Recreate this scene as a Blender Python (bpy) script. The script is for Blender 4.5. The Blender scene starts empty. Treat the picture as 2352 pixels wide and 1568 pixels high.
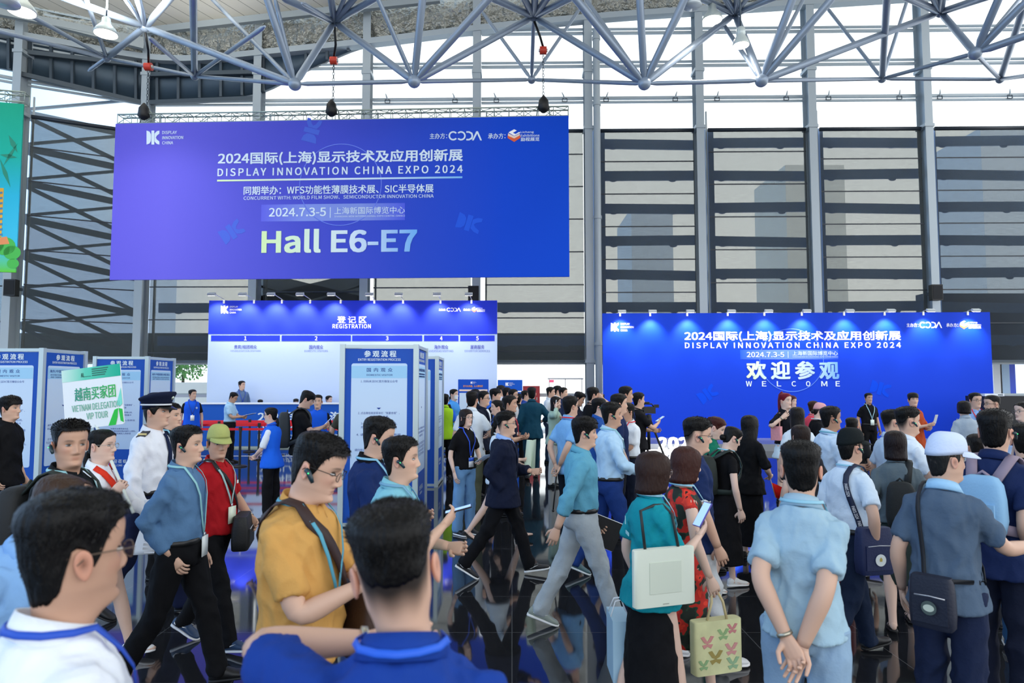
import bpy, math, os, random
import numpy as np
from mathutils import Vector, Matrix, noise as mnoise

SC = bpy.context.scene
COL = SC.collection
PI = math.pi

# ------------------------------------------------------------------ camera, sky, exposure
F = 1568.0                       # focal length in pixels of a 2352 px wide frame (24 mm)
CAM = np.array([0.0, 0.0, 1.9])
PITCH = math.atan(101.0 / F)
cam_data = bpy.data.cameras.new('camera')
cam_data.lens = 24.0
cam_data.sensor_width = 36.0
cam_data.clip_end = 400
cam_data.dof.use_dof = True
cam_data.dof.focus_distance = 7.5
cam_data.dof.aperture_fstop = 3.5
camera = bpy.data.objects.new('camera', cam_data)
COL.objects.link(camera)
camera.location = CAM
camera.rotation_euler = (PI / 2 + PITCH, 0, 0)
SC.camera = camera

SC.view_settings.view_transform = 'Standard'
SC.view_settings.look = 'None'
SC.view_settings.gamma = 1.0
SC.view_settings.use_curve_mapping = False
SC.view_settings.exposure = 1.22

world = bpy.data.worlds.new('sky')
SC.world = world
world.use_nodes = True
wn = world.node_tree
wn.nodes.clear()
w_out = wn.nodes.new('ShaderNodeOutputWorld')
w_bg = wn.nodes.new('ShaderNodeBackground')
w_ramp = wn.nodes.new('ShaderNodeValToRGB')
w_sep = wn.nodes.new('ShaderNodeSeparateXYZ')
w_map = wn.nodes.new('ShaderNodeMapRange')
w_tc = wn.nodes.new('ShaderNodeTexCoord')
wn.links.new(w_tc.outputs['Generated'], w_sep.inputs[0])
wn.links.new(w_sep.outputs['Z'], w_map.inputs['Value'])
w_map.inputs['From Min'].default_value = -1
w_map.inputs['From Max'].default_value = 1
wn.links.new(w_map.outputs[0], w_ramp.inputs[0])
cr = w_ramp.color_ramp
cr.elements[0].position = 0.40
cr.elements[0].color = (0.62, 0.62, 0.62, 1)
cr.elements[1].position = 0.52
cr.elements[1].color = (0.98, 0.99, 1.0, 1)
e = cr.elements.new(1.0)
e.color = (0.78, 0.89, 1.0, 1)
w_az = wn.nodes.new('ShaderNodeMapRange')          # the sky is bluer towards the left of the facade
w_az.interpolation_type = 'SMOOTHSTEP'
w_az.inputs['From Min'].default_value = -0.36
w_az.inputs['From Max'].default_value = -0.56
w_mix = wn.nodes.new('ShaderNodeMix')
w_mix.data_type = 'RGBA'
w_mix.blend_type = 'MULTIPLY'
w_mix.inputs[7].default_value = (0.46, 0.68, 1.0, 1)
wn.links.new(w_sep.outputs['X'], w_az.inputs['Value'])
wn.links.new(w_az.outputs[0], w_mix.inputs[0])
wn.links.new(w_ramp.outputs[0], w_mix.inputs[6])
wn.links.new(w_mix.outputs[2], w_bg.inputs['Color'])
w_bg.inputs['Strength'].default_value = 1.0
wn.links.new(w_bg.outputs[0], w_out.inputs['Surface'])

# ------------------------------------------------------------------ picture <-> place
def ray(u, v):
    x = (u - 1176.0) / F
    y = (784.0 - v) / F
    c, s = math.cos(PITCH), math.sin(PITCH)
    return np.array([x, c - y * s, s + y * c])

def at(u, v, Y):
    """point of the place at depth Y seen at photo position (u, v)"""
    d = ray(u, v)
    return CAM + d * (Y / d[1])

def depth_of(v, z=0.0):
    d = ray(1176, v)
    return d[1] * (z - CAM[2]) / d[2]

# ------------------------------------------------------------------ materials
def lin(c):
    return c / 12.92 if c <= 0.04045 else ((c + 0.055) / 1.055) ** 2.4

def rgb(h):
    if isinstance(h, str):
        h = h.lstrip('#')
        return tuple(lin(int(h[i:i + 2], 16) / 255.0) for i in (0, 2, 4))
    return tuple(h)

MATS = {}

def mat(color, rough=0.6, metal=0.0, bump=0.0, bscale=40.0, emit=0.0, spec=0.5, name=None, mottle=0.0, mscale=6.0, coat=0.0, stretch=None):
    c = rgb(color)
    key = (c, rough, metal, bump, bscale, emit, spec, mottle, mscale, coat, stretch)
    if key in MATS:
        return MATS[key]
    m = bpy.data.materials.new(name or 'surface')
    m.use_nodes = True
    nt = m.node_tree
    b = nt.nodes['Principled BSDF']
    b.inputs['Base Color'].default_value = (*c, 1)
    b.inputs['Roughness'].default_value = rough
    b.inputs['Metallic'].default_value = metal
    b.inputs['Specular IOR Level'].default_value = spec
    if coat:
        b.inputs['Coat Weight'].default_value = coat
        b.inputs['Coat Roughness'].default_value = 0.05
    if emit:
        b.inputs['Emission Color'].default_value = (*c, 1)
        b.inputs['Emission Strength'].default_value = emit
    if bump or mottle:
        tc = nt.nodes.new('ShaderNodeTexCoord')
        src = tc.outputs['Object']
        if stretch:
            mp = nt.nodes.new('ShaderNodeMapping')
            mp.inputs['Scale'].default_value = stretch
            nt.links.new(src, mp.inputs[0])
            src = mp.outputs[0]
    if bump:
        n = nt.nodes.new('ShaderNodeTexNoise')
        n.inputs['Scale'].default_value = bscale
        n.inputs['Detail'].default_value = 3
        nt.links.new(src, n.inputs['Vector'])
        bp = nt.nodes.new('ShaderNodeBump')
        bp.inputs['Strength'].default_value = bump
        bp.inputs['Distance'].default_value = 0.01
        nt.links.new(n.outputs['Fac'], bp.inputs['Height'])
        nt.links.new(bp.outputs[0], b.inputs['Normal'])
    if mottle:
        n2 = nt.nodes.new('ShaderNodeTexNoise')
        n2.inputs['Scale'].default_value = mscale
        n2.inputs['Detail'].default_value = 4
        nt.links.new(src, n2.inputs['Vector'])
        mx = nt.nodes.new('ShaderNodeMix')
        mx.data_type = 'RGBA'
        mx.inputs[6].default_value = (*[x * (1 - mottle) for x in c], 1)
        mx.inputs[7].default_value = (*[min(1, x * (1 + mottle)) for x in c], 1)
        nt.links.new(n2.outputs['Fac'], mx.inputs[0])
        nt.links.new(mx.outputs[2], b.inputs['Base Color'])
    MATS[key] = m
    return m

def cloth(color, rough=0.85):
    return mat(color, rough, bump=0.25, bscale=55.0, spec=0.2, name='cloth', mottle=0.06, mscale=9.0)

def hair_mat(color):
    return mat(color, 0.5, bump=0.7, bscale=95.0, spec=0.22, name='hair', stretch=(1, 1, 0.25), mottle=0.25, mscale=60.0)

def ramp_mat(stops, axis='X', rough=0.6, name='print', spec=0.3, coord='Generated'):
    m = bpy.data.materials.new(name)
    m.use_nodes = True
    nt = m.node_tree
    b = nt.nodes['Principled BSDF']
    b.inputs['Roughness'].default_value = rough
    b.inputs['Specular IOR Level'].default_value = spec
    tc = nt.nodes.new('ShaderNodeTexCoord')
    sep = nt.nodes.new('ShaderNodeSeparateXYZ')
    r = nt.nodes.new('ShaderNodeValToRGB')
    nt.links.new(tc.outputs[coord], sep.inputs[0])
    nt.links.new(sep.outputs[axis], r.inputs[0])
    el = r.color_ramp.elements
    for i, (p, c) in enumerate(stops):
        if i < 2:
            x = el[i]
            x.position = p
        else:
            x = el.new(p)
        x.color = (*rgb(c), 1)
    nt.links.new(r.outputs[0], b.inputs['Base Color'])
    return m

def tint_mat(name, rough=0.5, spec=0.35, bump=0.0):
    """colour carried by the mesh itself (skin with lips, brows, eyes)"""
    m = bpy.data.materials.new(name)
    m.use_nodes = True
    nt = m.node_tree
    b = nt.nodes['Principled BSDF']
    b.inputs['Roughness'].default_value = rough
    b.inputs['Specular IOR Level'].default_value = spec
    a = nt.nodes.new('ShaderNodeAttribute')
    a.attribute_name = 'tint'
    nt.links.new(a.outputs['Color'], b.inputs['Base Color'])
    return m

SKIN = tint_mat('skin')

# ------------------------------------------------------------------ mesh collecting
def nrm(v):
    v = np.asarray(v, float)
    n = np.linalg.norm(v)
    return v / n if n > 1e-9 else v

class MB:
    def __init__(self):
        self.v = []
        self.f = []
        self.m = []
        self.c = []
        self.n = 0

    def add(self, verts, faces, m=0, c=None):
        verts = np.asarray(verts, float).reshape(-1, 3)
        self.v.append(verts)
        o = self.n
        for fc in faces:
            self.f.append(tuple(i + o for i in fc))
        if isinstance(m, (list, tuple, np.ndarray)):
            self.m.extend(int(x) for x in m)
        else:
            self.m.extend([m] * len(faces))
        if c is None:
            c = (1, 1, 1)
        c = np.asarray(c, float)
        if c.ndim == 1:
            c = np.tile(c, (len(verts), 1))
        self.c.append(c)
        self.n += len(verts)
        return self

    def join(self, o, m=None):
        if o.n:
            self.add(o.verts(), o.f, o.m if m is None else m, np.concatenate(o.c))
        return self

    def verts(self):
        return np.concatenate(self.v) if self.v else np.zeros((0, 3))

    def xform(self, M3, t=(0, 0, 0)):
        M3 = np.asarray(M3, float)
        self.v = [a @ M3.T + np.asarray(t, float) for a in self.v]
        return self

    # --- shapes
    def box(self, a, b, m=0, c=None):
        x0, y0, z0 = a
        x1, y1, z1 = b
        V = [(x0, y0, z0), (x1, y0, z0), (x1, y1, z0), (x0, y1, z0), (x0, y0, z1), (x1, y0, z1), (x1, y1, z1), (x0, y1, z1)]
        return self.add(V, [(3, 2, 1, 0), (4, 5, 6, 7), (0, 1, 5, 4), (1, 2, 6, 5), (2, 3, 7, 6), (3, 0, 4, 7)], m, c)

    def obox(self, c0, ax, ay, az, m=0, c=None):
        """box centred at c0 with half-axes ax, ay, az"""
        c0, ax, ay, az = (np.asarray(q, float) for q in (c0, ax, ay, az))
        V = [c0 + sx * ax + sy * ay + sz * az for sz in (-1, 1) for sx, sy in ((-1, -1), (1, -1), (1, 1), (-1, 1))]
        return self.add(V, [(3, 2, 1, 0), (4, 5, 6, 7), (0, 1, 5, 4), (1, 2, 6, 5), (2, 3, 7, 6), (3, 0, 4, 7)], m, c)

    def bar(self, p, q, w, h, up=(0, 0, 1), m=0):
        """rectangular bar from p to q, w across, h along up"""
        p, q = np.asarray(p, float), np.asarray(q, float)
        d = nrm(q - p)
        s = np.cross(d, up)
        if np.linalg.norm(s) < 1e-6:
            s = np.cross(d, (0, 1, 0))
        s = nrm(s)
        u = nrm(np.cross(s, d))
        return self.obox((p + q) / 2, d * np.linalg.norm(q - p) / 2, s * w / 2, u * h / 2, m)

    def rings(self, R, m=0, c=None, cap0=True, cap1=True, closed=True):
        """R: list of rings, each n x 3, joined in order"""
        k = len(R)
        n = len(R[0])
        V = np.concatenate([np.asarray(r, float) for r in R])
        fs = []
        lim = n if closed else n - 1
        for i in range(k - 1):
            a, b = i * n, (i + 1) * n
            for j in range(lim):
                j2 = (j + 1) % n
                fs.append((a + j, a + j2, b + j2, b + j))
        if cap0:
            fs.append(tuple(range(n - 1, -1, -1)))
        if cap1:
            fs.append(tuple((k - 1) * n + j for j in range(n)))
        return self.add(V, fs, m, c)

    def tube(self, P, r, n=8, m=0, c=None, ry=None, ref=None, caps=True):
        """swept tube along P; r (and ry for the second axis) per point"""
        P = np.asarray(P, float)
        k = len(P)
        r = np.full(k, r, float) if np.isscalar(r) else np.asarray(r, float)
        ry = r if ry is None else (np.full(k, ry, float) if np.isscalar(ry) else np.asarray(ry, float))
        T = np.gradient(P, axis=0)
        T /= np.maximum(np.linalg.norm(T, axis=1, keepdims=True), 1e-9)
        a = np.asarray(ref, float) if ref is not None else (np.array([1.0, 0, 0]) if abs(T[0][0]) < 0.8 else np.array([0, 1.0, 0]))
        ang = np.linspace(0, 2 * PI, n, endpoint=False)
        R = []
        for i in range(k):
            a = a - T[i] * np.dot(a, T[i])
            a = nrm(a)
            b = np.cross(T[i], a)
            R.append(P[i] + np.outer(np.cos(ang) * r[i], a) + np.outer(np.sin(ang) * ry[i], b))
        return self.rings(R, m, c, caps, caps)

    def cyl(self, p, q, r0, r1=None, n=12, m=0, c=None):
        return self.tube([p, q], [r0, r0 if r1 is None else r1], n, m, c)

    def ball(self, c0, r, nu=12, nv=8, m=0, c=None):
        c0 = np.asarray(c0, float)
        r = np.full(3, r, float) if np.isscalar(r) else np.asarray(r, float)
        V = [c0 + (0, 0, -r[2])]
        for i in range(1, nv):
            p = -PI / 2 + PI * i / nv
            for j in range(nu):
                t = 2 * PI * j / nu
                V.append(c0 + r * (math.cos(p) * math.cos(t), math.cos(p) * math.sin(t), math.sin(p)))
        V.append(c0 + (0, 0, r[2]))
        fs = []
        for j in range(nu):
            fs.append((0, 1 + (j + 1) % nu, 1 + j))
        for i in range(nv - 2):
            for j in range(nu):
                a = 1 + i * nu
                fs.append((a + j, a + (j + 1) % nu, a + nu + (j + 1) % nu, a + nu + j))
        L = len(V) - 1
        a = 1 + (nv - 2) * nu
        for j in range(nu):
            fs.append((a + j, a + (j + 1) % nu, L))
        return self.add(V, fs, m, c)

    def lathe(self, c0, prof, n=20, m=0, axis='z'):
        c0 = np.asarray(c0, float)
        ang = np.linspace(0, 2 * PI, n, endpoint=False)
        R = [c0 + np.stack([np.cos(ang) * r, np.sin(ang) * r, np.full(n, z)], 1) for r, z in prof]
        return self.rings(R, m)

    def ribbon(self, P, N, w, th, m=0, c=None):
        """flat strap along P with face normals N, width w, thickness th"""
        P = np.asarray(P, float)
        N = np.asarray(N, float)
        T = np.gradient(P, axis=0)
        R = []
        ww = np.full(len(P), w, float) if np.isscalar(w) else w
        for i in range(len(P)):
            t, nn = nrm(T[i]), nrm(N[i])
            s = nrm(np.cross(t, nn)) * ww[i] / 2
            nn = nrm(np.cross(s, t)) * th / 2
            R.append([P[i] - s - nn, P[i] + s - nn, P[i] + s + nn, P[i] - s + nn])
        return self.rings(R, m, c)

    def prism(self, poly, base, ax, ay, depth, m=0):
        """polygon (2-D) placed at base with axes ax, ay, extruded by vector depth"""
        base, ax, ay, depth = (np.asarray(q, float) for q in (base, ax, ay, depth))
        A = [base + p[0] * ax + p[1] * ay for p in poly]
        n = len(A)
        V = A + [a + depth for a in A]
        fs = [tuple(range(n - 1, -1, -1)), tuple(range(n, 2 * n))] + [(i, (i + 1) % n, n + (i + 1) % n, n + i) for i in range(n)]
        return self.add(V, fs, m)

    def build(self, name, mats, parent=None, smooth=True, sharp=None, loc=None, tint=False):
        me = bpy.data.meshes.new(name)
        V = self.verts()
        if loc is not None:
            V = V - np.asarray(loc, float)
        me.from_pydata(V.tolist(), [], self.f)
        if not isinstance(mats, (list, tuple)):
            mats = [mats]
        for mm in mats:
            me.materials.append(mm)
        if len(mats) > 1:
            me.polygons.foreach_set('material_index', self.m)
        me.polygons.foreach_set('use_smooth', [smooth] * len(me.polygons))
        if smooth and sharp is not None:
            me.set_sharp_from_angle(angle=math.radians(sharp))
        if tint:
            a = me.attributes.new('tint', 'FLOAT_COLOR', 'POINT')
            C = np.concatenate(self.c)
            a.data.foreach_set('color', np.concatenate([C, np.ones((len(C), 1))], 1).ravel())
        me.update()
        o = bpy.data.objects.new(name, me)
        COL.objects.link(o)
        if loc is not None:
            o.location = loc
        if parent is not None:
            o.parent = parent
        return o

def empty(name, loc=(0, 0, 0), rz=0.0, scale=1.0, parent=None):
    o = bpy.data.objects.new(name, None)
    COL.objects.link(o)
    o.location = loc
    o.rotation_euler = (0, 0, rz)
    o.scale = (scale,) * 3
    o.empty_display_size = 0.1
    if parent:
        o.parent = parent
    return o

def tag(o, label=None, cat=None, group=None, kind=None):
    if label:
        o['label'] = label
    if cat:
        o['category'] = cat
    if group:
        o['group'] = group
    if kind:
        o['kind'] = kind
    return o

def struct(o):
    o['kind'] = 'structure'
    return o

def copy_tree(o, parent=None):
    c = o.copy()
    COL.objects.link(c)
    if parent is not None:
        c.parent = parent
    for ch in list(o.children):
        copy_tree(ch, c)
    return c

# a second scene only for evaluating modifiers while meshes are made; removed at the end
WORK = bpy.data.scenes.new('work')

def fuse(mb, size, smooth=4, factor=0.5):
    """one continuous skin around everything in mb"""
    me = bpy.data.meshes.new('w')
    me.from_pydata(mb.verts().tolist(), [], mb.f)
    o = bpy.data.objects.new('w', me)
    WORK.collection.objects.link(o)
    r = o.modifiers.new('r', 'REMESH')
    r.mode = 'VOXEL'
    r.voxel_size = size
    if smooth:
        s = o.modifiers.new('s', 'SMOOTH')
        s.iterations = smooth
        s.factor = factor
    vl = WORK.view_layers[0]
    vl.update()
    dg = vl.depsgraph
    dg.update()
    ev = o.evaluated_get(dg)
    m2 = ev.to_mesh()
    n = len(m2.vertices)
    V = np.empty(n * 3)
    m2.vertices.foreach_get('co', V)
    fs = [tuple(p.vertices) for p in m2.polygons]
    N = np.empty(n * 3)
    m2.vertices.foreach_get('normal', N)
    ev.to_mesh_clear()
    bpy.data.objects.remove(o)
    bpy.data.meshes.remove(me)
    out = MB().add(V.reshape(-1, 3), fs)
    out.normals = N.reshape(-1, 3)
    return out

def sstep(a, b, x):
    t = np.clip((np.asarray(x, float) - a) / (b - a), 0, 1)
    return t * t * (3 - 2 * t)

def rotz(a):
    c, s = math.cos(a), math.sin(a)
    return np.array([[c, -s, 0], [s, c, 0], [0, 0, 1.0]])

def roty(a):
    """positive a tips +x (forward) down"""
    c, s = math.cos(a), math.sin(a)
    return np.array([[c, 0, s], [0, 1.0, 0], [-s, 0, c]])

def rotx(a):
    c, s = math.cos(a), math.sin(a)
    return np.array([[1.0, 0, 0], [0, c, -s], [0, s, c]])
# ------------------------------------------------------------------ people
def catmull(xs, ys, x):
    """smooth interpolation through sorted samples"""
    xs, ys = np.asarray(xs, float), np.asarray(ys, float)
    x = np.clip(np.asarray(x, float), xs[0], xs[-1])
    m = np.gradient(ys, xs)
    i = np.clip(np.searchsorted(xs, x) - 1, 0, len(xs) - 2)
    h = xs[i + 1] - xs[i]
    t = (x - xs[i]) / h
    return ((2 * t ** 3 - 3 * t ** 2 + 1) * ys[i] + (t ** 3 - 2 * t ** 2 + t) * h * m[i]
            + (-2 * t ** 3 + 3 * t ** 2) * ys[i + 1] + (t ** 3 - t ** 2) * h * m[i + 1])

HP_Z = [-.180, -.155, -.135, -.122, -.114, -.106, -.095, -.080, -.065, -.048, -.025, .0, .025, .045, .065, .083, .097, .107, .112]
HP_F = [.058, .050, .052, .066, .081, .089, .0905, .086, .0845, .0845, .086, .0865, .089, .0915, .0895, .080, .061, .035, .004]
HP_B = [-.075, -.070, -.067, -.067, -.068, -.069, -.070, -.073, -.077, -.083, -.090, -.096, -.100, -.102, -.100, -.091, -.072, -.043, -.006]
HP_W = [.090, .060, .055, .0535, .053, .0535, .0555, .0595, .064, .0665, .069, .0715, .0735, .0750, .0745, .0690, .055, .032, .004]
HP_N = [2.0, 2.0, 2.0, 1.8, 1.68, 1.68, 1.72, 1.84, 2.0, 2.1, 2.2, 2.3, 2.35, 2.35, 2.3, 2.2, 2.1, 2.0, 2.0]

def head_pt(th, z, face=True):
    """points of the head surface (head frame: x forward, y left, z up, origin between the eyes' height)"""
    th = np.asarray(th, float)
    z = np.broadcast_to(np.asarray(z, float), th.shape)
    f, b, w, n = (catmull(HP_Z, q, z) for q in (HP_F, HP_B, HP_W, HP_N))
    c, s = np.cos(th), np.sin(th)
    cx = -0.012
    e = np.where(c > 0, 2.0 / n, 2.0 / 2.15)
    x = cx + np.where(c > 0, (f - cx), (cx - b)) * np.sign(c) * np.abs(c) ** e
    y = w * np.sign(s) * np.abs(s) ** (2.0 / 2.2)
    if face:
        fr = sstep(0.1, 0.5, c)
        ay = np.abs(y)
        g = lambda a, a0, sa: np.exp(-((a - a0) / sa) ** 2)
        ridge = catmull([-.10, -.060, -.050, -.043, -.034, -.02, -.005, .012, .03, .1], [0, 0, .006, .020, .0245, .0185, .011, .005, .001, 0], z)
        wid = catmull([-.10, -.05, -.04, -.02, .0, .1], [.011, .013, .0115, .009, .008, .010], z)
        dx = ridge * g(y, 0, 1) * np.exp(-(y / wid) ** 2)
        dx = dx + .010 * g(ay, .0135, .0065) * g(z, -.042, .007)
        dx = dx - .0125 * g(ay, .031, .017) * g(z, .001, .0120)
        dx = dx + .0045 * g(ay, .030, .020) * g(z, .0215, .008)
        dx = dx + .0052 * g(y, 0, .021) * (g(z, -.0635, .0040) + 1.15 * g(z, -.0735, .0046))
        dx = dx - .0030 * g(y, 0, .016) * g(z, -.083, .006)
        dx = dx + .0060 * g(y, 0, .017) * g(z, -.100, .012)
        dx = dx + .0045 * g(ay, .043, .016) * g(z, -.026, .018)
        x = x + dx * fr
    return np.stack([x, y, z], -1)

def hairline(style):
    D = {
        'short': ([0, 25, 45, 56, 64, 71, 77, 84, 88, 104, 112, 122, 140, 180], [.071, .071, .069, .061, .050, .028, -.018, -.022, .014, .020, -.030, -.070, -.088, -.094]),
        'fade': ([0, 25, 45, 56, 64, 71, 80, 88, 104, 112, 122, 140, 180], [.071, .071, .069, .061, .050, .040, .034, .036, .034, .026, .008, -.012, -.018]),
        'bald': ([0, 25, 45, 57, 66, 73, 82, 88, 104, 112, 122, 140, 180], [.108, .106, .098, .080, .035, -.010, -.010, .014, .020, -.030, -.070, -.085, -.090]),
        'fringe': ([0, 25, 45, 57, 66, 73, 82, 88, 104, 112, 122, 140, 180], [.036, .036, .036, .030, .010, -.025, -.022, .008, .010, -.035, -.072, -.088, -.094]),
        'tied': ([0, 20, 40, 55, 66, 76, 84, 90, 104, 112, 122, 140, 180], [.074, .070, .062, .045, .015, -.015, .005, .018, .022, -.02, -.055, -.072, -.078]),
        'bob': ([0, 20, 40, 52, 60, 66, 80, 110, 180], [.052, .050, .042, .015, -.075, -.118, -.128, -.135, -.138]),
        'bangs': ([0, 20, 40, 52, 60, 66, 80, 110, 180], [.024, .024, .024, .005, -.075, -.118, -.128, -.135, -.138]),
        'long': ([0, 12, 35, 50, 60, 68, 80, 110, 180], [.070, .062, .045, .010, -.10, -.17, -.24, -.30, -.31]),
    }
    return D[style]

def hair_noise(style):
    return style in ('short', 'fringe', 'fade', 'tied')

def make_hair(style, thick, lod, rnd, top=1.0, lo=None, squash=None):
    nt, nr = {0: (72, 26), 1: (48, 18), 2: (30, 12)}[lod]
    A, Z = hairline(style)
    th = np.linspace(-PI, PI, nt, endpoint=False)
    zb = np.interp(np.degrees(np.abs(th)), A, Z)
    if lo is not None:
        zb = np.where(np.degrees(np.abs(th)) > 64, zb + lo, zb)
    if hair_noise(style):
        zb = zb + np.array([mnoise.noise(Vector((math.cos(a) * 7, math.sin(a) * 7, 3.1))) * .006 + mnoise.noise(Vector((math.cos(a) * 19, math.sin(a) * 19, 1.1))) * .004 for a in th])
    zt = .1118
    R = []
    seed = rnd.uniform(0, 50)
    cen = np.array([-.01, 0, .015])
    longish = style in ('bob', 'bangs', 'long')
    for i in range(nr):
        t = i / (nr - 1)
        z = zt - (zt - zb) * t ** 1.55 if not longish else zt - (zt - zb) * t ** 1.9
        zc = np.maximum(z, -.030) if longish else z
        P = head_pt(th, zc, face=False)
        N = P - cen
        N /= np.linalg.norm(N, axis=1, keepdims=True)
        if longish:
            N[:, 2] *= sstep(-.03, .04, z)
            k = np.linalg.norm(N, axis=1, keepdims=True)
            N /= np.maximum(k, .2)
            tk = thick * (0.75 + .5 * sstep(.10, -.02, z)) * np.where(np.abs(th) < .9, .45, 1.0)
            if style == 'long':
                tk = tk * (1 - .35 * sstep(-.10, -.28, z))
        else:
            fade = .12 + .88 * sstep(.0, .62, 1 - t)
            tk = np.maximum(thick * fade * (.36 + .64 * sstep(.15, .80, N[:, 2])) * top, .0024)
            tk = np.where(np.degrees(np.abs(th)) < 55, np.maximum(tk, thick * .62), tk)
        dz = z - zc
        P = P + N * tk[:, None]
        P[:, 2] += dz
        if style in ('bob', 'bangs', 'long'):
            P[:, 0] -= .012 * sstep(-.05, -.2, z)
        for j in range(nt):
            p = P[j]
            d = mnoise.noise(Vector((p[0] * 34 + seed, p[1] * 34, p[2] * (8 if longish else 24)))) * (.0034 if not longish else .0030)
            d += mnoise.noise(Vector((p[0] * 95, p[1] * 95 + seed, p[2] * (12 if longish else 60)))) * .0016
            P[j] = p + N[j] * d * (1.0 if t < .97 else .3)
        R.append(P)
    # turn the lower edge in
    P = R[-1].copy()
    zc = np.maximum(P[:, 2], -.030) if longish else P[:, 2]
    Q = head_pt(th, zc, face=False)
    Q = Q * [.96, .96, 1] + [-.0005, 0, 0]
    Q[:, 2] = P[:, 2] + (.006 if longish else .002)
    if style in ('bob', 'bangs', 'long'):
        Q[:, 0] -= .012 * sstep(-.05, -.2, P[:, 2])
    R.append(Q)
    mb = MB().rings(R, cap0=True, cap1=False)
    if lod < 2 and not longish and style != 'tied':
        V = np.concatenate(R[:-2])
        per = nt
        for k in range(2600 if lod == 0 else 1100):
            i = rnd.randrange(1, nr - 4)
            i = int(min(nr - 4, max(0, i)))
            j = rnd.randrange(nt)
            p = V[i * per + j] * 1.0
            n = nrm(p - cen)
            flow = np.array([.55, rnd.uniform(-.35, .35), .1]) if p[2] > .07 else np.array([-.25, rnd.uniform(-.15, .15), -.55])
            d = nrm(n * .30 + flow * .95 + np.array([rnd.uniform(-.25, .25) for _ in range(3)]))
            L = rnd.uniform(.006, .015) * (1 if p[2] > .03 else .4) * (thick / .022)
            s = nrm(np.cross(d, n)) * (.0011 if lod == 0 else .0016)
            p = p - n * .002 + nrm(s) * rnd.uniform(-.004, .004)
            m1 = p + d * L * .6 + n * .001
            mb.add([p - s, p + s, m1 + s * .7, m1 - s * .7, p + d * L], [(0, 1, 2, 3), (3, 2, 4)])
        for k in range(150 if lod == 0 else 80):
            j = int((rnd.gauss(0, .14) % 1.0 + .5) % 1.0 * nt) % nt
            p = R[-3][j]
            if p[0] < .02:
                continue
            n = nrm(p - cen)
            d = nrm(np.array([.35, rnd.uniform(-.3, .3), -.75]) + n * .1)
            L = rnd.uniform(.006, .018)
            s = nrm(np.cross(d, n)) * .0014
            p = p + nrm(s) * rnd.uniform(-.003, .003)
            mb.add([p - s, p + s, p + d * L + n * .001], [(0, 1, 2)])
    return mb

TZ = [.74, .80, .90, 1.00, 1.08, 1.18, 1.28, 1.36, 1.405, 1.435, 1.46]
TW_M = [.170, .170, .170, .160, .154, .160, .168, .160, .128, .090, .066]
TF_M = [.118, .118, .116, .112, .112, .116, .118, .104, .083, .064, .054]
TB_M = [.128, .130, .130, .114, .100, .106, .118, .116, .102, .086, .068]
TW_F = [.168, .172, .166, .142, .128, .134, .146, .140, .112, .080, .058]
TF_F = [.108, .110, .106, .098, .092, .104, .128, .100, .076, .058, .048]
TB_F = [.130, .134, .130, .104, .088, .094, .106, .104, .092, .078, .062]

SKINS = {'light': (.64, .405, .295), 'fair': (.72, .50, .40), 'mid': (.54, .32, .22), 'tan': (.43, .235, .15)}

ARMS = {
    'side': ((.04, .235, .865), (-.6, .3, -.2)), 'front': ((.27, .215, .95), (-.5, .35, -.6)), 'rear': ((-.22, .235, .90), (-.7, .4, -.2)),
    'hold': ((.30, .07, 1.10), (-.3, .7, -.8)), 'clasp': ((.235, .045, .985), (-.3, .8, -.5)), 'back': ((-.175, .045, .915), (-.6, .8, .1)),
    'pocket': ((.01, .160, .915), (-1., .10, -.05)), 'chest': ((.23, .02, 1.19), (-.1, .8, -.8)), 'phone_up': ((.34, .06, 1.25), (-.1, .7, -.8)),
    'ear': ((.10, .17, 1.52), (.5, .9, -.6)), 'bag': ((.06, .225, .90), (-.6, .4, -.2)), 'cross': ((.22, -.06, 1.14), (-.2, .9, -.6)),
}

def ik(S, T, a, b, hint):
    S, T = np.asarray(S, float), np.asarray(T, float)
    d = T - S
    L = np.linalg.norm(d)
    if L > (a + b) * .995:
        T = S + d / L * (a + b) * .995
        d = T - S
        L = np.linalg.norm(d)
    u = d / L
    x = (a * a - b * b + L * L) / (2 * L)
    h = math.sqrt(max(a * a - x * x, 1e-8))
    hv = np.asarray(hint, float)
    hv = hv - u * np.dot(hv, u)
    return S + u * x + nrm(hv) * h, T

def bendpath(P, n=14):
    """points along the polyline P with rounded corners, and their parameter 0..len-1"""
    P = [np.asarray(p, float) for p in P]
    ts = np.linspace(0, len(P) - 1, n)
    Q = []
    for t in ts:
        acc, ws = 0, 0
        for k, w in ((-.12, 1), (0, 1.4), (.12, 1)):
            q = min(max(t + k, 0), len(P) - 1)
            if t in (ts[0], ts[-1]):
                q = t
            i = min(int(q), len(P) - 2)
            acc = acc + w * (P[i] + (P[i + 1] - P[i]) * (q - i))
            ws += w
        Q.append(acc / ws)
    return np.array(Q), ts

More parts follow.
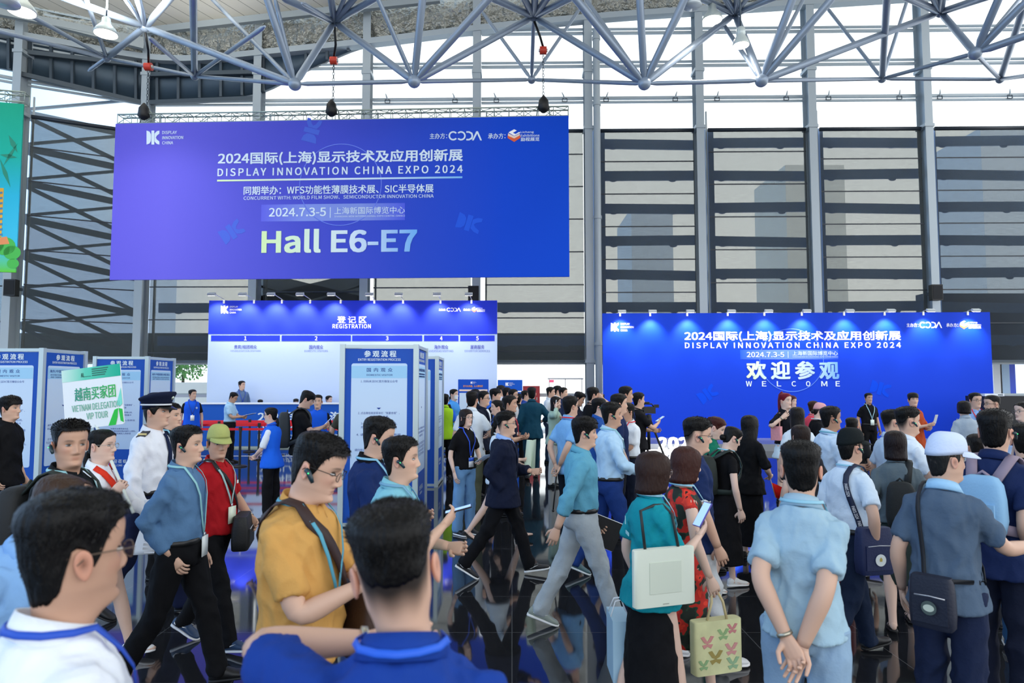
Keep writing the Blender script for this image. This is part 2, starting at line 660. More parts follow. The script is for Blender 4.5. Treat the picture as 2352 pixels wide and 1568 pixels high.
def make_hand(mb, wrist, d, pn, tax, curl, lod, spread=.25, col=(1, 1, 1)):
    """d: along the fingers, pn: the way the palm faces, tax: towards the thumb"""
    d = nrm(d)
    pn = nrm(pn - d * np.dot(pn, d))
    t = nrm(tax - d * np.dot(tax, d) - pn * np.dot(tax, pn))
    n = {0: 12, 1: 8, 2: 6}[lod]
    ang = np.linspace(0, 2 * PI, n, endpoint=False)
    h = MB()
    R = []
    for x, w, th, off in ((-.02, .0265, .0195, 0), (.0, .0275, .0190, 0), (.025, .0360, .0180, .002), (.055, .0415, .0165, .001), (.083, .0415, .0140, 0), (.098, .036, .0095, 0)):
        R.append(wrist + d * x + t * off + np.outer(np.cos(ang) * w, t) + np.outer(np.sin(ang) * th, pn))
    h.rings(R)
    fn = {0: 8, 1: 6, 2: 4}[lod]
    for off, L, r, dx in ((.0300, .072, .0088, .086), (.0100, .081, .0090, .092), (-.0105, .075, .0087, .090), (-.0300, .060, .0078, .082)):
        p = wrist + d * dx + t * off
        P = [p - d * .02, p]
        a = 0.0
        for seg, bend in ((.44, .55), (.30, .9), (.26, .6)):
            a += curl * (1.12 if off < 0 else 1.0) * bend
            dd = nrm(d * math.cos(a) + pn * math.sin(a) + t * off * spread * 12 * max(0, math.cos(a)))
            P.append(P[-1] + dd * L * seg)
        h.tube(P, [r * 1.05, r * 1.08, r, r * .95, r * .78], fn)
    p = wrist + d * .022 + t * .022 + pn * .004
    d1 = nrm(d * .62 + t * .72 + pn * (.25 + .4 * curl))
    d2 = nrm(d * .85 + t * (.35 - .35 * curl) + pn * (.25 + .5 * curl))
    P = [p - d1 * .01, p + d1 * .018, p + d1 * .044, p + d1 * .044 + d2 * .03, p + d1 * .044 + d2 * .050]
    h.tube(P, [.013, .0135, .0108, .0098, .0070], fn)
    if lod == 0:
        h = fuse(h, .0032, 2)
    h.c = [np.tile(np.asarray(col, float), (h.n, 1))]
    mb.join(h)

class Person:
    pass

PEOPLE = {}

def person(key, label, u, v, Y, yaw, top, bottom=None, hair=('short', '#070606', .019), skin='light', head=(0, 0, 0), lean=0, twist=0,
           legs='stand', R='side', L='side', fem=False, fat=0.0, shoes=('#15161a', '#101114'), glasses=None, ear=None, lanyard=None, badge=None,
           badge_z=1.02, cap=None, belt=None, seated=False, base_z=0.0, palmR=None, palmL=None, curlR=.55, curlL=.55, hintR=None, hintL=None,
           watch=None, tail=None, mask=False, sw=1.0, lodmin=0, wr=1.0, group=None, sandal=False, headscale=1.0, roll_fade=True, fuzz=True, earR=True):
    rnd = random.Random(key)
    lod = 0 if Y < 3.2 else (1 if Y < 8.0 else 2)
    lod = max(lod, lodmin)
    vox = {0: .0085, 1: .0125, 2: .019}[lod]
    p = Person()
    TW, TF, TB = (TW_F, TF_F, TB_F) if fem else (TW_M, TF_M, TB_M)
    shw = (.140 if fem else .156) * sw
    la, tw = math.radians(lean), math.radians(twist)
    skc = np.array(SKINS[skin])

    # ---- pose
    thigh, shin = .43, .40
    LP = {'stand': ((2, 3, 0), (-2, 2, 0)), 'walkR': ((-16, 18, 22), (19, 5, -8)), 'walkL': ((19, 5, -8), (-16, 18, 22)),
          'stepR': ((-10, 10, 8), (14, 8, 0)), 'stepL': ((14, 8, 0), (-10, 10, 8)), 'wideR': ((-20, 10, 20), (21, 3, -9)), 'wideL': ((21, 3, -9), (-22, 14, 30)),
          'sit': ((85, 85, 0), (85, 85, 0))}[legs] if isinstance(legs, str) else legs       # (left, right): hip, knee, foot pitch
    hipz0 = .91
    feet = []
    low = 9
    for s, (hf, kf, fp) in ((1, LP[0]), (-1, LP[1])):
        hf, kf, fp = math.radians(hf), math.radians(kf), math.radians(fp)
        H = np.array([0, s * .088, 0])
        K = H + thigh * np.array([math.sin(hf), 0, -math.cos(hf)]) + [0, s * .006, 0]
        A = K + shin * np.array([math.sin(hf - kf), 0, -math.cos(hf - kf)]) + [0, s * .002, 0]
        sole = min((A + roty(fp) @ np.array([x, 0, -.08]))[2] for x in (-.06, .185))
        if fp > .25:
            sole = min(sole, (A + roty(fp) @ np.array([.12, 0, -.075]))[2])
        feet.append([s, H, K, A, fp])
        low = min(low, sole)
    hipz = -low
    dz = hipz - hipz0
    for ft in feet:
        for i in (1, 2, 3):
            ft[i] = ft[i] + np.array([0, 0, hipz])

    def bend(q):
        q = np.atleast_2d(np.asarray(q, float)).copy()
        z = q[:, 2]
        k = sstep(.86, 1.22, z)
        t = tw * sstep(.88, 1.3, z)
        c, s = np.cos(t), np.sin(t)
        x, y = q[:, 0] * c - q[:, 1] * s, q[:, 0] * s + q[:, 1] * c
        a = la * k
        zz = z - .95
        q[:, 0] = x * np.cos(a) + zz * np.sin(a)
        q[:, 1] = y
        q[:, 2] = .95 + zz * np.cos(a) - x * np.sin(a) + dz
        return q

    b1 = lambda q: bend(q)[0]
    fatz = lambda z: fat * np.exp(-((z - 1.03) / .16) ** 2)

    def tr(z, ease=0.0):
        w, f, b = (catmull(TZ, q, z) for q in (TW, TF, TB))
        return w * sw * .95 + ease + fatz(z) * .35, f + ease + fatz(z), b + ease + fatz(z) * .12

    def tring(z, n, ease=0.0, th=None, flare=0.0):
        th = np.linspace(0, 2 * PI, n, endpoint=False) if th is None else th
        w, f, b = tr(z, ease)
        c, s = np.cos(th), np.sin(th)
        e = 2 / 2.4
        cs, ss = np.sign(c) * np.abs(c) ** e, np.sign(s) * np.abs(s) ** e
        q = np.stack([np.where(c > 0, f + flare, b + flare) * cs, (w + flare) * ss, np.full(len(th), z)], 1)
        return bend(q)

    def surf(y, z, front=True, off=.0):
        """point and outward normal of the torso surface at height z, sideways y"""
        w, f, b = tr(z, .014)
        k = max(0.0, 1 - min(1, abs(y) / w) ** 2.4) ** (1 / 2.4)
        x = f * k if front else -b * k
        n = nrm([(1 if front else -1) * (k + .15), y / w * .8, .15 if z > 1.3 else 0])
        q = np.array([x, y, z]) + n * off
        return b1(q), nrm(b1(q + n * .01) - b1(q))
    p.surf = surf

    # ---- arms
    arms = {}
    for s, tgt, hint in ((1, L, hintL), (-1, R, hintR)):
        S = b1((-.008, s * shw, 1.360))
        if tgt is None:
            continue
        if isinstance(tgt, str):
            T, h0 = ARMS[tgt]
        else:
            T, h0 = tgt, (-.4, .7, -.6)
        h0 = hint if hint is not None else h0
        T = np.array([T[0], T[1] * s, T[2] + dz * 0.9])
        E, Wr = ik(S, T, .282, .252, (h0[0], h0[1] * s, h0[2]))
        arms[s] = (S, E, Wr)
    p.arms = arms

    # ---- head frame
    hy, hp, hr = (math.radians(q) for q in head)
    Mh = rotz(hy + tw) @ roty(hp + la * .35) @ rotx(hr)
    piv_l = np.array([-.015, 0, -.105])
    piv_b = b1((.014, 0, 1.500))

    def H(q):
        q = np.atleast_2d(np.asarray(q, float)) * headscale
        return (q - piv_l * headscale) @ Mh.T + piv_b
    p.Hd = H

    # ---- scale and place
    crown = H([(-.01, 0, (.150 if cap[0] != 'pilot' else .162) if cap else .112 + (hair[2] * .9 if hair else 0))])[0]
    W = at(u, v, Y)
    sc = (W[2] - base_z) / crown[2]
    yr = math.radians(yaw)
    Rz = rotz(yr)
    hc = H([(0, 0, .02)])[0]
    off = Rz @ (np.array([hc[0], hc[1], 0]) * sc)
    root = empty('person', (W[0] - off[0], W[1] - off[1], base_z), yr, sc)
    tag(root, label, 'person', group)
    p.root, p.sc, p.Rz, p.o = root, sc, Rz, np.array([W[0] - off[0], W[1] - off[1], base_z])
    p.w = lambda q: p.o + Rz @ (np.asarray(q, float) * sc)
    p.dz, p.lod, p.bend, p.tr = dz, lod, b1, tr

    # ---- body: head, neck, trunk, arms, hands (and legs where bare)
    body = MB()
    nth, nz = {0: (76, 70), 1: (52, 50), 2: (28, 32)}[lod]
    tt = np.linspace(-1, 1, nth, endpoint=False) + 1.0 / nth
    th = PI * np.sign(tt) * np.abs(tt) ** 1.25
    zz = np.concatenate([np.linspace(-.178, -.125, 5), np.linspace(-.118, .05, nz - 17), np.linspace(.056, .097, 8), [.103, .107, .1095, .1115]])
    rings, tints = [], []
    tk = Mh
    for z in (.92, 1.05, 1.2, 1.32, 1.385):
        rings.append(tring(z, nth, -.022, th))
        tints.append(np.tile(skc, (nth, 1)))
    dark = rgb(hair[1]) if hair else (.02, .02, .02)
    fade = hair and hair[0] in ('short', 'bald', 'fringe', 'fade') and roll_fade
    if fade:
        AA, ZZ = hairline('short' if hair[0] == 'fade' else hair[0])
        hl = np.interp(np.degrees(np.abs(th)), AA, ZZ)
    for z in zz:
        q = head_pt(th, np.full(nth, z))
        a = H(q)
        wgt = float(sstep(-.165, -.120, z))
        if wgt < 1:
            bb = bend(q * headscale + [.016, 0, 1.600])
            a = a * wgt + bb * (1 - wgt)
        rings.append(a)
        c = np.tile(skc, (nth, 1))
        ay = np.abs(q[:, 1])
        frt = q[:, 0] > .04
        lips = np.exp(-(q[:, 1] / .0195) ** 4) * np.exp(-((z + .0685) / .0085) ** 4) * frt
        lc = skc * ([1.0, .62, .62] if fem else [.86, .68, .68])
        c = c + (lc - c) * (lips * .85)[:, None]
        mouth = np.exp(-(q[:, 1] / .019) ** 4) * np.exp(-((z + .0682) / .0018) ** 2) * frt
        c = c * (1 - .55 * mouth[:, None])
        arch = .0215 + .004 * np.sin(np.clip((ay - .012) / .042, 0, 1) * PI)
        brow = np.exp(-((ay - .031) / .0185) ** 4) * np.exp(-((z - arch) / (.0032 if fem else .0042)) ** 2) * frt
        c = c + (np.array([.02, .016, .014]) - c) * (brow * (.75 if fem else .85))[:, None]
        cheek = np.exp(-((ay - .043) / .02) ** 2) * np.exp(-((z + .028) / .02) ** 2) * frt
        c = c * (1 - np.outer(cheek, [0, .10, .10]))
        if fade:
            k = sstep(-.006, .070 if hair[0] == 'fade' else .034, z - hl + 0.004 * np.sin(th * 9)) * (np.abs(th) > .9)
            c = c + (np.array(dark) * 1.3 + .003 - c) * (k * .975)[:, None]
        tints.append(c)
    body.rings(rings, c=np.concatenate(tints))
    for s in (1, -1):                                   # eyes and ears
        nu, nv = {0: (16, 10), 1: (12, 8), 2: (8, 5)}[lod]
        eb = MB().ball((0, 0, 0), 1.0, nu, nv)
        E = eb.verts()
        c = np.tile(np.array([.62, .60, .58]), (len(E), 1))
        gaze = nrm([1, s * .06, -.08])
        dt = E @ gaze
        iris = sstep(.83, .87, dt)
        c = c + (np.array([.018, .011, .008]) - c) * iris[:, None]
        lid = sstep(.30, .42, E[:, 2])
        c = c + (np.array([.03, .022, .018]) - c) * lid[:, None]
        E = E * [.0125, .0158, .0070] + [.0690, s * .0305, .0005]
        body.add(H(E), eb.f, c=c)
        nu, nv = {0: (20, 12), 1: (14, 9), 2: (8, 6)}[lod]
        eb = MB().ball((0, 0, 0), 1.0, nu, nv)
        E = eb.verts()
        x, y, z = E.T
        rr = np.sqrt(x ** 2 + z ** 2)
        y2 = y * .0075
        y2 = y2 - s * np.where(s * y > 0, .0085 * np.exp(-((rr - .0) / .42) ** 2), 0) + s * .005 * rr
        wx = .0165 * (1 + .18 * z) * (1 - .12 * (z < -.5))
        ex = x * wx
        E = np.stack([ex, y2, z * .0315], 1)
        E = E @ rotz(s * .34).T @ roty(-.16).T + [-.016, s * .0775, -.014]
        ec = skc * [1.06, .86, .84]
        inner = np.exp(-(rr / .4) ** 2) * (s * y > 0)
        body.add(H(E), eb.f, c=ec * (1 - .5 * inner[:, None]))
    lhand = {}
    for s, (S, E, Wr) in arms.items():
        P, ts = bendpath([S, E, Wr], {0: 18, 1: 14, 2: 8}[lod])
        rad = np.interp(ts, [0, .3, .85, 1.0, 1.25, 1.7, 2.0], np.array([.050, .047, .040, .0385, .0405, .033, .0275]) * (.88 if fem else 1.0))
        slv = top[2].get('sleeve', None) if len(top) > 2 else None
        slv = slv or ('short' if top[0] in ('polo', 'tee', 'vest', 'dress') else 'long')
        if slv != 'cap':
            te = {'short': (top[2].get('slen', .74) if len(top) > 2 else .74), 'long': 1.92, 'roll': 1.55}[slv]
            rad = rad * (.66 + .34 * sstep(te - .22, te - .06, ts))
        ry = rad * np.interp(ts, [0, 1.3, 2], [1, 1, .78])
        fd = nrm(Wr - E)
        pn = palmR if s < 0 else palmL
        if pn is None:
            pn = np.array([.1, -s * 1.0, .1]) if fd[2] < -.5 else (np.array([-.2, -s * .9, .5]))
        else:
            pn = np.array([pn[0], pn[1] * s, pn[2]], float)
        pn = nrm(pn - fd * np.dot(pn, fd))
        # thumb side: with fingers along fd and the palm facing pn the right thumb lies along pn x fd
        tax = np.cross(pn, fd) * (1 if s < 0 else -1)
        body.tube(P, rad, {0: 16, 1: 12, 2: 8}[lod], c=skc, ry=ry, ref=tax)
        hd = fd
        make_hand(body, Wr, hd, pn, tax, curlR if s < 0 else curlL, lod, col=skc)
        lhand[s] = Wr + hd * .085 + pn * .03
    p.hand = lhand
    bare = bottom and bottom[0] in ('skirt', 'dress', 'shorts')
    if bare or sandal:
        for s, Hh, K, A, fp in feet:
            P, ts = bendpath([Hh, K, A, A + roty(fp) @ np.array([.0, 0, -.04])], 16 if lod < 2 else 9)
            rad = np.interp(ts, [0, .5, .9, 1.05, 1.35, 1.8, 2.0, 3], [.078, .068, .050, .048, .052, .034, .032, .034])
            body.tube(P, rad, 12 if lod < 2 else 8, c=skc)
            R0 = roty(fp)
            Q = []
            an = np.linspace(0, 2 * PI, 10, endpoint=False)
            for x, w, h in ((-.05, .022, .05), (0, .03, .075), (.06, .036, .055), (.12, .040, .034), (.165, .034, .024), (.185, .018, .016)):
                r = np.stack([np.full(10, x), np.cos(an) * w, .012 + (np.sin(an) + 1) / 2 * h], 1)
                Q.append((r + [0, 0, -.08]) @ R0.T + A)
            body.rings(Q, c=skc)
    body.build('body', SKIN, root, tint=True)

    # ---- hair
    if hair:
        hm = hair_mat(hair[1])
        thick = hair[2]
        ht = 'short' if hair[0] == 'none' else hair[0]
        if cap:
            thick = min(thick, .007) if ht in ('short', 'fringe', 'bald', 'tied') else thick
        hb = make_hair(ht, thick, lod, rnd, lo=hair[3] if len(hair) > 3 else None)
        hq = hb.verts()
        if cap:                                  # pressed flat under the cap
            k_ = sstep(.015, .055, hq[:, 2])
            hq[:, :2] *= (1 - .09 * k_)[:, None]
            hq[:, 2] = np.where(hq[:, 2] > .05, .05 + (hq[:, 2] - .05) * .7, hq[:, 2])
        hv = H(hq)
        h2 = MB().add(hv, hb.f)
        if tail == 'pony':
            P = [(-.095, 0, .045), (-.125, 0, .035), (-.140, 0, -.02), (-.135, .005, -.09), (-.125, .005, -.17), (-.12, 0, -.23)]
            h2.tube(H(P), [.018, .022, .030, .028, .020, .006], 10)
        if tail == 'highpony':
            P = [(-.06, .02, .105), (-.095, .03, .125), (-.125, .035, .09), (-.135, .03, .0), (-.13, .02, -.10), (-.12, .01, -.21), (-.11, .0, -.27)]
            h2.tube(H(P), [.018, .026, .034, .036, .034, .026, .008], 10)
        if tail == 'lowpony':
            P = [(-.085, 0, -.045), (-.105, 0, -.06), (-.112, 0, -.12), (-.10, 0, -.21), (-.09, 0, -.30), (-.085, 0, -.36)]
            h2.tube(H(P), [.017, .020, .026, .024, .018, .005], 10)
        if tail == 'bun':
            h2.ball(H([(-.095, 0, .06)])[0], .036, 12, 8)
        if tail == 'lowbun':
            h2.ball(H([(-.105, 0, -.035)])[0], .034, 12, 8)
        h2.build('hair', hm, root)

    # ---- garments
    def wrinkle(g, amp, fr=8.0, seeds=()):
        V, N = g.verts(), g.normals
        sd = rnd.uniform(0, 90)
        D = np.empty(len(V))
        for i, q in enumerate(V):
            a = mnoise.noise(Vector((q[0] * fr + sd, q[1] * fr, q[2] * fr * .75)))
            b = mnoise.noise(Vector((q[0] * fr * 2.3, q[1] * fr * 2.3 + sd, q[2] * fr * 1.3 + q[1] * 9)))
            D[i] = (.5 - abs(a) * 1.6) * .6 + (.35 - abs(b)) * .55
        wgt = np.full(len(V), .6)
        for c0, r0 in seeds:
            wgt = wgt + 1.1 * np.exp(-(np.linalg.norm(V - c0, axis=1) / r0) ** 2)
        g.v = [V + N * (D * wgt * amp * wr)[:, None]]
        return g

    kind, tcol = top[0], top[1]
    opt = top[2] if len(top) > 2 else {}
    sleeve = opt.get('sleeve', 'short' if kind in ('polo', 'tee', 'vest', 'dress') else 'long')
    tuck = opt.get('tuck', False)
    hem = opt.get('hem', .985 if tuck else .80)
    if kind == 'suit':
        hem = opt.get('hem', .76)
    ease = {'polo': .012, 'tee': .012, 'shirt': .013, 'suit': .022, 'vest': .024, 'dress': .008}[kind] + opt.get('ease', 0)
    nseg = {0: 40, 1: 30, 2: 20}[lod]

    def garment(ease, hem, sleeve, shoulder=True):
        g = MB()
        zs = np.concatenate([np.linspace(hem, 1.36, 12), [1.395, 1.425, 1.447]])
        g.rings([tring(z, nseg, ease if z < 1.40 else ease * .7, flare=opt.get('flare', .026 if legs in ('stand', 'sit') else .034) * max(0, (1.0 - z) / .2) if not tuck else .006 * math.sin((z - .98) * 18) if z < 1.15 else 0) for z in zs])
        for s, (S, E, Wr) in arms.items():
            rs = (.041 if fem else .046) + ease * .7
            if shoulder:
                g.ball(S + np.array([0, -s * .016, -.004]), rs * 1.02, 12, 8)
            if sleeve == 'short':
                k = opt.get('slen', .74)
                e2 = S + (E - S) * k
                P = [b1((0, s * shw * .66, 1.372)), S, S + (e2 - S) * .5, e2]
                g.tube(P, [rs * .95, rs * 1.03, rs * 1.04, rs * 1.08], 18 if lod < 2 else 10)
            elif sleeve == 'cap':
                e2 = S + (E - S) * .22
                g.tube([b1((0, s * shw * .66, 1.372)), S, e2], [rs, rs, rs * 1.05], 14)
            elif sleeve in ('long', 'roll'):
                endt = 1.92 if sleeve == 'long' else 1.55
                P, ts = bendpath([S, E, Wr], 14)
                mk = ts <= endt
                rad = np.interp(ts, [0, .5, 1.0, 1.5, 2.0], np.array([.056, .053, .049, .044, .036]) * (.9 if fem else 1)) + ease * .55
                P, rad = P[mk], rad[mk]
                g.tube(np.concatenate([[b1((0, s * shw * .66, 1.372))], P]), np.concatenate([[rs * .95], rad]), 16 if lod < 2 else 10)
        return g

    elbows = [(arms[s][1], .10) for s in arms] + [(b1((0, s * shw * .85, 1.31)), .09) for s in (1, -1)] + [(b1((0, 0, 1.0)), .16)]
    if kind != 'dress':
        if kind == 'vest':
            inner = garment(.010, .84, sleeve)
            inner = wrinkle(fuse(inner, vox, 3), .010, 9, elbows)
            inner.build('tee', cloth(opt.get('inner', '#14151a')), root)
            g = garment(ease, hem, None, shoulder=False)
            for s in arms:
                g.ball(arms[s][0] + np.array([0, -s * .035, .012]), .060, 12, 8)
            g = wrinkle(fuse(g, vox, 3), .011, 8, elbows)
            g.build('vest', cloth(tcol), root)
        else:
            g = wrinkle(fuse(garment(ease, hem, sleeve), vox, 3), .030 if lod < 2 else .022, 8.5, elbows)
            nm = {'polo': 'polo_shirt', 'tee': 'tee_shirt', 'shirt': 'shirt', 'suit': 'jacket'}[kind]
            g.build(nm, cloth(tcol), root)
    trim = opt.get('collar', tcol)
    if kind in ('polo', 'shirt', 'suit', 'vest') and opt.get('has_collar', True):
        n = 30 if lod < 2 else 18
        gap = math.radians(opt.get('gap', 14))
        ph = np.linspace(gap, 2 * PI - gap, n)
        def cring(rx, ry, z0, zf, cx=0.006):
            f = (np.cos(ph) + 1) / 2
            return bend(np.stack([cx + np.cos(ph) * rx, np.sin(ph) * ry, z0 + (zf - z0) * f], 1))
        k = .92 if fem else 1.0
        prof = [cring(.063 * k, .064 * k, 1.455, 1.415), cring(.066 * k, .066 * k, 1.505, 1.452, .004), cring(.071 * k, .071 * k, 1.508, 1.455, .004), cring(.092 * k, .094 * k, 1.462, 1.402), cring(.080 * k, .082 * k, 1.452, 1.405)]
        c = MB().rings([np.stack([pr[i] for pr in prof]) for i in range(n)])
        c.build('collar', cloth(trim), root)
    if kind == 'tee':
        ph = np.linspace(0, 2 * PI, 25)
        P = bend(np.stack([.008 + np.cos(ph) * .070, np.sin(ph) * .076, 1.455 - .022 * np.cos(ph)], 1))
        MB().tube(P, .008, 6).build('neckband', cloth(trim), root)
    if kind == 'suit':
        # shirt front between the lapels, and the lapels
        inn = opt.get('inner', '#9db9ea')
        sp = MB()
        Rr = []
        for z, hw in ((1.02, .012), (1.12, .025), (1.25, .045), (1.36, .055), (1.43, .050)):
            r = []
            for y in (-hw, -hw / 2, 0, hw / 2, hw):
                q, nn = surf(y, z, True, .016)
                r.append(q)
            for y in (hw, 0, -hw):
                q, nn = surf(y, z, True, .004)
                r.append(q)
            Rr.append(np.array(r))
        sp.rings(Rr).build('shirt_front', cloth(inn), root)
        for s in (1, -1):
            P, N = [], []
            for z, y in ((1.04, .018), (1.14, .034), (1.26, .060), (1.36, .080), (1.43, .078)):
                q, nn = surf(s * y, z, True, .020)
                P.append(q)
                N.append(nn)
            MB().ribbon(P, N, np.array([.012, .035, .052, .048, .03]), .006).build('lapel', cloth(tcol), root)
    if opt.get('cuffs'):
        for s, (S, E, Wr) in arms.items():
            k = opt.get('slen', .74)
            e2 = S + (E - S) * k
            dd = nrm(E - S)
            rs = ((.041 if fem else .046) + ease * .7) * 1.07
            MB().tube([e2 - dd * .006, e2 + dd * .010], [rs, rs], 18).build('cuff_trim', cloth(opt['cuffs']), root)
    if opt.get('tie'):
        P, N = [], []
        for z in (1.43, 1.40, 1.3, 1.2, 1.1, 1.02):
            q, nn = surf(0, z, True, .014)
            P.append(q)
            N.append(nn)
        MB().ribbon(P, N, np.array([.035, .03, .045, .055, .06, .02]), .008).build('tie', cloth(opt['tie']), root)
    if opt.get('buttons'):
        bb = MB()
        for z in np.linspace(hem + .08, 1.40, 6):
            q, nn = surf(0, z, True, .014)
            bb.ball(q, .005, 6, 4)
        bb.build('buttons', mat('#d8dce0', .4), root)

    knees = [(ft[2], .13) for ft in feet] + [(np.array([.05, 0, hipz - .05]), .14)] + [(ft[3], .10) for ft in feet]
    if bottom and bottom[0] in ('trousers', 'jeans', 'wide'):
        g = MB()
        wz = opt.get('waist', 1.005)
        ez = .016 if tuck else .004
        R_ = []
        for z, k in ((.835, .80), (.86, .93), (.90, 1.0), (.95, 1.0), (wz, .985)):
            w, f, b = tr(z, ez)
            an = np.linspace(0, 2 * PI, 28, endpoint=False)
            R_.append(bend(np.stack([np.where(np.cos(an) > 0, f, b) * np.cos(an) * k, w * np.sin(an) * k, np.full(28, z)], 1)))
        g.rings(R_)
        wide = {'trousers': 1.0, 'jeans': .96, 'wide': 1.22}[bottom[0]]
        for s, Hh, K, A, fp in feet:
            A2 = A + np.array([0, 0, -.035]) if abs(fp) < .5 else A + nrm(A - K) * .02
            if legs == 'sit':
                A2 = A
            P, ts = bendpath([Hh + np.array([0, 0, .02]), K, A2], 16)
            rad = np.interp(ts, [0, .25, .6, 1.0, 1.4, 2.0], [.096, .094, .082, .068 * wide, .066 * wide, .060 * wide])
            if fem:
                rad = rad * .93
            g.tube(P, rad, 18 if lod < 2 else 12)
        g = wrinkle(fuse(g, vox * 1.05, 3), .028 if lod < 2 else .020, 7.0, knees)
        g.build('trousers', cloth(bottom[1]), root)
        if tuck:
            R_ = []
            for z, e in ((.972, .000), (.974, .007), (1.006, .007), (1.008, .000)):
                R_.append(tring(z, 32, e + ez))
            MB().rings(R_).build('belt', mat(belt or '#101114', .4), root)
            q, nn = surf(0, .99, True, .010)
            MB().obox(q, nn * .004, np.array([0, .02, 0]), np.array([0, 0, .014])).build('buckle', mat('#b9b6ae', .3, 1.0), root)
    if bottom and bottom[0] in ('skirt', 'dress'):
        hz = bottom[2]
        g = MB()
        fl = bottom[3] if len(bottom) > 3 else .03
        sway = (feet[0][2][0] + feet[1][2][0]) / 2
        spread = max(abs(feet[0][2][0] - sway), abs(feet[0][3][0] - feet[1][3][0]) * .35)
        for z in np.linspace(hz, 1.06, 12):
            k = sstep(.95, hz, z)
            w, f, b = tr(max(z, .80), (-.006 if bottom[0] == 'skirt' else .014))
            an = np.linspace(0, 2 * PI, 30, endpoint=False)
            q = np.stack([np.where(np.cos(an) > 0, f, b) * np.cos(an), w * np.sin(an), np.full(30, z)], 1)
            q[:, 0] *= 1 + k * (fl * 4 + spread * 1.6)
            q[:, 1] *= 1 + k * fl * 4
            q[:, 0] += k * sway * .5
            if z == hz:
                RR = []
            RR.append(bend(q))
        g.rings(RR)
        if bottom[0] == 'dress':
            g2 = garment(ease, .95, sleeve)
            g.join(g2)
        g = wrinkle(fuse(g, vox, 3), .018, 7.5, [(np.array([0, 0, .7]), .3)])
        bm = bottom[1] if isinstance(bottom[1], bpy.types.Material) else cloth(bottom[1])
        g.build('dress' if bottom[0] == 'dress' else 'skirt', bm, root)

    # ---- shoes
    if bottom and shoes and legs != 'sit':
        for s, Hh, K, A, fp in feet:
            R0 = roty(fp)
            up_, so_ = MB(), MB()
            an = np.linspace(0, 2 * PI, 14, endpoint=False)
            k = .90 if fem else 1.0
            if sandal:
                for x in (.02, .10):
                    an2 = np.linspace(0, PI, 9)
                    P = [(x + .004, math.cos(a) * .040, .018 + math.sin(a) * (.062 if x < .05 else .038)) for a in an2]
                    P = (np.array(P) + [0, 0, -.08]) @ R0.T + A
                    up_.ribbon(P, P - A - R0 @ np.array([x, 0, -.06]), .028, .005)
                so_.rings([(np.stack([np.full(14, x), np.cos(an) * w, .004 + np.sin(an) * .010], 1) + [0, 0, -.08]) @ R0.T + A for x, w in ((-.055, .02), (-.04, .034), (.06, .040), (.13, .043), (.175, .036), (.192, .018))])
                up_.build('sandal_straps', mat(shoes[0], .45), root)
                so_.build('sandal_sole', mat(shoes[1], .6), root)
                continue
            prof = ((-.068, .016, .045), (-.058, .030, .075), (-.02, .036, .098), (.02, .037, .100), (.06, .039, .082), (.10, .043, .062), (.14, .045, .050), (.175, .038, .043), (.192, .025, .036), (.199, .010, .028))
            if len(shoes) > 2 and shoes[2] == 'flat':
                prof = ((-.066, .014, .03), (-.055, .027, .052), (-.02, .033, .058), (.03, .034, .034), (.08, .037, .030), (.12, .040, .034), (.16, .034, .032), (.185, .022, .027), (.194, .008, .022))
            Q = []
            for x, w, h in prof:
                sy, sz = np.cos(an), np.sin(an)
                r = np.stack([np.full(14, x * k), np.sign(sy) * np.abs(sy) ** .75 * w * k, .014 + (h - .014) * (.5 + .5 * np.sign(sz) * np.abs(sz) ** .8)], 1)
                Q.append((r + [0, 0, -.08]) @ R0.T + A)
            sh = up_.rings(Q).build('shoe', mat(shoes[0], .5, bump=.1, bscale=120), root)
            Q = []
            for x, w, h in ((-.072, .014, .02), (-.064, .030, .024), (-.03, .038, .024), (.03, .037, .020), (.09, .045, .020), (.14, .048, .019), (.178, .040, .018), (.198, .022, .020), (.205, .009, .022)):
                sy, sz = np.cos(an), np.sin(an)
                r = np.stack([np.full(14, x * k), np.sign(sy) * np.abs(sy) ** .6 * w * k, h / 2 + h / 2 * np.sign(sz) * np.abs(sz) ** .5], 1)
                Q.append((r + [0, 0, -.08]) @ R0.T + A)
            so_.rings(Q).build('sole', mat(shoes[1], .6), sh)
            if len(shoes) > 2 and shoes[2] == 'tick':
                for sy in (1, -1):
                    T_ = [(-.035, .050), (.0, .040), (.085, .066), (.010, .052), (-.015, .055), (-.028, .066)]
                    A_ = np.array([(x * k, sy * .0400 * k, z - .08) for x, z in T_]) @ R0.T + A
                    B_ = np.array([(x * k, sy * .0450 * k, z - .08) for x, z in T_]) @ R0.T + A
                    MB().add(np.concatenate([A_, B_]), [(5, 4, 3, 2, 1, 0), (6, 7, 8, 9, 10, 11)] + [(i, (i + 1) % 6, 6 + (i + 1) % 6, 6 + i) for i in range(6)]).build('tick_mark', mat('#f2f4f6', .5), sh, smooth=False)

    # ---- worn small things
    if cap:
        ck, ccol = cap[0], cap[1]
        cm = cloth(ccol)
        nt, nr = (48, 14) if lod < 2 else (28, 9)
        th2 = np.linspace(-PI, PI, nt, endpoint=False)
        zb = .046 - .032 * (1 - np.cos(th2)) / 2
        base = head_pt(th2, np.full(nt, .040), face=False)
        Rr = []
        for i in range(nr + 1):
            a_ = min(i, nr - 1) / (nr - 1) * PI / 2
            kr = math.sin(a_) ** .62 * (1.085 if i < nr else 1.0)
            hh_ = max(0.0, math.cos(a_)) ** .80
            q = base * [kr, kr, 0]
            q[:, 0] += -.012 * (1 - kr) + .006 * hh_
            q[:, 2] = zb + (.150 - zb) * hh_ + (.003 if i == nr else 0)
            Rr.append(H(q))
        co = MB().rings(Rr, cap1=False).build('cap', cm, root)
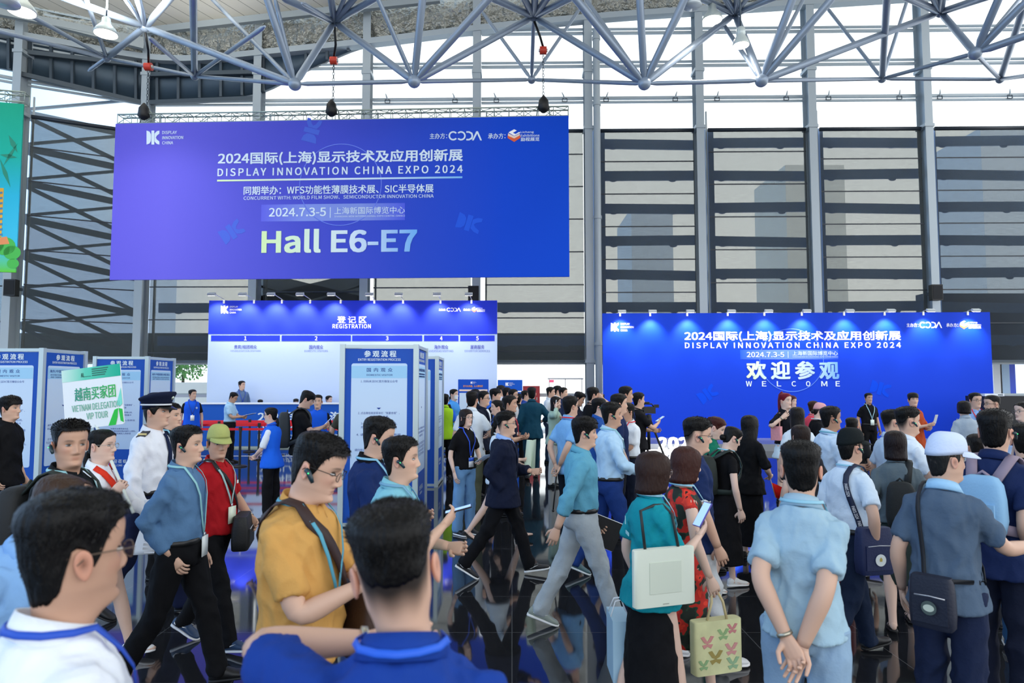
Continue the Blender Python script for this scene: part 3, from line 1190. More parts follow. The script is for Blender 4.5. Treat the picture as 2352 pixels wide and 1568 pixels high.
        if ck in ('ball', 'back'):
            Bq = []
            for a in np.linspace(-74, 74, 17):
                r_ = math.radians(a)
                base = head_pt(np.array([r_]), np.array([.050]), face=False)[0]
                n0 = nrm([base[0] + .01, base[1], 0])
                i0 = base * [1.06, 1.06, 1]
                ext = .092 * max(0.0, math.cos(r_ * 1.2)) ** .6
                o0 = i0 + np.array([1, 0, -.36]) * ext
                mid = i0 + np.array([1, 0, -.24]) * ext * .5
                dr = -.022 * (a / 74) ** 2
                Bq.append(np.array([i0 + [0, 0, .002], mid + [0, 0, .004 + dr * .5], o0 + [0, 0, dr], o0 + [0, 0, dr - .004], mid + [0, 0, -.001 + dr * .5], i0 + [0, 0, -.003]]))
            MB().rings([H(b) for b in Bq]).build('brim', cm, co)
        if ck == 'pilot':
            an = np.linspace(0, 2 * PI, 36, endpoint=False)
            Rr = []
            for z, rx, ry, dx, lift in ((.045, .112, .088, -.008, 0), (.078, .116, .092, -.004, .004), (.100, .130, .114, .0, .018), (.116, .139, .124, .002, .024), (.128, .134, .119, .002, .026), (.138, .10, .09, 0, .018), (.140, .02, .02, 0, .012)):
                Rr.append(H(np.stack([dx + np.cos(an) * rx, np.sin(an) * ry, z + lift * np.cos(an) + .0], 1)))
            MB().rings(Rr).build('cap_crown', cm, co)
            Rr = [H(np.stack([-.008 + np.cos(an) * (.113 + e), np.sin(an) * (.089 + e), np.full(36, z)], 1)) for z, e in ((.047, .001), (.047, .003), (.060, .003), (.060, .001))]
            MB().rings(Rr).build('cap_band', cloth('#d9dde2'), co)
            Bq = []
            for a in np.linspace(-70, 70, 15):
                r_ = math.radians(a)
                i0 = np.array([-.008 + math.cos(r_) * .108, math.sin(r_) * .086, .046])
                ext = .058 * max(0, math.cos(r_ * 1.2)) ** .6
                o0 = i0 + np.array([1, 0, -.55]) * ext
                Bq.append(np.array([i0, o0, o0 - [0, 0, .004], i0 - [0, 0, .004]]))
            MB().rings([H(b) for b in Bq]).build('visor', mat('#0c0d10', .25), co)
            MB().ball(H([(.118, 0, .108)])[0], .017, 10, 6).build('cap_badge', mat('#b9c6b8', .35, .6), co)
    if glasses:
        g = MB()
        rr_ = .0014 if lod < 2 else .0020
        rw = .0235
        for s in (1, -1):
            an = np.linspace(0, 2 * PI, 17)
            P = np.stack([.0985 - .004 * np.abs(np.cos(an)), s * .0325 + np.cos(an) * rw * np.where(np.abs(np.cos(an)) > .7, .97, 1), -.003 + np.sin(an) * .0175], 1)
            g.tube(H(P), rr_, 6)
            g.tube(H([(.096, s * .056, .004), (.075, s * .073, .006), (.03, s * .081, .007), (-.012, s * .083, .006), (-.03, s * .081, -.012)]), rr_ * 1.1, 6)
        g.tube(H([(.0985, .009, .002), (.1035, 0, .004), (.0985, -.009, .002)]), rr_, 6)
        go = g.build('glasses', mat(glasses, .35, .3), root)
        if lod < 2:
            for s in (1, -1):
                an = np.linspace(0, 2 * PI, 16, endpoint=False)
                P = np.stack([.0980 - .004 * np.abs(np.cos(an)), s * .0325 + np.cos(an) * rw, -.003 + np.sin(an) * .0175], 1)
                MB().add(np.concatenate([H(P), H(P + [.0012, 0, 0])]), [tuple(range(16))[::-1], tuple(range(16, 32))] + [(i, (i + 1) % 16, 16 + (i + 1) % 16, 16 + i) for i in range(16)]).build('lens', LENS, go)
    if ear:
        s = -1 if ear in ('R', True) else 1
        g = MB()
        P = [(-.012, s * .0905, -.002), (.0, s * .0935, -.010), (.016, s * .0915, -.028), (.026, s * .0885, -.042)]
        g.tube(H(P), [.0072, .0100, .0092, .0066], 10)
        g.ball(H([(-.010, s * .0905, -.008)])[0], .0085, 8, 6)
        eo = g.build('earpiece', mat('#16303a', .3), root)
        MB().ball(H([(.004, s * .1045, -.012)])[0], .0022, 8, 6).build('earpiece_light', mat('#2ee06a', .4, emit=2.0), eo)
    if mask:
        Rr = []
        for z in np.linspace(-.10, -.02, 7):
            tq = np.linspace(-1.0, 1.0, 11)
            Pq = head_pt(tq, np.full(11, z), face=True)
            Pq[:, 0] = Pq[:, 0] + .008 * np.cos(tq)
            Rr.append(H(Pq))
        MB().rings(Rr, cap0=False, cap1=False, closed=False).build('face_mask', cloth('#e9eef2'), root)
    if lanyard:
        lm = lanyard if isinstance(lanyard, bpy.types.Material) else mat(lanyard, .6)
        P, N = [], []
        bz = badge_z
        for z, y in ((bz + .10, .004), (bz + .16, .018), (1.28, .052), (1.36, .074), (1.41, .082)):
            if z < bz + .05:
                continue
            q, nn = surf(y, max(z, bz + .1), True, .016)
            P.append(q)
            N.append(nn)
        for a in (60, 90, 125, 155):
            r_ = math.radians(a)
            q = np.array([.004 + math.cos(r_) * .090, math.sin(r_) * .092, 1.452 + .014 * (1 - math.cos(r_)) / 2 + .008])
            P.append(b1(q))
            N.append(b1(q + np.array([math.cos(r_), math.sin(r_), .6]) * .01) - P[-1])
        q = np.array([-.088, 0, 1.474])
        mid, mn = b1(q), b1(q + np.array([-1, 0, .6]) * .01) - b1(q)
        Pr, Nr = [], []
        for z, y in ((bz + .10, -.004), (bz + .16, -.018), (1.28, -.052), (1.36, -.074), (1.41, -.082)):
            q, nn = surf(y, max(z, bz + .1), True, .016)
            Pr.append(q)
            Nr.append(nn)
        for a in (60, 90, 125, 155):
            r_ = math.radians(-a)
            q = np.array([.004 + math.cos(r_) * .090, math.sin(r_) * .092, 1.452 + .014 * (1 - math.cos(r_)) / 2 + .008])
            Pr.append(b1(q))
            Nr.append(b1(q + np.array([math.cos(r_), math.sin(r_), .6]) * .01) - Pr[-1])
        PP = P + [mid] + Pr[::-1]
        NN = N + [mn] + Nr[::-1]
        lo = MB().ribbon(PP, NN, .015, .003).build('lanyard', lm, root)
        q, nn = surf(0, bz + .1, True, .020)
        if badge:
            dn = np.array([0, 0, -1.0])
            cq = q + dn * .085 + nn * .004
            sd = nrm(np.cross(nn, dn))
            bm = mat(badge if isinstance(badge, str) else badge[0], .35)
            bo = MB().obox(cq, nn * .002, sd * .045, dn * .065).build('badge', bm, lo)
            MB().obox(q + dn * .012, nn * .004, sd * .008, dn * .014).build('badge_clip', mat('#c9ccd0', .3, .8), lo)
            if not isinstance(badge, str):
                MB().obox(cq - dn * .040 + nn * .0015, nn * .002, sd * .0452, dn * .025).build('badge_header', mat(badge[1], .35), bo)
    if watch:
        s = -1 if watch == 'R' else 1
        if s in arms:
            S, E, Wr = arms[s]
            d = nrm(Wr - E)
            MB().tube([Wr - d * .018, Wr - d * .004], [.0345, .0335], 16).build('watch', mat('#b8b2a0', .3, .8), root)
    PEOPLE[key] = p
    return p

GLASS = bpy.data.materials.new('clear_glass')
GLASS.use_nodes = True
_nt = GLASS.node_tree
_nt.nodes.clear()
_o = _nt.nodes.new('ShaderNodeOutputMaterial')
_t = _nt.nodes.new('ShaderNodeBsdfTransparent')
_t.inputs['Color'].default_value = (.96, .98, .98, 1)
_g = _nt.nodes.new('ShaderNodeBsdfGlossy')
_g.inputs['Roughness'].default_value = .02
_f = _nt.nodes.new('ShaderNodeFresnel')
_f.inputs['IOR'].default_value = 1.2
_m = _nt.nodes.new('ShaderNodeMixShader')
_nt.links.new(_f.outputs[0], _m.inputs[0])
_nt.links.new(_t.outputs[0], _m.inputs[1])
_nt.links.new(_g.outputs[0], _m.inputs[2])
_nt.links.new(_m.outputs[0], _o.inputs['Surface'])

LENS = bpy.data.materials.new('spectacle_lens')
LENS.use_nodes = True
_nt = LENS.node_tree
_nt.nodes.clear()
_o = _nt.nodes.new('ShaderNodeOutputMaterial')
_t = _nt.nodes.new('ShaderNodeBsdfTransparent')
_t.inputs['Color'].default_value = (.98, .985, .985, 1)
_g = _nt.nodes.new('ShaderNodeBsdfGlossy')
_g.inputs['Roughness'].default_value = .05
_m = _nt.nodes.new('ShaderNodeMixShader')
_m.inputs[0].default_value = .05
_nt.links.new(_t.outputs[0], _m.inputs[1])
_nt.links.new(_g.outputs[0], _m.inputs[2])
_nt.links.new(_m.outputs[0], _o.inputs['Surface'])
# ------------------------------------------------------------------ the hall
STEEL = mat('#a9b4ba', .45, .1, name='painted_steel')
STEEL_D = mat('#46525c', .5, .2, name='dark_steel')
TUBE = mat('#8f9eb0', .35, .3, name='tube_steel')
ALU = mat('#a3b0a8', .35, .35, name='aluminium')
ALU_P = mat('#b9c9cb', .4, .35, name='aluminium_frame')
BLACK = mat('#0d0e11', .5, name='black')
WHITE = mat('#eef3f8', .55, name='white')

def kid(mb, name, mats, root, **k):
    """a part given in hall coordinates, under a root that is only moved (not turned)"""
    mb.v = [a - np.array(root.location) for a in mb.v]
    return mb.build(name, mats, root, **k)

def floor_mat():
    m = bpy.data.materials.new('polished_dark_tile')
    m.use_nodes = True
    nt = m.node_tree
    b = nt.nodes['Principled BSDF']
    tc = nt.nodes.new('ShaderNodeTexCoord')
    br = nt.nodes.new('ShaderNodeTexBrick')
    br.offset = 0
    br.inputs['Scale'].default_value = 1.0
    br.inputs['Brick Width'].default_value = .9
    br.inputs['Row Height'].default_value = .9
    br.inputs['Mortar Size'].default_value = .0035
    br.inputs['Color1'].default_value = (.0125, .0135, .0165, 1)
    br.inputs['Color2'].default_value = (.017, .018, .021, 1)
    br.inputs['Mortar'].default_value = (.10, .105, .11, 1)
    nt.links.new(tc.outputs['Object'], br.inputs['Vector'])
    nt.links.new(br.outputs['Color'], b.inputs['Base Color'])
    n = nt.nodes.new('ShaderNodeTexNoise')
    n.inputs['Scale'].default_value = 1.6
    n.inputs['Detail'].default_value = 4
    nt.links.new(tc.outputs['Object'], n.inputs['Vector'])
    mr = nt.nodes.new('ShaderNodeMapRange')
    mr.inputs['To Min'].default_value = .025
    mr.inputs['To Max'].default_value = .075
    nt.links.new(n.outputs['Fac'], mr.inputs['Value'])
    nt.links.new(mr.outputs[0], b.inputs['Roughness'])
    b.inputs['IOR'].default_value = 1.75
    return m

fl = MB().box((-34, -17, -.2), (34, 27.2, 0)).build('floor', floor_mat(), smooth=False)
struct(fl)
gr = MB().box((-60, 27.2, -.25), (60, 90, -.05)).build('ground_outside', mat('#e9e8e4', .9, mottle=.05, mscale=.6), smooth=False)
struct(gr)

# facade line: bends forward at the left
YW = lambda u: 26.25 - .00030 * (u - 330) if u >= 330 else 26.25 - 1.85 * (330 - u) / 300
COLS = [-300, 28, 326, 585, 838, 1094, 1353, 1611, 1871, 2139, 2410]
CX = [at(u, 660, YW(u)) for u in COLS]
ZTOP = 17.6
for i, c in enumerate(CX):
    x, y = c[0], c[1]
    m = MB()
    m.box((x - .15, y - .28, 0), (x + .15, y - .25, ZTOP))
    m.box((x - .15, y + .25, 0), (x + .15, y + .28, ZTOP))
    m.box((x - .02, y - .25, 0), (x + .02, y + .25, ZTOP))
    o = m.build('column', STEEL, smooth=False)
    struct(o)
    bm = MB()
    for z in (2.75, 11.75, 14.0):
        bm.box((x - .19, y - .31, z), (x + .19, y + .31, z + .12))
    bm.build('column_collar', STEEL, o, smooth=False)

# the round pipe beside the fifth column
px_ = at(1374, 660, 25.55)
pp = MB().cyl((px_[0], px_[1], 0), (px_[0], px_[1], 15.6), .135, n=20)
for z in (3.4, 8.2, 12.6, 15.2):
    pp.cyl((px_[0], px_[1], z), (px_[0], px_[1], z + .12), .16, n=20)
tag(pp.build('downpipe', STEEL, sharp=40), 'grey vertical pipe beside the facade column left of the welcome wall', 'pipe')

# panes, transoms, blinds bay by bay
def blind_mat():
    m = bpy.data.materials.new('screen_fabric')
    m.use_nodes = True
    nt = m.node_tree
    nt.nodes.clear()
    o = nt.nodes.new('ShaderNodeOutputMaterial')
    t = nt.nodes.new('ShaderNodeBsdfTransparent')
    t.inputs['Color'].default_value = (1, 1, .97, 1)
    d = nt.nodes.new('ShaderNodeBsdfDiffuse')
    d.inputs['Color'].default_value = (.030, .033, .036, 1)
    tl = nt.nodes.new('ShaderNodeBsdfTranslucent')
    tl.inputs['Color'].default_value = (.05, .052, .05, 1)
    a = nt.nodes.new('ShaderNodeAddShader')
    mx = nt.nodes.new('ShaderNodeMixShader')
    tc = nt.nodes.new('ShaderNodeTexCoord')
    mp = nt.nodes.new('ShaderNodeMapping')
    mp.inputs['Scale'].default_value = (3, 3, 70)
    n = nt.nodes.new('ShaderNodeTexNoise')
    n.inputs['Scale'].default_value = 1.0
    n.inputs['Detail'].default_value = 2
    mr = nt.nodes.new('ShaderNodeMapRange')
    mr.inputs['From Min'].default_value = .3
    mr.inputs['From Max'].default_value = .7
    mr.inputs['To Min'].default_value = .56
    mr.inputs['To Max'].default_value = .51
    nt.links.new(tc.outputs['Object'], mp.inputs[0])
    nt.links.new(mp.outputs[0], n.inputs['Vector'])
    nt.links.new(n.outputs['Fac'], mr.inputs['Value'])
    nt.links.new(mr.outputs[0], mx.inputs[0])
    nt.links.new(d.outputs[0], a.inputs[0])
    nt.links.new(tl.outputs[0], a.inputs[1])
    nt.links.new(t.outputs[0], mx.inputs[1])
    nt.links.new(a.outputs[0], mx.inputs[2])
    nt.links.new(mx.outputs[0], o.inputs['Surface'])
    return m
SCREEN = blind_mat()
RAIL_D = mat('#232b35', .5, name='dark_rail')
ZR = [at(1600, q, 26.0)[2] for q in (222, 148, 72)]
BLIND_WORDS = ['at the far left behind the green poster', 'between the two left columns over the crossed bracing', 'behind the left part of the big hanging banner', 'behind the hanging banner left of its middle',
               'behind the hanging banner right of its middle', 'behind the right edge of the hanging banner', 'first to the right of the round pipe', 'second to the right of the round pipe',
               'third to the right of the round pipe', 'at the far right edge of the facade']
for i in range(len(CX) - 1):
    a, b = CX[i], CX[i + 1]
    d = nrm((b - a) * [1, 1, 0])
    nv = np.array([d[1], -d[0], 0])          # towards the hall
    L = np.linalg.norm((b - a)[:2])
    A0 = np.array([a[0], a[1], 0])
    P = lambda s, off, z: A0 + d * s + nv * off + np.array([0, 0, z])
    # glass
    w = MB().obox(P(L / 2, -.31, 8.8), d * L / 2, nv * .012, (0, 0, 8.8)).build('window_%d' % (i + 1), GLASS, smooth=False)
    struct(w)
    # transoms
    t = MB()
    for z, h in ((1.55, .10), (2.78, .16), (ZR[0], .10), (ZR[0] - .16, .06), (ZR[1], .08), (ZR[1] + .16, .05), (ZR[2], .08), (ZR[2] + .16, .05)):
        t.obox(P(L / 2, -.22, z), d * (L / 2 - .16), nv * .07, (0, 0, h / 2))
    t.obox(P(.36, -.26, 6.3), d * .03, nv * .05, (0, 0, 6.3))
    o = t.build('trim_%d' % (i + 1), STEEL, smooth=False)
    struct(o)
    # blind
    z0, z1 = 2.85, 11.72
    s0, s1 = .34, L - .20
    if i == 0:
        s0, s1 = .3, L - .25
    root = empty('roller_blind', P(L / 2, .05, z0))
    tag(root, 'grey translucent screen blind ' + BLIND_WORDS[i], 'blind', 'screen blinds of the glass facade')
    kid(MB().obox(P((s0 + s1) / 2, .05, (z0 + z1) / 2), d * (s1 - s0) / 2, nv * .0015, (0, 0, (z1 - z0) / 2)), 'screen', SCREEN, root, smooth=False)
    kid(MB().cyl(P(s0, .05, z1 + .03), P(s1, .05, z1 + .03), .075, n=12), 'roller_tube', RAIL_D, root)
    kid(MB().obox(P((s0 + s1) / 2, .05, z0 - .03), d * (s1 - s0) / 2, nv * .03, (0, 0, .035)), 'bottom_bar', STEEL_D, root, smooth=False)
    k = 0
    z = z1 - (1.20, 1.10, .95, 1.15, 1.0, .9, 1.20, .84, 1.14, 1.12)[i % 10]
    while z > z0 + .3:
        kid(MB().obox(P((s0 + s1) / 2, .065, z), d * (s1 - s0) / 2, nv * .012, (0, 0, .022)), 'batten', RAIL_D, root, smooth=False)
        z -= 1.27

# outside: sunshade beams behind the blinds, crossed bracing, canopy
SHADE = mat('#8aa6d4', .6, name='sunshade')
for k in range(7):
    z = 11.52 - 1.31 * k
    for (i0, i1) in ((6, 7), (7, 8), (8, 9), (9, 10), (5, 6), (4, 5), (2, 3)):
        a, b = CX[i0], CX[i1]
        if i0 in (2, 4, 5) and z > 6:
            continue
        tilt = (-.05, .03, -.09, .0)[(i0 + k) % 4] if i0 >= 6 else 0
        o = MB().bar((a[0] + .3, a[1] + .75, z), (b[0] + .32, b[1] + .75, z + tilt), .10, .38).build('sunshade_beam', SHADE, smooth=False)
        struct(o)
        bk = MB()
        for q in (.25, .80):
            p = a + (b - a) * q
            bk.ball((p[0], a[1] + .72, z - .17), (.16, .05, .08), 10, 6)
        bk.build('beam_bracket', SHADE, o)
for (i0, i1) in ((6, 7), (7, 8), (8, 9), (9, 10)):
    a = CX[i0]
    struct(MB().box((a[0] + .25, a[1] + .5, 2.9), (a[0] + .72, a[1] + .6, 12.0)).build('outer_mullion', SHADE, smooth=False))
# crossed bracing beyond the two left bays
a, b = CX[1], CX[2]
off = np.array([0, 1.0, 0])
nodes = [254, 334, 414, 497, 580, 662, 743]
m = MB()
def fz(u, v):
    return at(u, v, YW(max(u, 28)) + .9)
for j, v in enumerate(nodes):
    for v2, w in ((v + 62, .24), (v + 142, .15), (v - 26, .10)):
        m.bar(fz(30, v), fz(326, v2), .10, w)
struct(m.build('facade_bracing', mat('#98a2ae', .6), smooth=False))
m = MB()
for v0, v1 in ((640, 700), (700, 640), (670, 760), (760, 670), (730, 800)):
    m.bar(at(590, v0, 27.2), at(836, v1, 27.2), .1, .62)
m.bar(at(590, 668, 27.4), at(836, 668, 27.4), .1, .5)
struct(m.build('facade_bracing', mat('#98a2ae', .6), smooth=False))
can = MB().box((-30, 28.0, 2.95), (30, 31, 4.05)).build('entrance_canopy', mat('#7c8283', .7), smooth=False)
struct(can)
struct(MB().box((16.6, 27.3, 2.9), (23, 27.9, 5.6)).build('canopy_pier', mat('#4a5a70', .7), smooth=False))
# buildings across the way, faint behind the blinds
for n_, (x0, x1, y, z) in enumerate(((5.2, 7.0, 44, 13.5), (12.5, 15.2, 46, 17.0), (21.5, 25, 46, 19.6), (-51, -37.6, 70, 19.0))):
    root = MB().box((x0 * (1.5 if n_ < 3 else 1), y, 0), (x1 * (1.5 if n_ < 3 else 1), y + 6, z)).build('office_block', mat(('#e4ebf6', '#f6f2ea', '#e6eefa', '#cfe2ff')[n_], .8), smooth=False)
    tag(root, ('slim blue grey building', 'tall beige building', 'tall pale blue building', 'tall blue glass building')[n_] + ' outside, dim through the blinds ' + ('left of the middle right bay', 'in the bay above the welcome wall middle', 'at the right', 'behind the crossed bracing')[n_], 'building')
# low wall and trees outside at the left
lw = MB().box((-26, 33, 0), (-6, 33.3, 2.05)).build('garden_wall', mat('#f6f4f0', .9), smooth=False)
struct(lw)
rnd = random.Random(5)
def leaf_mat():
    return mat('#4c8a3c', .7, mottle=.5, mscale=5.0, name='leaves')
for k, (x, y, h, r) in enumerate(((-17.35, 36, 3.3, 1.55), (-14.1, 36.9, 3.5, 1.5), (-23.9, 36.2, 3.4, 1.45), (-20.6, 36.5, 3.3, 1.5))):
    t = empty('tree', (x, y, 0))
    tag(t, ('green tree outside, left of the registration wall', 'green tree outside, beside the left edge of the registration wall', 'green tree outside hidden by the registration wall edge', 'green tree outside behind the left info towers')[k], 'tree')
    MB().tube([(0, 0, 0), (.05, 0, 1.2), (0, .05, 2.4)], [.14, .11, .07], 8).build('trunk', mat('#4b3a2a', .9), t)
    c = MB()
    for q in range(1500):
        d_ = nrm([rnd.gauss(0, 1) for _ in range(3)])
        p = np.array([0, 0, h]) + d_ * r * rnd.uniform(.55, 1.0) * [1, .8, .75]
        s = rnd.uniform(.07, .14)
        e1 = nrm([rnd.gauss(0, 1) for _ in range(3)])
        e2 = nrm(np.cross(e1, d_))
        c.add([p - e1 * s, p + e2 * s * .5 + d_ * .02, p + e1 * s, p - e2 * s * .5 + d_ * .02], [(0, 1, 2, 3)])
    c.build('foliage', leaf_mat(), t, smooth=False)

# ------------------------------------------------------------------ roof edge and ceiling
def curve_pts(P):
    us = np.linspace(P[0][0], P[-1][0], 60)
    vs = np.interp(us, [p[0] for p in P], [p[1] for p in P])
    k = np.ones(5) / 5
    vp = np.convolve(np.pad(vs, 2, 'edge'), k, 'valid')
    return us, vp
B1 = [(-330, 20), (0, 62), (318, 122), (400, 134), (600, 112), (840, 88), (1090, 56), (1400, 26), (1860, -4), (2420, -40)]
LO = [(-330, 90), (40, 162), (326, 232), (590, 217), (700, 158), (842, 98)]
CE = [(-330, -70), (0, 0), (330, 66), (680, 32), (1000, -2), (1400, -34), (1860, -60), (2420, -96)]
def wall_pt(u, v, off=0.0):
    return at(u, v, YW(u) - off)
us, vs = curve_pts(B1)
bm = MB()
Rr = []
for u, v in zip(us, vs):
    p = wall_pt(u, v, .32)
    q = wall_pt(u, v + 13, .32)
    Rr.append(np.array([p, q, q + [0, .4, 0], p + [0, .4, 0]]))
bm.rings(Rr)
struct(bm.build('roof_edge_beam', STEEL, sharp=40))
ce_v = np.interp(us, [p[0] for p in CE], [p[1] for p in CE])
FOIL = mat('#9c9d95', .34, .5, bump=1.0, bscale=3.4, name='foil', spec=.6)
for _n in FOIL.node_tree.nodes:
    if _n.type == 'BUMP':
        _n.inputs['Distance'].default_value = .35
g = MB()
k = 6
Rr = []
for u, v, c in zip(us, vs, ce_v):
    R_ = []
    for j in range(k + 1):
        t = j / k
        p = wall_pt(u, v + (c - v) * t, .05)
        R_.append(p + [0, .10 * mnoise.noise(Vector((p[0] * 1.3, t * 4, 0))) - .06 * math.sin(t * PI), 0])
    for j in range(k, -1, -1):
        R_.append(R_[j] + np.array([0, .4, 0]))
    Rr.append(np.array(R_))
g.rings(Rr)
struct(g.build('wall_insulation', FOIL))
us2, vs2 = curve_pts(LO)
b_up = np.interp(us2, [p[0] for p in B1], [p[1] for p in B1])
Rr = []
for u, v, c in zip(us2, vs2, b_up):
    p, q = wall_pt(u, c + 4, .0), wall_pt(u, min(max(v, c + 6), 400), .0)
    Rr.append(np.array([p, q, q + [0, .25, 0], p + [0, .25, 0]]))
dk = mat('#3b4d5c', .45, .3, bump=.8, bscale=2.2, name='dark_foil')
o = MB().rings(Rr).build('wall_upper_left', dk)
struct(o)
rb = MB()
for u in np.linspace(20, 800, 17):
    v0 = np.interp(u, [p[0] for p in B1], [p[1] for p in B1])
    v1 = np.interp(u, [p[0] for p in LO], [p[1] for p in LO])
    if v1 - v0 > 12:
        rb.bar(wall_pt(u, v0, .08), wall_pt(u, v1, .08), .10, .08, up=(0, 1, 0))
rb.build('panel_rib', STEEL_D, o, smooth=False)
lb = MB()
for A_, B_ in (((40, 168), (326, 236)), ((40, 118), (326, 150)), ((345, 172), (590, 166)), ((345, 236), (590, 226))):
    lb.bar(wall_pt(*A_, .2), wall_pt(*B_, .2), .15, .16)
lb.build('panel_rail', STEEL_D, o, smooth=False)
# ceiling: cream boards from the roof edge towards the entrance
def ceil_mat():
    m = mat('#d9d6c8', .7, name='ceiling_boards', spec=.21)
    nt = m.node_tree
    b = nt.nodes['Principled BSDF']
    tc = nt.nodes.new('ShaderNodeTexCoord')
    br = nt.nodes.new('ShaderNodeTexBrick')
    br.offset = 0
    br.inputs['Scale'].default_value = 1
    br.inputs['Brick Width'].default_value = .55
    br.inputs['Row Height'].default_value = 60
    br.inputs['Mortar Size'].default_value = .012
    br.inputs['Color1'].default_value = (*rgb('#f1eee3'), 1)
    br.inputs['Color2'].default_value = (*rgb('#ece9de'), 1)
    br.inputs['Mortar'].default_value = (*rgb('#8d8b82'), 1)
    mp = nt.nodes.new('ShaderNodeMapping')
    mp.inputs['Rotation'].default_value = (0, 0, .5)
    nt.links.new(tc.outputs['Object'], mp.inputs[0])
    nt.links.new(mp.outputs[0], br.inputs['Vector'])
    nt.links.new(br.outputs['Color'], b.inputs['Base Color'])
    return m
Rr = []
for u, c in zip(us, ce_v):
    p = wall_pt(u, c, .3)
    f = np.array([p[0] * .9, -16.0, p[2] + 3.6])
    mid = p + (f - p) * .5
    Rr.append(np.array([p, mid, f, f + [0, 0, .3], mid + [0, 0, .3], p + [0, 0, .3]]))
struct(MB().rings(Rr).build('ceiling', ceil_mat(), sharp=30))
# beams under the roof edge at the left
be = MB()
for A_, B_, w in (((150, -5), (338, 62), .22), ((-40, 20), (330, 95), .25), ((338, 72), (676, 34), .25), ((676, 34), (1010, -2), .25), ((40, 35), (330, 108), .2)):
    be.bar(wall_pt(*A_, .75), wall_pt(*B_, .75), .2, w)
struct(be.build('eaves_beam', mat('#9fa9ad', .5, .2), smooth=False))

# ------------------------------------------------------------------ space frame under the roof
YT, YB, YS = 19.0, 17.2, 21.0
TN = [(333, 62), (768, 50), (1226, 38), (1688, 32), (2160, 28)]
BN = {'a': (677, 193), 'b': (951, 187), 'c': (1480, 192), 'd': (1749, 185), 'e': (2240, 122)}
SN = {'p': (245, 133), 'q': (447, 175), 'r': (1221, 183), 's': (2026, 181), 't': (2297, 182)}
N3 = {('T', i): at(*p, YT) for i, p in enumerate(TN)}
N3.update({('B', k_): at(*p, YB) for k_, p in BN.items()})
N3.update({('S', k_): at(*p, YS) for k_, p in SN.items()})
def P3(q):
    if isinstance(q[0], str):
        return N3[q]
    return at(q[0], q[1], q[2] if len(q) > 2 else 16.0)
T = lambda i: ('T', i)
B = lambda k_: ('B', k_)
S = lambda k_: ('S', k_)
MEM = [  # thick
    (T(0), B('a'), 1), (T(1), B('a'), 1), (T(1), B('b'), 1), (B('b'), T(2), 1), (T(2), B('c'), 1), (B('c'), T(3), 1), (T(3), B('d'), 1), (B('d'), T(4), 1), (T(4), B('e'), 1),
    (T(0), (80, -30), 1), (T(0), (262, -40), 0), (T(0), (302, -60), 1), (T(0), (440, -60), 1), (T(0), (430, -45, 18), 0), (T(0), S('p'), 1), (T(1), (690, 5), 0), (T(1), (752, -60), 1), (T(1), (640, -10), 1),
    (T(1), (850, -50), 1), (T(1), (905, -30), 1), (T(1), (810, -50), 0), (T(2), (1100, -18), 1), (T(2), (1180, -50), 1), (T(2), (1232, -60), 1), (T(2), (1290, -50), 1), (T(2), (1350, -25), 1),
    (T(3), (1560, -28), 1), (T(3), (1640, -50), 1), (T(3), (1705, -60), 1), (T(3), (1810, -20), 1), (T(3), (1750, -45), 0), (T(4), (2040, -25), 1), (T(4), (2120, -60), 1), (T(4), (2175, -60), 1), (T(4), (2290, -15), 1),
    (B('a'), (600, -45), 1), (B('a'), (628, -20, 16.5), 0), (B('a'), (470, -20, 20), 0), (B('b'), (850, -45), 0), (B('b'), (975, -50), 1), (B('b'), (1165, -50), 1),
    (B('c'), (1300, -30), 1), (B('c'), (1340, -10, 19), 0), (B('c'), (1467, -50), 1), (B('c'), (1600, -60), 1), (B('c'), (1585, -10, 20), 0), (B('d'), (1835, -40), 1), (B('d'), (1930, -25), 1), (B('d'), (1620, -5, 20), 0), (B('d'), (1860, -30, 20), 0),
    (B('e'), (2310, -40), 1), (B('e'), (2375, -15), 1), (B('e'), (2420, 60), 1), (B('e'), S('s'), 0), (B('e'), S('t'), 0), (B('e'), (2390, -60, 20), 0),
    (S('q'), (443, -40), 1), (S('q'), (340, 84), 0), (S('q'), (612, 58), 0), (S('p'), (185, -40), 0), (S('p'), (-60, 58), 0), (S('p'), (200, 165, 22), 0), (S('p'), (-30, -20), 0), (S('p'), S('q'), 0),
    (S('r'), T(2), 0), (S('r'), (1104, 22, 23), 0), (S('r'), (1335, 15, 23), 0), (S('s'), (1895, 12, 23), 0), (S('s'), (2040, -50), 1), (S('s'), (2100, -50, 22), 0), (S('t'), (2370, -40), 1), (S('t'), (2420, 165), 0),
    (S('q'), B('a'), 0), (B('a'), B('b'), 0), (B('b'), S('r'), 0), (S('r'), B('c'), 0), (B('c'), B('d'), 0), (B('d'), S('s'), 0), (S('s'), S('t'), 0),
]
tr_root = empty('roof_truss', tuple(at(1176, 100, YT)))
struct(tr_root)
rl = np.array(tr_root.location)
for a_, b_, th in MEM:
    p, q = P3(a_), P3(b_)
    r = .095 if th else .058
    L = np.linalg.norm(q - p)
    d_ = (q - p) / L
    m = MB().tube([p + d_ * .10, p + d_ * .32, q - d_ * .32, q - d_ * .10], [r * .45, r, r, r * .45], 12)
    kid(m, 'truss_tube', TUBE, tr_root, sharp=50)
for k_, p in N3.items():
    kid(MB().ball(p, .17 if k_[0] == 'B' else (.15 if k_[0] == 'T' else .13), 16, 10), 'truss_node', TUBE, tr_root)

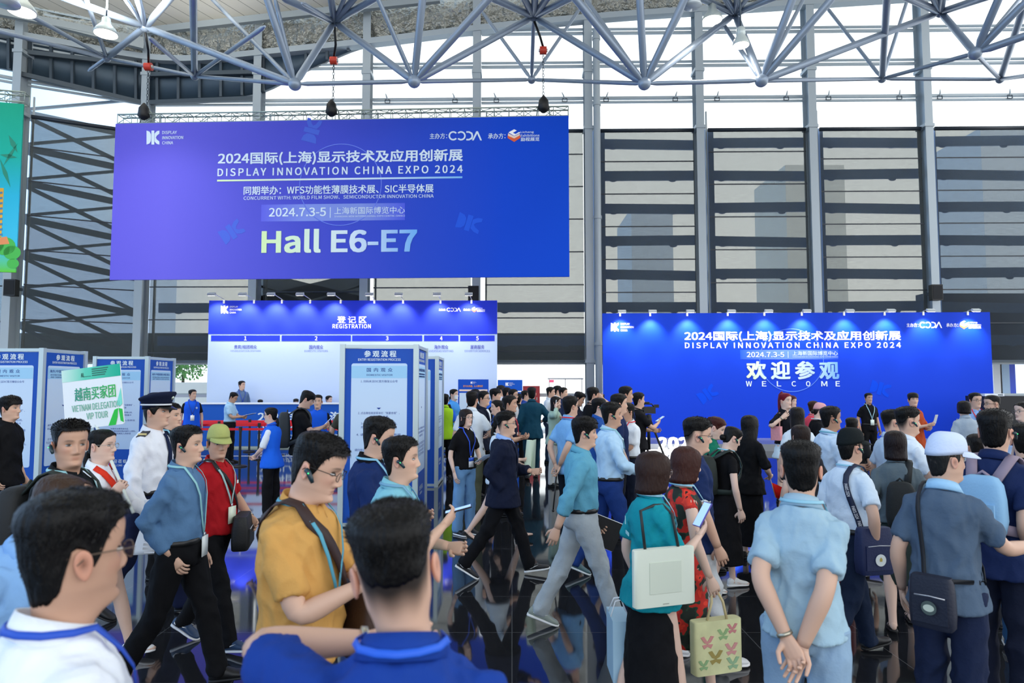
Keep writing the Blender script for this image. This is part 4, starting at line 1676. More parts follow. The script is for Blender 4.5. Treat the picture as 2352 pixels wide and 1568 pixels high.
# window opener brackets on the clerestory rail
for u in (890, 1045, 1140, 1297, 1392, 1551, 1647, 1806, 1903, 2066, 2159, 2320):
    Y = YW(u) + .12
    p = at(u, 229, Y)
    p[2] = ZR[0] - .10
    r0 = empty('window_opener', tuple(p))
    tag(r0, 'small grey actuator clipped to the rail under the clerestory glass', 'actuator', 'window actuators on the clerestory rail')
    f = MB()
    for A_, B_ in (((-.09, 0, -.06), (.09, 0, -.06)), ((-.09, 0, .06), (.09, 0, .06)), ((-.09, 0, -.06), (-.09, 0, .06)), ((.09, 0, -.06), (.09, 0, .06))):
        f.bar(A_, B_, .03, .03)
    f.build('bracket', STEEL_D, r0, smooth=False)
    MB().tube([(0, 0, .05), (.05 if u > 1300 else -.05, .05, .22), (.10 if u > 1300 else -.10, .12, .36)], [.035, .03, .015], 8).build('actuator_rod', STEEL, r0)

# high-bay lamps
def lamp(u, v, Y, dia, lit, label, up=True):
    p = at(u, v, Y)
    r0 = empty('ceiling_lamp', tuple(p))
    tag(r0, label, 'lamp', 'high bay lamps under the roof')
    R = dia / 2
    MB().lathe((0, 0, 0), [(R, 0), (R * 1.02, .02), (R * .86, .12), (R * .5, .24), (.11, .28), (.10, .40), (.06, .44), (.02, .45)], 24).build('lamp_shade', mat('#c8d2cf', .35, .3) if lit else mat('#dfe8ec', .15, .2), r0)
    MB().lathe((0, 0, 0), [(.001, .005), (R * .95, .005), (R * .95, -.012), (.001, -.03)], 24).build('lamp_lens', mat('#fff6e2', .4, emit=5.0) if lit else mat('#c9d4da', .1), r0)
    MB().cyl((0, 0, .44), (0, 0, 1.6), .02, n=8).build('hanger', STEEL_D, r0)
    if lit:
        ld = bpy.data.lights.new('lamp_light', 'SPOT')
        ld.energy = 260
        ld.color = (1, .95, .86)
        ld.spot_size = 2.2
        ld.spot_blend = .6
        ld.shadow_soft_size = R
        lo = bpy.data.objects.new('lamp_light', ld)
        COL.objects.link(lo)
        lo.parent = r0
        lo.location = (0, 0, -.08)
        lu = bpy.data.lights.new('ceiling_fill', 'SPOT')      # extra spot added above the closed shade to brighten the ceiling
        lu.energy = 700 if up else 0
        lu.color = (1, .97, .9)
        lu.spot_size = 2.9
        lu.spot_blend = .5
        lu.shadow_soft_size = .2
        lv = bpy.data.objects.new('ceiling_fill', lu)
        COL.objects.link(lv)
        lv.parent = r0
        lv.location = (0, 0, .62)
        lv.rotation_euler = (PI, 0, 0)
lamp(50, 27, 15.0, .58, True, 'lit high bay lamp at the upper left corner of the hall')
lamp(243, 78, 16.8, .56, True, 'lit high bay lamp hanging right of the upper left corner, before the column')
lamp(12, 8, 14.0, .55, False, 'unlit clear high bay lamp left of the lit one at the upper left corner')
lamp(1636, 46, 17.5, .52, True, 'lit high bay lamp left of a truss node, right half of the roof', False)
lamp(1702, 104, 15.6, .38, True, 'lit high bay lamp hanging lowest on the right side of the roof', False)
lamp(1590, 15, 16.5, .46, False, 'unlit clear high bay lamp beside the lit one in the right half of the roof')
# ------------------------------------------------------------------ writing
FONT = None
try:
    FONT = bpy.data.fonts.load(os.path.join(bpy.utils.resource_path('LOCAL'), 'datafiles', 'fonts', 'Noto Sans CJK Regular.woff2'))
except Exception:
    FONT = None
_tc = {}

def glyphs(body, spacing=1.0):
    key = (body, spacing)
    if key not in _tc:
        c = bpy.data.curves.new('w', 'FONT')
        c.body = body
        if FONT:
            c.font = FONT
        c.size = 1
        c.space_character = spacing
        c.resolution_u = 3
        o = bpy.data.objects.new('w', c)
        WORK.collection.objects.link(o)
        vl = WORK.view_layers[0]
        vl.update()
        dg = vl.depsgraph
        dg.update()
        me = bpy.data.meshes.new_from_object(o.evaluated_get(dg), depsgraph=dg)
        V = np.empty(len(me.vertices) * 3)
        me.vertices.foreach_get('co', V)
        V = V.reshape(-1, 3)
        fs = [tuple(p.vertices) for p in me.polygons]
        bpy.data.objects.remove(o)
        bpy.data.curves.remove(c)
        bpy.data.meshes.remove(me)
        lo, hi = V[:, :2].min(0), V[:, :2].max(0)
        _tc[key] = ((V[:, :2] - lo) / (hi - lo), fs, (hi - lo)[0] / (hi - lo)[1])
    return _tc[key]

BOLD_S = ((0, 0), (-1, .7), (1, .7), (-1, -.7), (1, -.7))
BOLD_L = ((0, 0), (-1, .7), (1, .7), (-1, -.7), (1, -.7), (-1, 0), (1, 0), (0, .7), (0, -.7), (-.5, .7), (.5, .7), (-.5, -.7), (.5, -.7), (-1, .35), (1, .35), (-1, -.35), (1, -.35))

class Face:
    """a flat printed face: origin, unit axes along and up, normal towards the reader"""
    def __init__(self, o, ex, ez=(0, 0, 1)):
        self.o, self.ex, self.ez = np.asarray(o, float), nrm(ex), nrm(ez)
        self.n = nrm(np.cross(self.ex, self.ez))

    def hit(self, u, v):
        d = ray(u, v)
        t = np.dot(self.o - CAM, self.n) / np.dot(d, self.n)
        q = CAM + d * t - self.o
        return np.dot(q, self.ex), np.dot(q, self.ez)

    def pt(self, x, z, off=0.0):
        return self.o + self.ex * x + self.ez * z + self.n * off

    def rect(self, x0, z0, x1, z1, off, th=.004):
        return MB().obox(self.pt((x0 + x1) / 2, (z0 + z1) / 2, off - th / 2), self.ex * (x1 - x0) / 2, self.n * th / 2, self.ez * (z1 - z0) / 2)

    def rrect(self, x0, z0, x1, z1, r, off, th=.004):
        P = []
        for cx, cz, a0 in ((x1 - r, z0 + r, -90), (x1 - r, z1 - r, 0), (x0 + r, z1 - r, 90), (x0 + r, z0 + r, 180)):
            for a in np.linspace(a0, a0 + 90, 6):
                P.append((cx + r * math.cos(math.radians(a)), cz + r * math.sin(math.radians(a))))
        return MB().prism(P, self.pt(0, 0, off - th), self.ex, self.ez, self.n * th)

    def text(self, body, x0, z0, x1, z1, bold=.0, off=.006, spacing=1.0, rot=0.0, fit=True):
        V, fs, asp = glyphs(body, spacing)
        w, h = x1 - x0, z1 - z0
        b = bold * 1.6 * h                       # heavier strokes: the same letters laid side by side
        if b:
            x0, x1, z0, z1 = x0 + b, x1 - b, z0 + b * .7, z1 - b * .7
            w, h = x1 - x0, z1 - z0
        if not fit:
            w2 = h * asp
            x0, w = x0 + (w - w2) / 2, w2
        X, Z = V[:, 0] * w, V[:, 1] * h
        if rot:
            c, s = math.cos(rot), math.sin(rot)
            X, Z = X - w / 2, Z - h / 2
            X, Z = X * c - Z * s + w / 2, X * s + Z * c + h / 2
        X, Z = X + x0, Z + z0
        mb = MB()
        for i, (dx, dz) in enumerate(BOLD_L if bold > .02 else BOLD_S if b else ((0, 0),)):
            mb.add(self.o + np.outer(X + dx * b, self.ex) + np.outer(Z + dz * b, self.ez) + self.n * (off + .0003 * i), fs)
        return mb

    def ptext(self, body, u0, v0, u1, v1, **k):
        """text filling the photo box u0..u1, v0 (top)..v1 (bottom)"""
        x0, z1 = self.hit(u0, (v0 + v1) / 2)[0], self.hit((u0 + u1) / 2, v0)[1]
        x1, z0 = self.hit(u1, (v0 + v1) / 2)[0], self.hit((u0 + u1) / 2, v1)[1]
        return self.text(body, x0, z0, x1, z1, **k)

    def prect(self, u0, v0, u1, v1, off, th=.004):
        x0, z1 = self.hit(u0, (v0 + v1) / 2)[0], self.hit((u0 + u1) / 2, v0)[1]
        x1, z0 = self.hit(u1, (v0 + v1) / 2)[0], self.hit((u0 + u1) / 2, v1)[1]
        return self.rect(x0, z0, x1, z1, off, th)

    def ppoly(self, P, off, th=.003):
        return MB().prism([self.hit(*p) for p in P], self.pt(0, 0, off - th), self.ex, self.ez, self.n * th)

    def pring(self, cu, cv, r, w, off):
        cx, cz = self.hit(cu, cv)
        r1 = abs(self.hit(cu + r, cv)[0] - cx)
        w1 = abs(self.hit(cu + r + w, cv)[0] - cx) - r1
        an = np.linspace(0, 2 * PI, 73)
        R = []
        for a in an:
            R.append([self.pt(cx + (r1 + q) * math.cos(a), cz + (r1 + q) * math.sin(a), off + e) for q, e in ((-w1 / 2, 0), (w1 / 2, 0), (w1 / 2, .002), (-w1 / 2, .002))])
        return MB().rings(np.array(R), cap0=False, cap1=False)

TXT = mat('#dcecf8', .6, name='print_white', spec=.2)
TXT_W = mat('#ffffff', .6, name='print_bright', spec=.2)
NAVY = mat('#2b4a96', .6, name='print_navy', spec=.2)
NAVY_L = mat('#6f8fc4', .6, name='print_pale_navy', spec=.2)
ORANGE = mat('#e8643c', .6, name='print_orange', spec=.2)
PALE = mat('#f3d9c6', .6, name='print_pale', spec=.2)

def logo_dic(f, u, v, h, off, matl, root, words=True):
    """the three-part letter mark with its words; u, v = top left in the photo, h = height in pixels"""
    g = MB()
    w = h * .92
    q = lambda a, b: (u + a * w, v + b * h)
    g.join(f.ppoly([q(0, 0), q(.22, .07), q(.34, .25), q(.36, .5), q(.34, .75), q(.22, .93), q(0, 1)], off))
    g.join(f.ppoly([q(.38, .0), q(.60, .0), q(.60, 1), q(.38, 1)], off))
    g.join(f.ppoly([q(.62, .22), q(.80, .04), q(1, 0), q(1, .22), q(.80, .36), q(.72, .5), q(.80, .64), q(1, .78), q(1, 1), q(.80, .96), q(.62, .78)], off))
    kid(g, 'logo', matl, root, smooth=False)
    if words:
        t = MB()
        for k, wd in enumerate(('DISPLAY', 'INNOVATION', 'CHINA')):
            ww = h * (1.05, 1.50, .78)[k]
            t.join(f.ptext(wd, u + w * 1.22, v + h * (.02 + .37 * k), u + w * 1.22 + ww, v + h * (.25 + .37 * k), bold=.010, off=off))
        kid(t, 'logo_lettering', matl, root, smooth=False)

def logo_hosts(f, u, v, s, off, root, matl):
    """host line at the right: host words, ring-letter mark, organiser words, folded-ribbon mark"""
    t = MB()
    t.join(f.ptext('主办方：', u, v - 6 * s, u + 40 * s, v + 7 * s, bold=.006, off=off))
    t.join(f.ptext('承办方：', u + 134 * s, v - 6 * s, u + 174 * s, v + 7 * s, bold=.006, off=off))
    kid(t, 'host_lettering', matl, root, smooth=False)
    g = MB()
    x = u + 43 * s
    def arc(cx, cy, r, a0, a1, wd):
        P = [(cx + (r + wd / 2) * math.cos(a), cy - (r + wd / 2) * math.sin(a)) for a in np.linspace(a0, a1, 14)]
        P += [(cx + (r - wd / 2) * math.cos(a), cy - (r - wd / 2) * math.sin(a)) for a in np.linspace(a1, a0, 14)]
        g.join(f.ppoly(P, off))
    arc(x + 11 * s, v, 9 * s, .7, 2 * PI - .7, 3.6 * s)
    arc(x + 29 * s, v, 9 * s, -2.4, 2.4, 3.6 * s)
    P = [(x + 41 * s, v - 10.5 * s), (x + 48 * s, v - 10.5 * s), (x + 55 * s, v - 7 * s), (x + 57 * s, v), (x + 55 * s, v + 7 * s), (x + 48 * s, v + 10.5 * s), (x + 41 * s, v + 10.5 * s), (x + 41 * s, v + 7 * s), (x + 47 * s, v + 7 * s), (x + 52 * s, v + 4 * s), (x + 53 * s, v), (x + 52 * s, v - 4 * s), (x + 47 * s, v - 7 * s), (x + 41 * s, v - 7 * s)]
    g.join(f.ppoly(P, off))
    g.join(f.ppoly([(x + 54 * s, v + 10.5 * s), (x + 64 * s, v - 10.5 * s), (x + 68 * s, v - 10.5 * s), (x + 77 * s, v + 10.5 * s), (x + 73 * s, v + 10.5 * s), (x + 66 * s, v - 5 * s), (x + 58 * s, v + 10.5 * s)], off))
    kid(g, 'host_logo', matl, root, smooth=False)
    cx, cy = u + 194 * s, v
    k1, k2, k3 = MB(), MB(), MB()
    k1.join(f.ppoly([(cx - 15 * s, cy - 2 * s), (cx, cy + 6 * s), (cx + 14 * s, cy - 1 * s), (cx + 14 * s, cy + 5 * s), (cx, cy + 14 * s), (cx - 15 * s, cy + 5 * s)], off))
    k2.join(f.ppoly([(cx - 14 * s, cy - 6 * s), (cx, cy + 1 * s), (cx + 13 * s, cy - 5 * s), (cx + 13 * s, cy - 1 * s), (cx, cy + 6 * s), (cx - 14 * s, cy)], off + .001))
    k3.join(f.ppoly([(cx - 13 * s, cy - 8 * s), (cx, cy - 15 * s), (cx + 6 * s, cy - 12 * s), (cx - 3 * s, cy - 7 * s), (cx + 3 * s, cy - 4 * s), (cx + 12 * s, cy - 9 * s), (cx + 14 * s, cy - 7 * s), (cx, cy)], off + .001))
    kid(k1, 'organiser_logo', ORANGE, root, smooth=False)
    kid(k2, 'organiser_logo', PALE, root, smooth=False)
    kid(k3, 'organiser_logo', TXT_W, root, smooth=False)
    t = MB()
    for k, (wd, ww) in enumerate((('Licheng', 30), ('Exhibitions', 43), ('励程展览', 43))):
        t.join(f.ptext(wd, u + 209 * s, v + (-11 + 7.2 * k) * s, u + (209 + ww) * s, v + (-5.2 + 7.2 * k + (3 if k == 2 else 0)) * s, bold=.010, off=off))
    kid(t, 'organiser_lettering', matl, root, smooth=False)

# ------------------------------------------------------------------ big hanging banner
pl, pr = at(259, 455, 19.65), at(1307, 455, 19.05)
bf = Face((pl[0], pl[1], 0), (pr - pl) * [1, 1, 0])
Lb = np.linalg.norm((pr - pl)[:2])
zb0, zb1 = bf.hit(780, 639)[1], bf.hit(780, 275)[1]
BAN = ramp_mat([(0, '#625bd2'), (.12, '#6660d6'), (.45, '#4a52cc'), (.68, '#2c4cc8'), (.86, '#0f48cc'), (1, '#0446c6')], 'X', .7, 'banner_print', .15)
mid = bf.pt(Lb / 2, zb0)
ban = MB().obox(bf.pt(Lb / 2, (zb0 + zb1) / 2, -.03) - mid, bf.ex * Lb / 2, bf.n * .03, np.array([0, 0, (zb1 - zb0) / 2])).build('hanging_banner', BAN, smooth=False, )
ban.location = mid
tag(ban, 'huge violet to blue expo banner reading Hall E6-E7, hung from an aluminium truss', 'banner')
o_ = .008
logo_dic(bf, 337, 300, 32, o_, TXT, ban)
logo_hosts(bf, 987, 312, 1.0, o_, ban, TXT)
kid(bf.ptext('2024国际(上海)显示技术及应用创新展', 501, 346, 1063, 377, bold=.016, off=o_), 'title_lettering', TXT, ban, smooth=False)
kid(bf.ptext('DISPLAY INNOVATION CHINA EXPO 2024', 500, 383, 1063, 401, bold=.016, off=o_, spacing=1.12), 'title_lettering', TXT, ban, smooth=False)
kid(bf.prect(499, 409, 1062, 413, o_), 'underline', ramp_mat([(0, '#d6efb8'), (.5, '#e6f2fb'), (1, '#7fc0f2')], 'X'), ban, smooth=False)
kid(bf.ptext('同期举办：WFS功能性薄膜技术展、SIC半导体展', 560, 425, 996, 445, bold=.010, off=o_), 'concurrent_lettering', TXT, ban, smooth=False)
kid(bf.ptext('CONCURRENT WITH: WORLD FILM SHOW、SEMICONDUCTOR INNOVATION CHINA', 560, 448.5, 996, 457, bold=.004, off=o_), 'concurrent_lettering', TXT, ban, smooth=False)
kid(bf.prect(600, 468, 930, 507, .003), 'date_strip', ramp_mat([(0, '#5b5fe0'), (.3, '#7f93e6'), (.7, '#7f93e0'), (1, '#4c5ce0')], 'X'), ban, smooth=False)
kid(bf.ptext('2024.7.3-5', 618, 477, 749, 497, bold=.014, off=o_), 'date_lettering', TXT, ban, smooth=False)
kid(bf.prect(758, 476, 759.5, 500, o_), 'divider', TXT, ban, smooth=False)
kid(bf.ptext('上海新国际博览中心', 768, 475, 930, 491, off=o_), 'venue_lettering', TXT, ban, smooth=False)
kid(bf.ptext('SHANGHAI NEW INTERNATIONAL EXPO CENTRE (SNIEC)', 768, 494, 930, 499, off=o_), 'venue_lettering', TXT, ban, smooth=False)
kid(bf.ptext('Hall E6-E7', 601, 525, 958, 580, bold=.028, off=o_), 'hall_lettering', ramp_mat([(0, '#d3f0b4'), (.35, '#dff2e4'), (.6, '#d6e8f8'), (.85, '#9fc6f4'), (1, '#6fb4f4')], 'X'), ban, smooth=False)
GLOW = mat('#6f86ee', .6, name='print_ring', spec=.2)
kid(bf.pring(782, 424, 94, 2.0, .005), 'ring', GLOW, ban)
SOFT = mat('#4f6ad8', .7, name='print_soft', spec=.1)
def soft_logo(f, u, v, s, rot, off):
    """the letter mark again, large, faint and tipped over"""
    x0, z0 = f.hit(u, v)
    c, sn = math.cos(rot), math.sin(rot)
    g = MB()
    for P in (((0, 0), (.22, .07), (.34, .25), (.36, .5), (.34, .75), (.22, .93), (0, 1)), ((.38, 0), (.60, 0), (.60, 1), (.38, 1)),
              ((.62, .22), (.80, .04), (1, 0), (1, .22), (.80, .36), (.72, .5), (.80, .64), (1, .78), (1, 1), (.80, .96), (.62, .78))):
        Q = [((a - .5) * s * 1.5, (.5 - b) * s) for a, b in P]
        g.prism([(x0 + a * c - b * sn, z0 + a * sn + b * c) for a, b in Q], f.pt(0, 0, off - .002), f.ex, f.ez, f.n * .002)
    return g
for uu, vv, rr in ((532, 532, .6), (1077, 512, -.3), (716, 300, 1.3)):
    kid(soft_logo(bf, uu, vv, .46, rr, .004), 'soft_logo', SOFT if uu < 900 else mat('#2a5cdc', .7, spec=.1), ban, smooth=False)

def box_truss(p, q, s, name, label, group, up=0.0):
    """square aluminium lattice girder from p to q"""
    d = nrm((q - p) * [1, 1, 0])
    n = np.array([d[1], -d[0], 0])
    L = np.linalg.norm((q - p)[:2])
    r0 = empty(name, tuple((p + q) / 2))
    tag(r0, label, 'truss', group)
    c = [n * a + np.array([0, 0, b]) for a, b in ((s / 2, s / 2), (s / 2, -s / 2), (-s / 2, -s / 2), (-s / 2, s / 2))]
    for k in c:
        kid(MB().cyl(p + k, q + k, .026, n=8), 'chord', ALU, r0)
    m = MB()
    N = max(2, int(L / .42))
    for i in range(N + 1):
        t = i / N
        pt = p + (q - p) * t
        for a in range(4):
            m.cyl(pt + c[a], pt + c[(a + 1) % 4], .012, n=6)
        if i < N:
            pt2 = p + (q - p) * (i + 1) / N
            for a in range(4):
                b_, e_ = (a, (a + 1) % 4) if i % 2 else ((a + 1) % 4, a)
                m.cyl(pt + c[b_], pt2 + c[e_], .011, n=6)
    kid(m, 'lattice', ALU, r0)
    return r0
zt = zb1 + .17
box_truss(bf.pt(-.0, zt, -.22), bf.pt(Lb, zt, -.22), .28, 'lighting_truss', 'long aluminium lattice truss carrying the big violet banner', None)
# hoists
HO = mat('#d8402c', .4, name='hoist_red')
for k, (u, v, nm) in enumerate(((323, 130, 'left'), (767, 125, 'middle'), (1234, 112, 'right'))):
    p = at(u, v, 19.2)
    xt = bf.pt(bf.hit(u + (4, -8, 14)[k], 262)[0], zt + .14, -.22)
    p = np.array([xt[0], xt[1], p[2]])
    r0 = empty('chain_hoist', tuple(p))
    tag(r0, 'red chain hoist holding the %s of the big banner truss' % (nm + ' end' if k != 1 else 'middle'), 'hoist')
    kid(MB().cyl(p + [-.10, 0, 0], p + [.10, 0, 0], .115, n=18), 'motor_housing', HO, r0, sharp=40)
    kid(MB().cyl(p + [-.13, 0, 0], p + [.13, 0, 0], .05, n=12), 'axle_cap', mat('#c9ccc8', .4, .5), r0)
    tp = N3[('T', k)]
    kid(MB().tube([p + [0, 0, .1], (p + tp) / 2 + [.05, 0, -.1], tp - [0, 0, .1]], .035, 8), 'sling', BLACK, r0)
    ch = MB()
    zz_ = np.arange(xt[2], p[2] - .1, .09)
    for i, z in enumerate(zz_):
        a = np.array([.03, 0, 0]) if i % 2 else np.array([0, .03, 0])
        pts = [np.array([xt[0], xt[1], z]) + a * math.cos(t) + np.array([0, 0, .055 * math.sin(t)]) for t in np.linspace(0, 2 * PI, 7)]
        ch.tube(pts, .010, 5)
    kid(ch, 'chain', STEEL_D, r0)
    b = xt + np.array([.0, -.16, .12])
    kid(MB().tube([b + [0, 0, .20], b + [0, 0, .05], b + [0, 0, -.2], b + [0, 0, -.30]], [.03, .14, .17, .06], 12), 'chain_bag', BLACK, r0)
    kid(MB().tube([xt + [-.2, 0, -.28], xt + [-.16, 0, .05], xt + [0, 0, .26], xt + [.16, 0, .05], xt + [.2, 0, -.28]], .022, 6), 'steel_sling', ALU, r0)

# green poster at the left edge
gl, gr_ = at(-190, 430, 18.6), at(45, 430, 19.2)
gf = Face((gl[0], gl[1], 0), (gr_ - gl) * [1, 1, 0])
Lg = np.linalg.norm((gr_ - gl)[:2])
zg0, zg1 = gf.hit(20, 625)[1], gf.hit(20, 236)[1]
gm = gf.pt(Lg / 2, zg0)
gb = MB().obox(gf.pt(Lg / 2, (zg0 + zg1) / 2, -.03) - gm, gf.ex * Lg / 2, gf.n * .03, np.array([0, 0, (zg1 - zg0) / 2])).build('hanging_poster', ramp_mat([(0, '#5fc23c'), (.16, '#3fb9e0'), (.45, '#2fb4d8'), (.7, '#22b3a0'), (1, '#23a888')], 'Z', .7, 'poster_print', .15), smooth=False)
gb.location = gm
tag(gb, 'green and blue hanging poster with bamboo leaves and a yellow tower, cropped at the left', 'poster')
lf = MB()
for u0, v0, u1, v1, w in ((0, 355, 40, 362, 5), (20, 310, 40, 350, 6), (0, 365, 24, 430, 5), (8, 380, 40, 330, 4)):
    n_ = nrm(np.array([-(v1 - v0), u1 - u0])) * w
    lf.join(gf.ppoly([(u0, v0), ((u0 + u1) / 2 + n_[0], (v0 + v1) / 2 + n_[1]), (u1, v1), ((u0 + u1) / 2 - n_[0], (v0 + v1) / 2 - n_[1])], .006))
kid(lf, 'bamboo_leaves', mat('#1f8a72', .7), gb, smooth=False)
kid(gf.prect(-60, 430, 6, 545, .004), 'painted_tower', mat('#e0a52c', .7), gb, smooth=False)
st = MB()
for k in range(9):
    st.join(gf.ppoly([(-60, 446 + k * 12), (6, 440 + k * 12), (6, 445 + k * 12), (-60, 451 + k * 12)], .007))
kid(st, 'tower_stripes', mat('#3d7fa8', .7), gb, smooth=False)
bu = MB()
for u, v, r in ((10, 565, 26), (28, 580, 20), (-20, 560, 30), (30, 605, 14)):
    bu.join(gf.ppoly([(u + r * math.cos(a), v + r * .8 * math.sin(a)) for a in np.linspace(2 * PI, 0, 18, endpoint=False)], .008))
kid(bu, 'painted_bush', mat('#3fae4a', .7), gb, smooth=False)
kid(gf.ppoly([(-40, 552), (16, 543), (22, 560), (-40, 566)], .010), 'painted_rocks', mat('#d98a58', .7), gb, smooth=False)
box_truss(gf.pt(0, zg1 + .22, -.2), gf.pt(Lg, zg1 + .22, -.2), .30, 'lighting_truss', 'aluminium lattice truss carrying the green poster at the left', None)

# wall speakers
for u, v, w in ((28, 661, 'on the far left column under the green poster'), (1088, 675, 'on the column above the registration wall'), (2148, 672, 'on the column above the right end of the welcome wall')):
    p = at(u, v, YW(u) - .59)
    r0 = empty('speaker', tuple(p))
    tag(r0, 'black loudspeaker box fixed ' + w, 'speaker')
    m = MB().prism([(-.2, -.15), (.2, -.15), (.15, .15), (-.15, .15)], (0, 0, -.29), (1, 0, 0), (0, 1, 0), (0, 0, .58))
    m.build('enclosure', BLACK, r0, smooth=False)
    MB().obox((0, -.155, 0), (.17, 0, 0), (0, .006, 0), (0, 0, .25)).build('speaker_grille', mat('#1b1d21', .8, bump=.6, bscale=300), r0, smooth=False)
    MB().box((-.05, .15, -.05), (.05, .46, .05)).build('wall_bracket', STEEL_D, r0, smooth=False)

# ------------------------------------------------------------------ registration wall and counter
YR = 22.4
rf = Face((0, YR, 0), (1, 0, 0))
x0, x1 = rf.hit(480, 720)[0], rf.hit(1142, 720)[0]
zt_ = rf.hit(800, 690)[1]
rw = MB().box((x0, YR, 0), (x1, YR + .12, zt_)).build('registration_wall', mat('#c9dcf6', .6, spec=.2), smooth=False, loc=((x0 + x1) / 2, YR, 0))
tag(rw, 'pale blue registration wall with a blue header and five numbered bars', 'backdrop')
HDR = mat('#2a3fd8', .65, name='header_print', spec=.2)
zh = rf.hit(800, 767)[1]
kid(MB().box((x0, YR - .012, zh), (x1, YR, zt_)), 'header', HDR, rw, smooth=False)
logo_dic(rf, 508, 702, 18, .018, TXT_W, rw)
logo_hosts(rf, 1008, 711, .42, .018, rw, TXT_W)
t = MB()
t.join(rf.ptext('登 记 区', 775, 726, 842, 742, bold=.016, off=.018))
t.join(rf.ptext('REGISTRATION', 764, 744, 852, 754, bold=.018, off=.018, spacing=1.05))
kid(t, 'title_lettering', TXT_W, rw, smooth=False)
for k, (a, b, cn, en) in enumerate(((485, 643, '贵宾/组团观众', 'VIP/DELEGATION VISITORS'), (647, 806, '国内观众', 'DOMESTIC VISITORS'), (809, 970, '预登记观众', 'PRE-REGISTERED VISITORS'), (974, 1053, '海外观众', 'OVERSEAS VISITORS'), (1057, 1136, '展商服务', 'EXHIBITOR SERVICES'))):
    bar = kid(rf.prect(a, 770, b, 783, .010, .01), 'number_bar', HDR, rw, smooth=False)
    m = rf.ptext(str(k + 1), (a + b) / 2 - 3, 772, (a + b) / 2 + 3, 781.5, bold=.02, off=.016)
    m.v = [q - np.array(rw.location) for q in m.v]
    m.build('number', TXT_W, bar, smooth=False)
    w = 32 if k not in (0,) else 52
    c = (a + b) / 2
    if k == 2:
        continue
    kid(rf.ptext(cn, c - w / 2, 792, c + w / 2, 801.5, bold=.004, off=.008), 'lane_name_lettering', mat('#4a4fb4', .6, spec=.2), rw, smooth=False)
    w = (70, 54, 0, 56, 58)[k]
    kid(rf.ptext(en, c - w / 2, 803.5, c + w / 2, 808, off=.008), 'lane_name_lettering', mat('#6f7fc0', .6, spec=.2), rw, smooth=False)

def arm_light(x, y, ztop, side, label, group, energy, down=.34, out=.55, tilt=.16, h=.18):
    """arm spotlight clamped on the top edge of a wall, shining back on it"""
    r0 = empty('arm_spotlight', (x, y, ztop))
    tag(r0, label, 'spotlight', group)
    hx = side
    head = np.array([hx, -out, h])
    MB().tube([(0, .03, -.02), (0, -.02, .04), tuple(head * .6 + [0, 0, .05]), tuple(head)], .011, 6).build('arm', mat('#d5d9da', .4, .3), r0)
    MB().box((-.03, -.03, -.10), (.03, .16, .02)).build('clamp', mat('#c9cdce', .4, .3), r0, smooth=False)
    d = nrm([0, out * .55, -.5])
    up = nrm(np.cross(d, (1, 0, 0)))
    MB().obox(head, (.125, 0, 0), d * .035, up * .055).build('lamp_head', mat('#dfe4e2', .4, .2), r0, smooth=False)
    MB().obox(head + d * .037, (.115, 0, 0), d * .004, up * .045).build('lamp_lens', mat('#fff6ea', .4, emit=8.0), r0, smooth=False)
    ld = bpy.data.lights.new('spot_beam', 'SPOT')
    ld.energy = energy
    ld.color = (1, .97, .95)
    ld.spot_size = 1.55
    ld.spot_blend = .8
    ld.shadow_soft_size = .06
    lo = bpy.data.objects.new('spot_beam', ld)
    COL.objects.link(lo)
    lo.parent = r0
    lo.location = head + d * .06
    lo.rotation_euler = Vector(d).to_track_quat('-Z', 'Y').to_euler()
ordi = ['first', 'second', 'third', 'fourth', 'fifth', 'sixth', 'seventh', 'eighth', 'ninth', 'tenth']
for k, u in enumerate((515, 584, 648, 713, 783, 860, 926, 1012, 1083)):
    arm_light(rf.hit(u, 692)[0], YR, zt_, -.18 if k < 5 else -.06, '%s arm spotlight from the left on top of the registration wall' % ordi[k], 'arm spotlights on the registration wall', 55, h=.14)

# counter
YC = 20.9
cf = Face((0, YC, 0), (1, 0, 0))
cx0, cx1 = cf.hit(447, 960)[0], cf.hit(1120, 960)[0]
zc = cf.hit(700, 925)[1]
ct = empty('registration_counter', ((cx0 + cx1) / 2, YC, 0))
tag(ct, 'long blue registration counter with white top and white lettering behind the red belts', 'counter')
kid(MB().box((cx0, YC, .06), (cx1, YC + .6, zc - .04)), 'front_panel', mat('#0f55b8', .55, spec=.25), ct, smooth=False)
kid(MB().box((cx0 - .03, YC - .04, zc - .04), (cx1 + .03, YC + .66, zc)), 'counter_top', WHITE, ct, smooth=False)
kid(MB().box((cx0, YC + .03, 0), (cx1, YC + .58, .06)), 'plinth', ALU, ct, smooth=False)
t = MB()
t.join(cf.ptext('2024国际(上海)显示技术及应用创新展', 592, 945, 1092, 972, bold=.016, off=.006))
t.join(cf.ptext('DISPLAY INNOVATION CHINA EXPO 2024', 592, 975, 1092, 989, bold=.014, off=.006))
t.join(cf.ptext('同期举办：WFS功能性薄膜技术展、SIC半导体展', 592, 996, 1060, 1008, bold=.010, off=.006))
t.join(cf.ptext('CONCURRENT WITH: WORLD FILM SHOW、SEMICONDUCTOR INNOVATION CHINA', 592, 1010, 1060, 1017, bold=.006, off=.006))
kid(t, 'lettering', TXT, ct, smooth=False)
cp = MB().box((cx0 + .2, YC + .65, 0), (cx1 - .2, YR - .02, .12)).build('staff_podium', mat('#6a6f76', .7), smooth=False)
struct(cp)
struct(MB().box((cx0 - 1.5, 18.55, 0.001), (cx1 + 1, 18.62, .006)).build('trim_20', mat('#e6e8ea', .4), smooth=False))

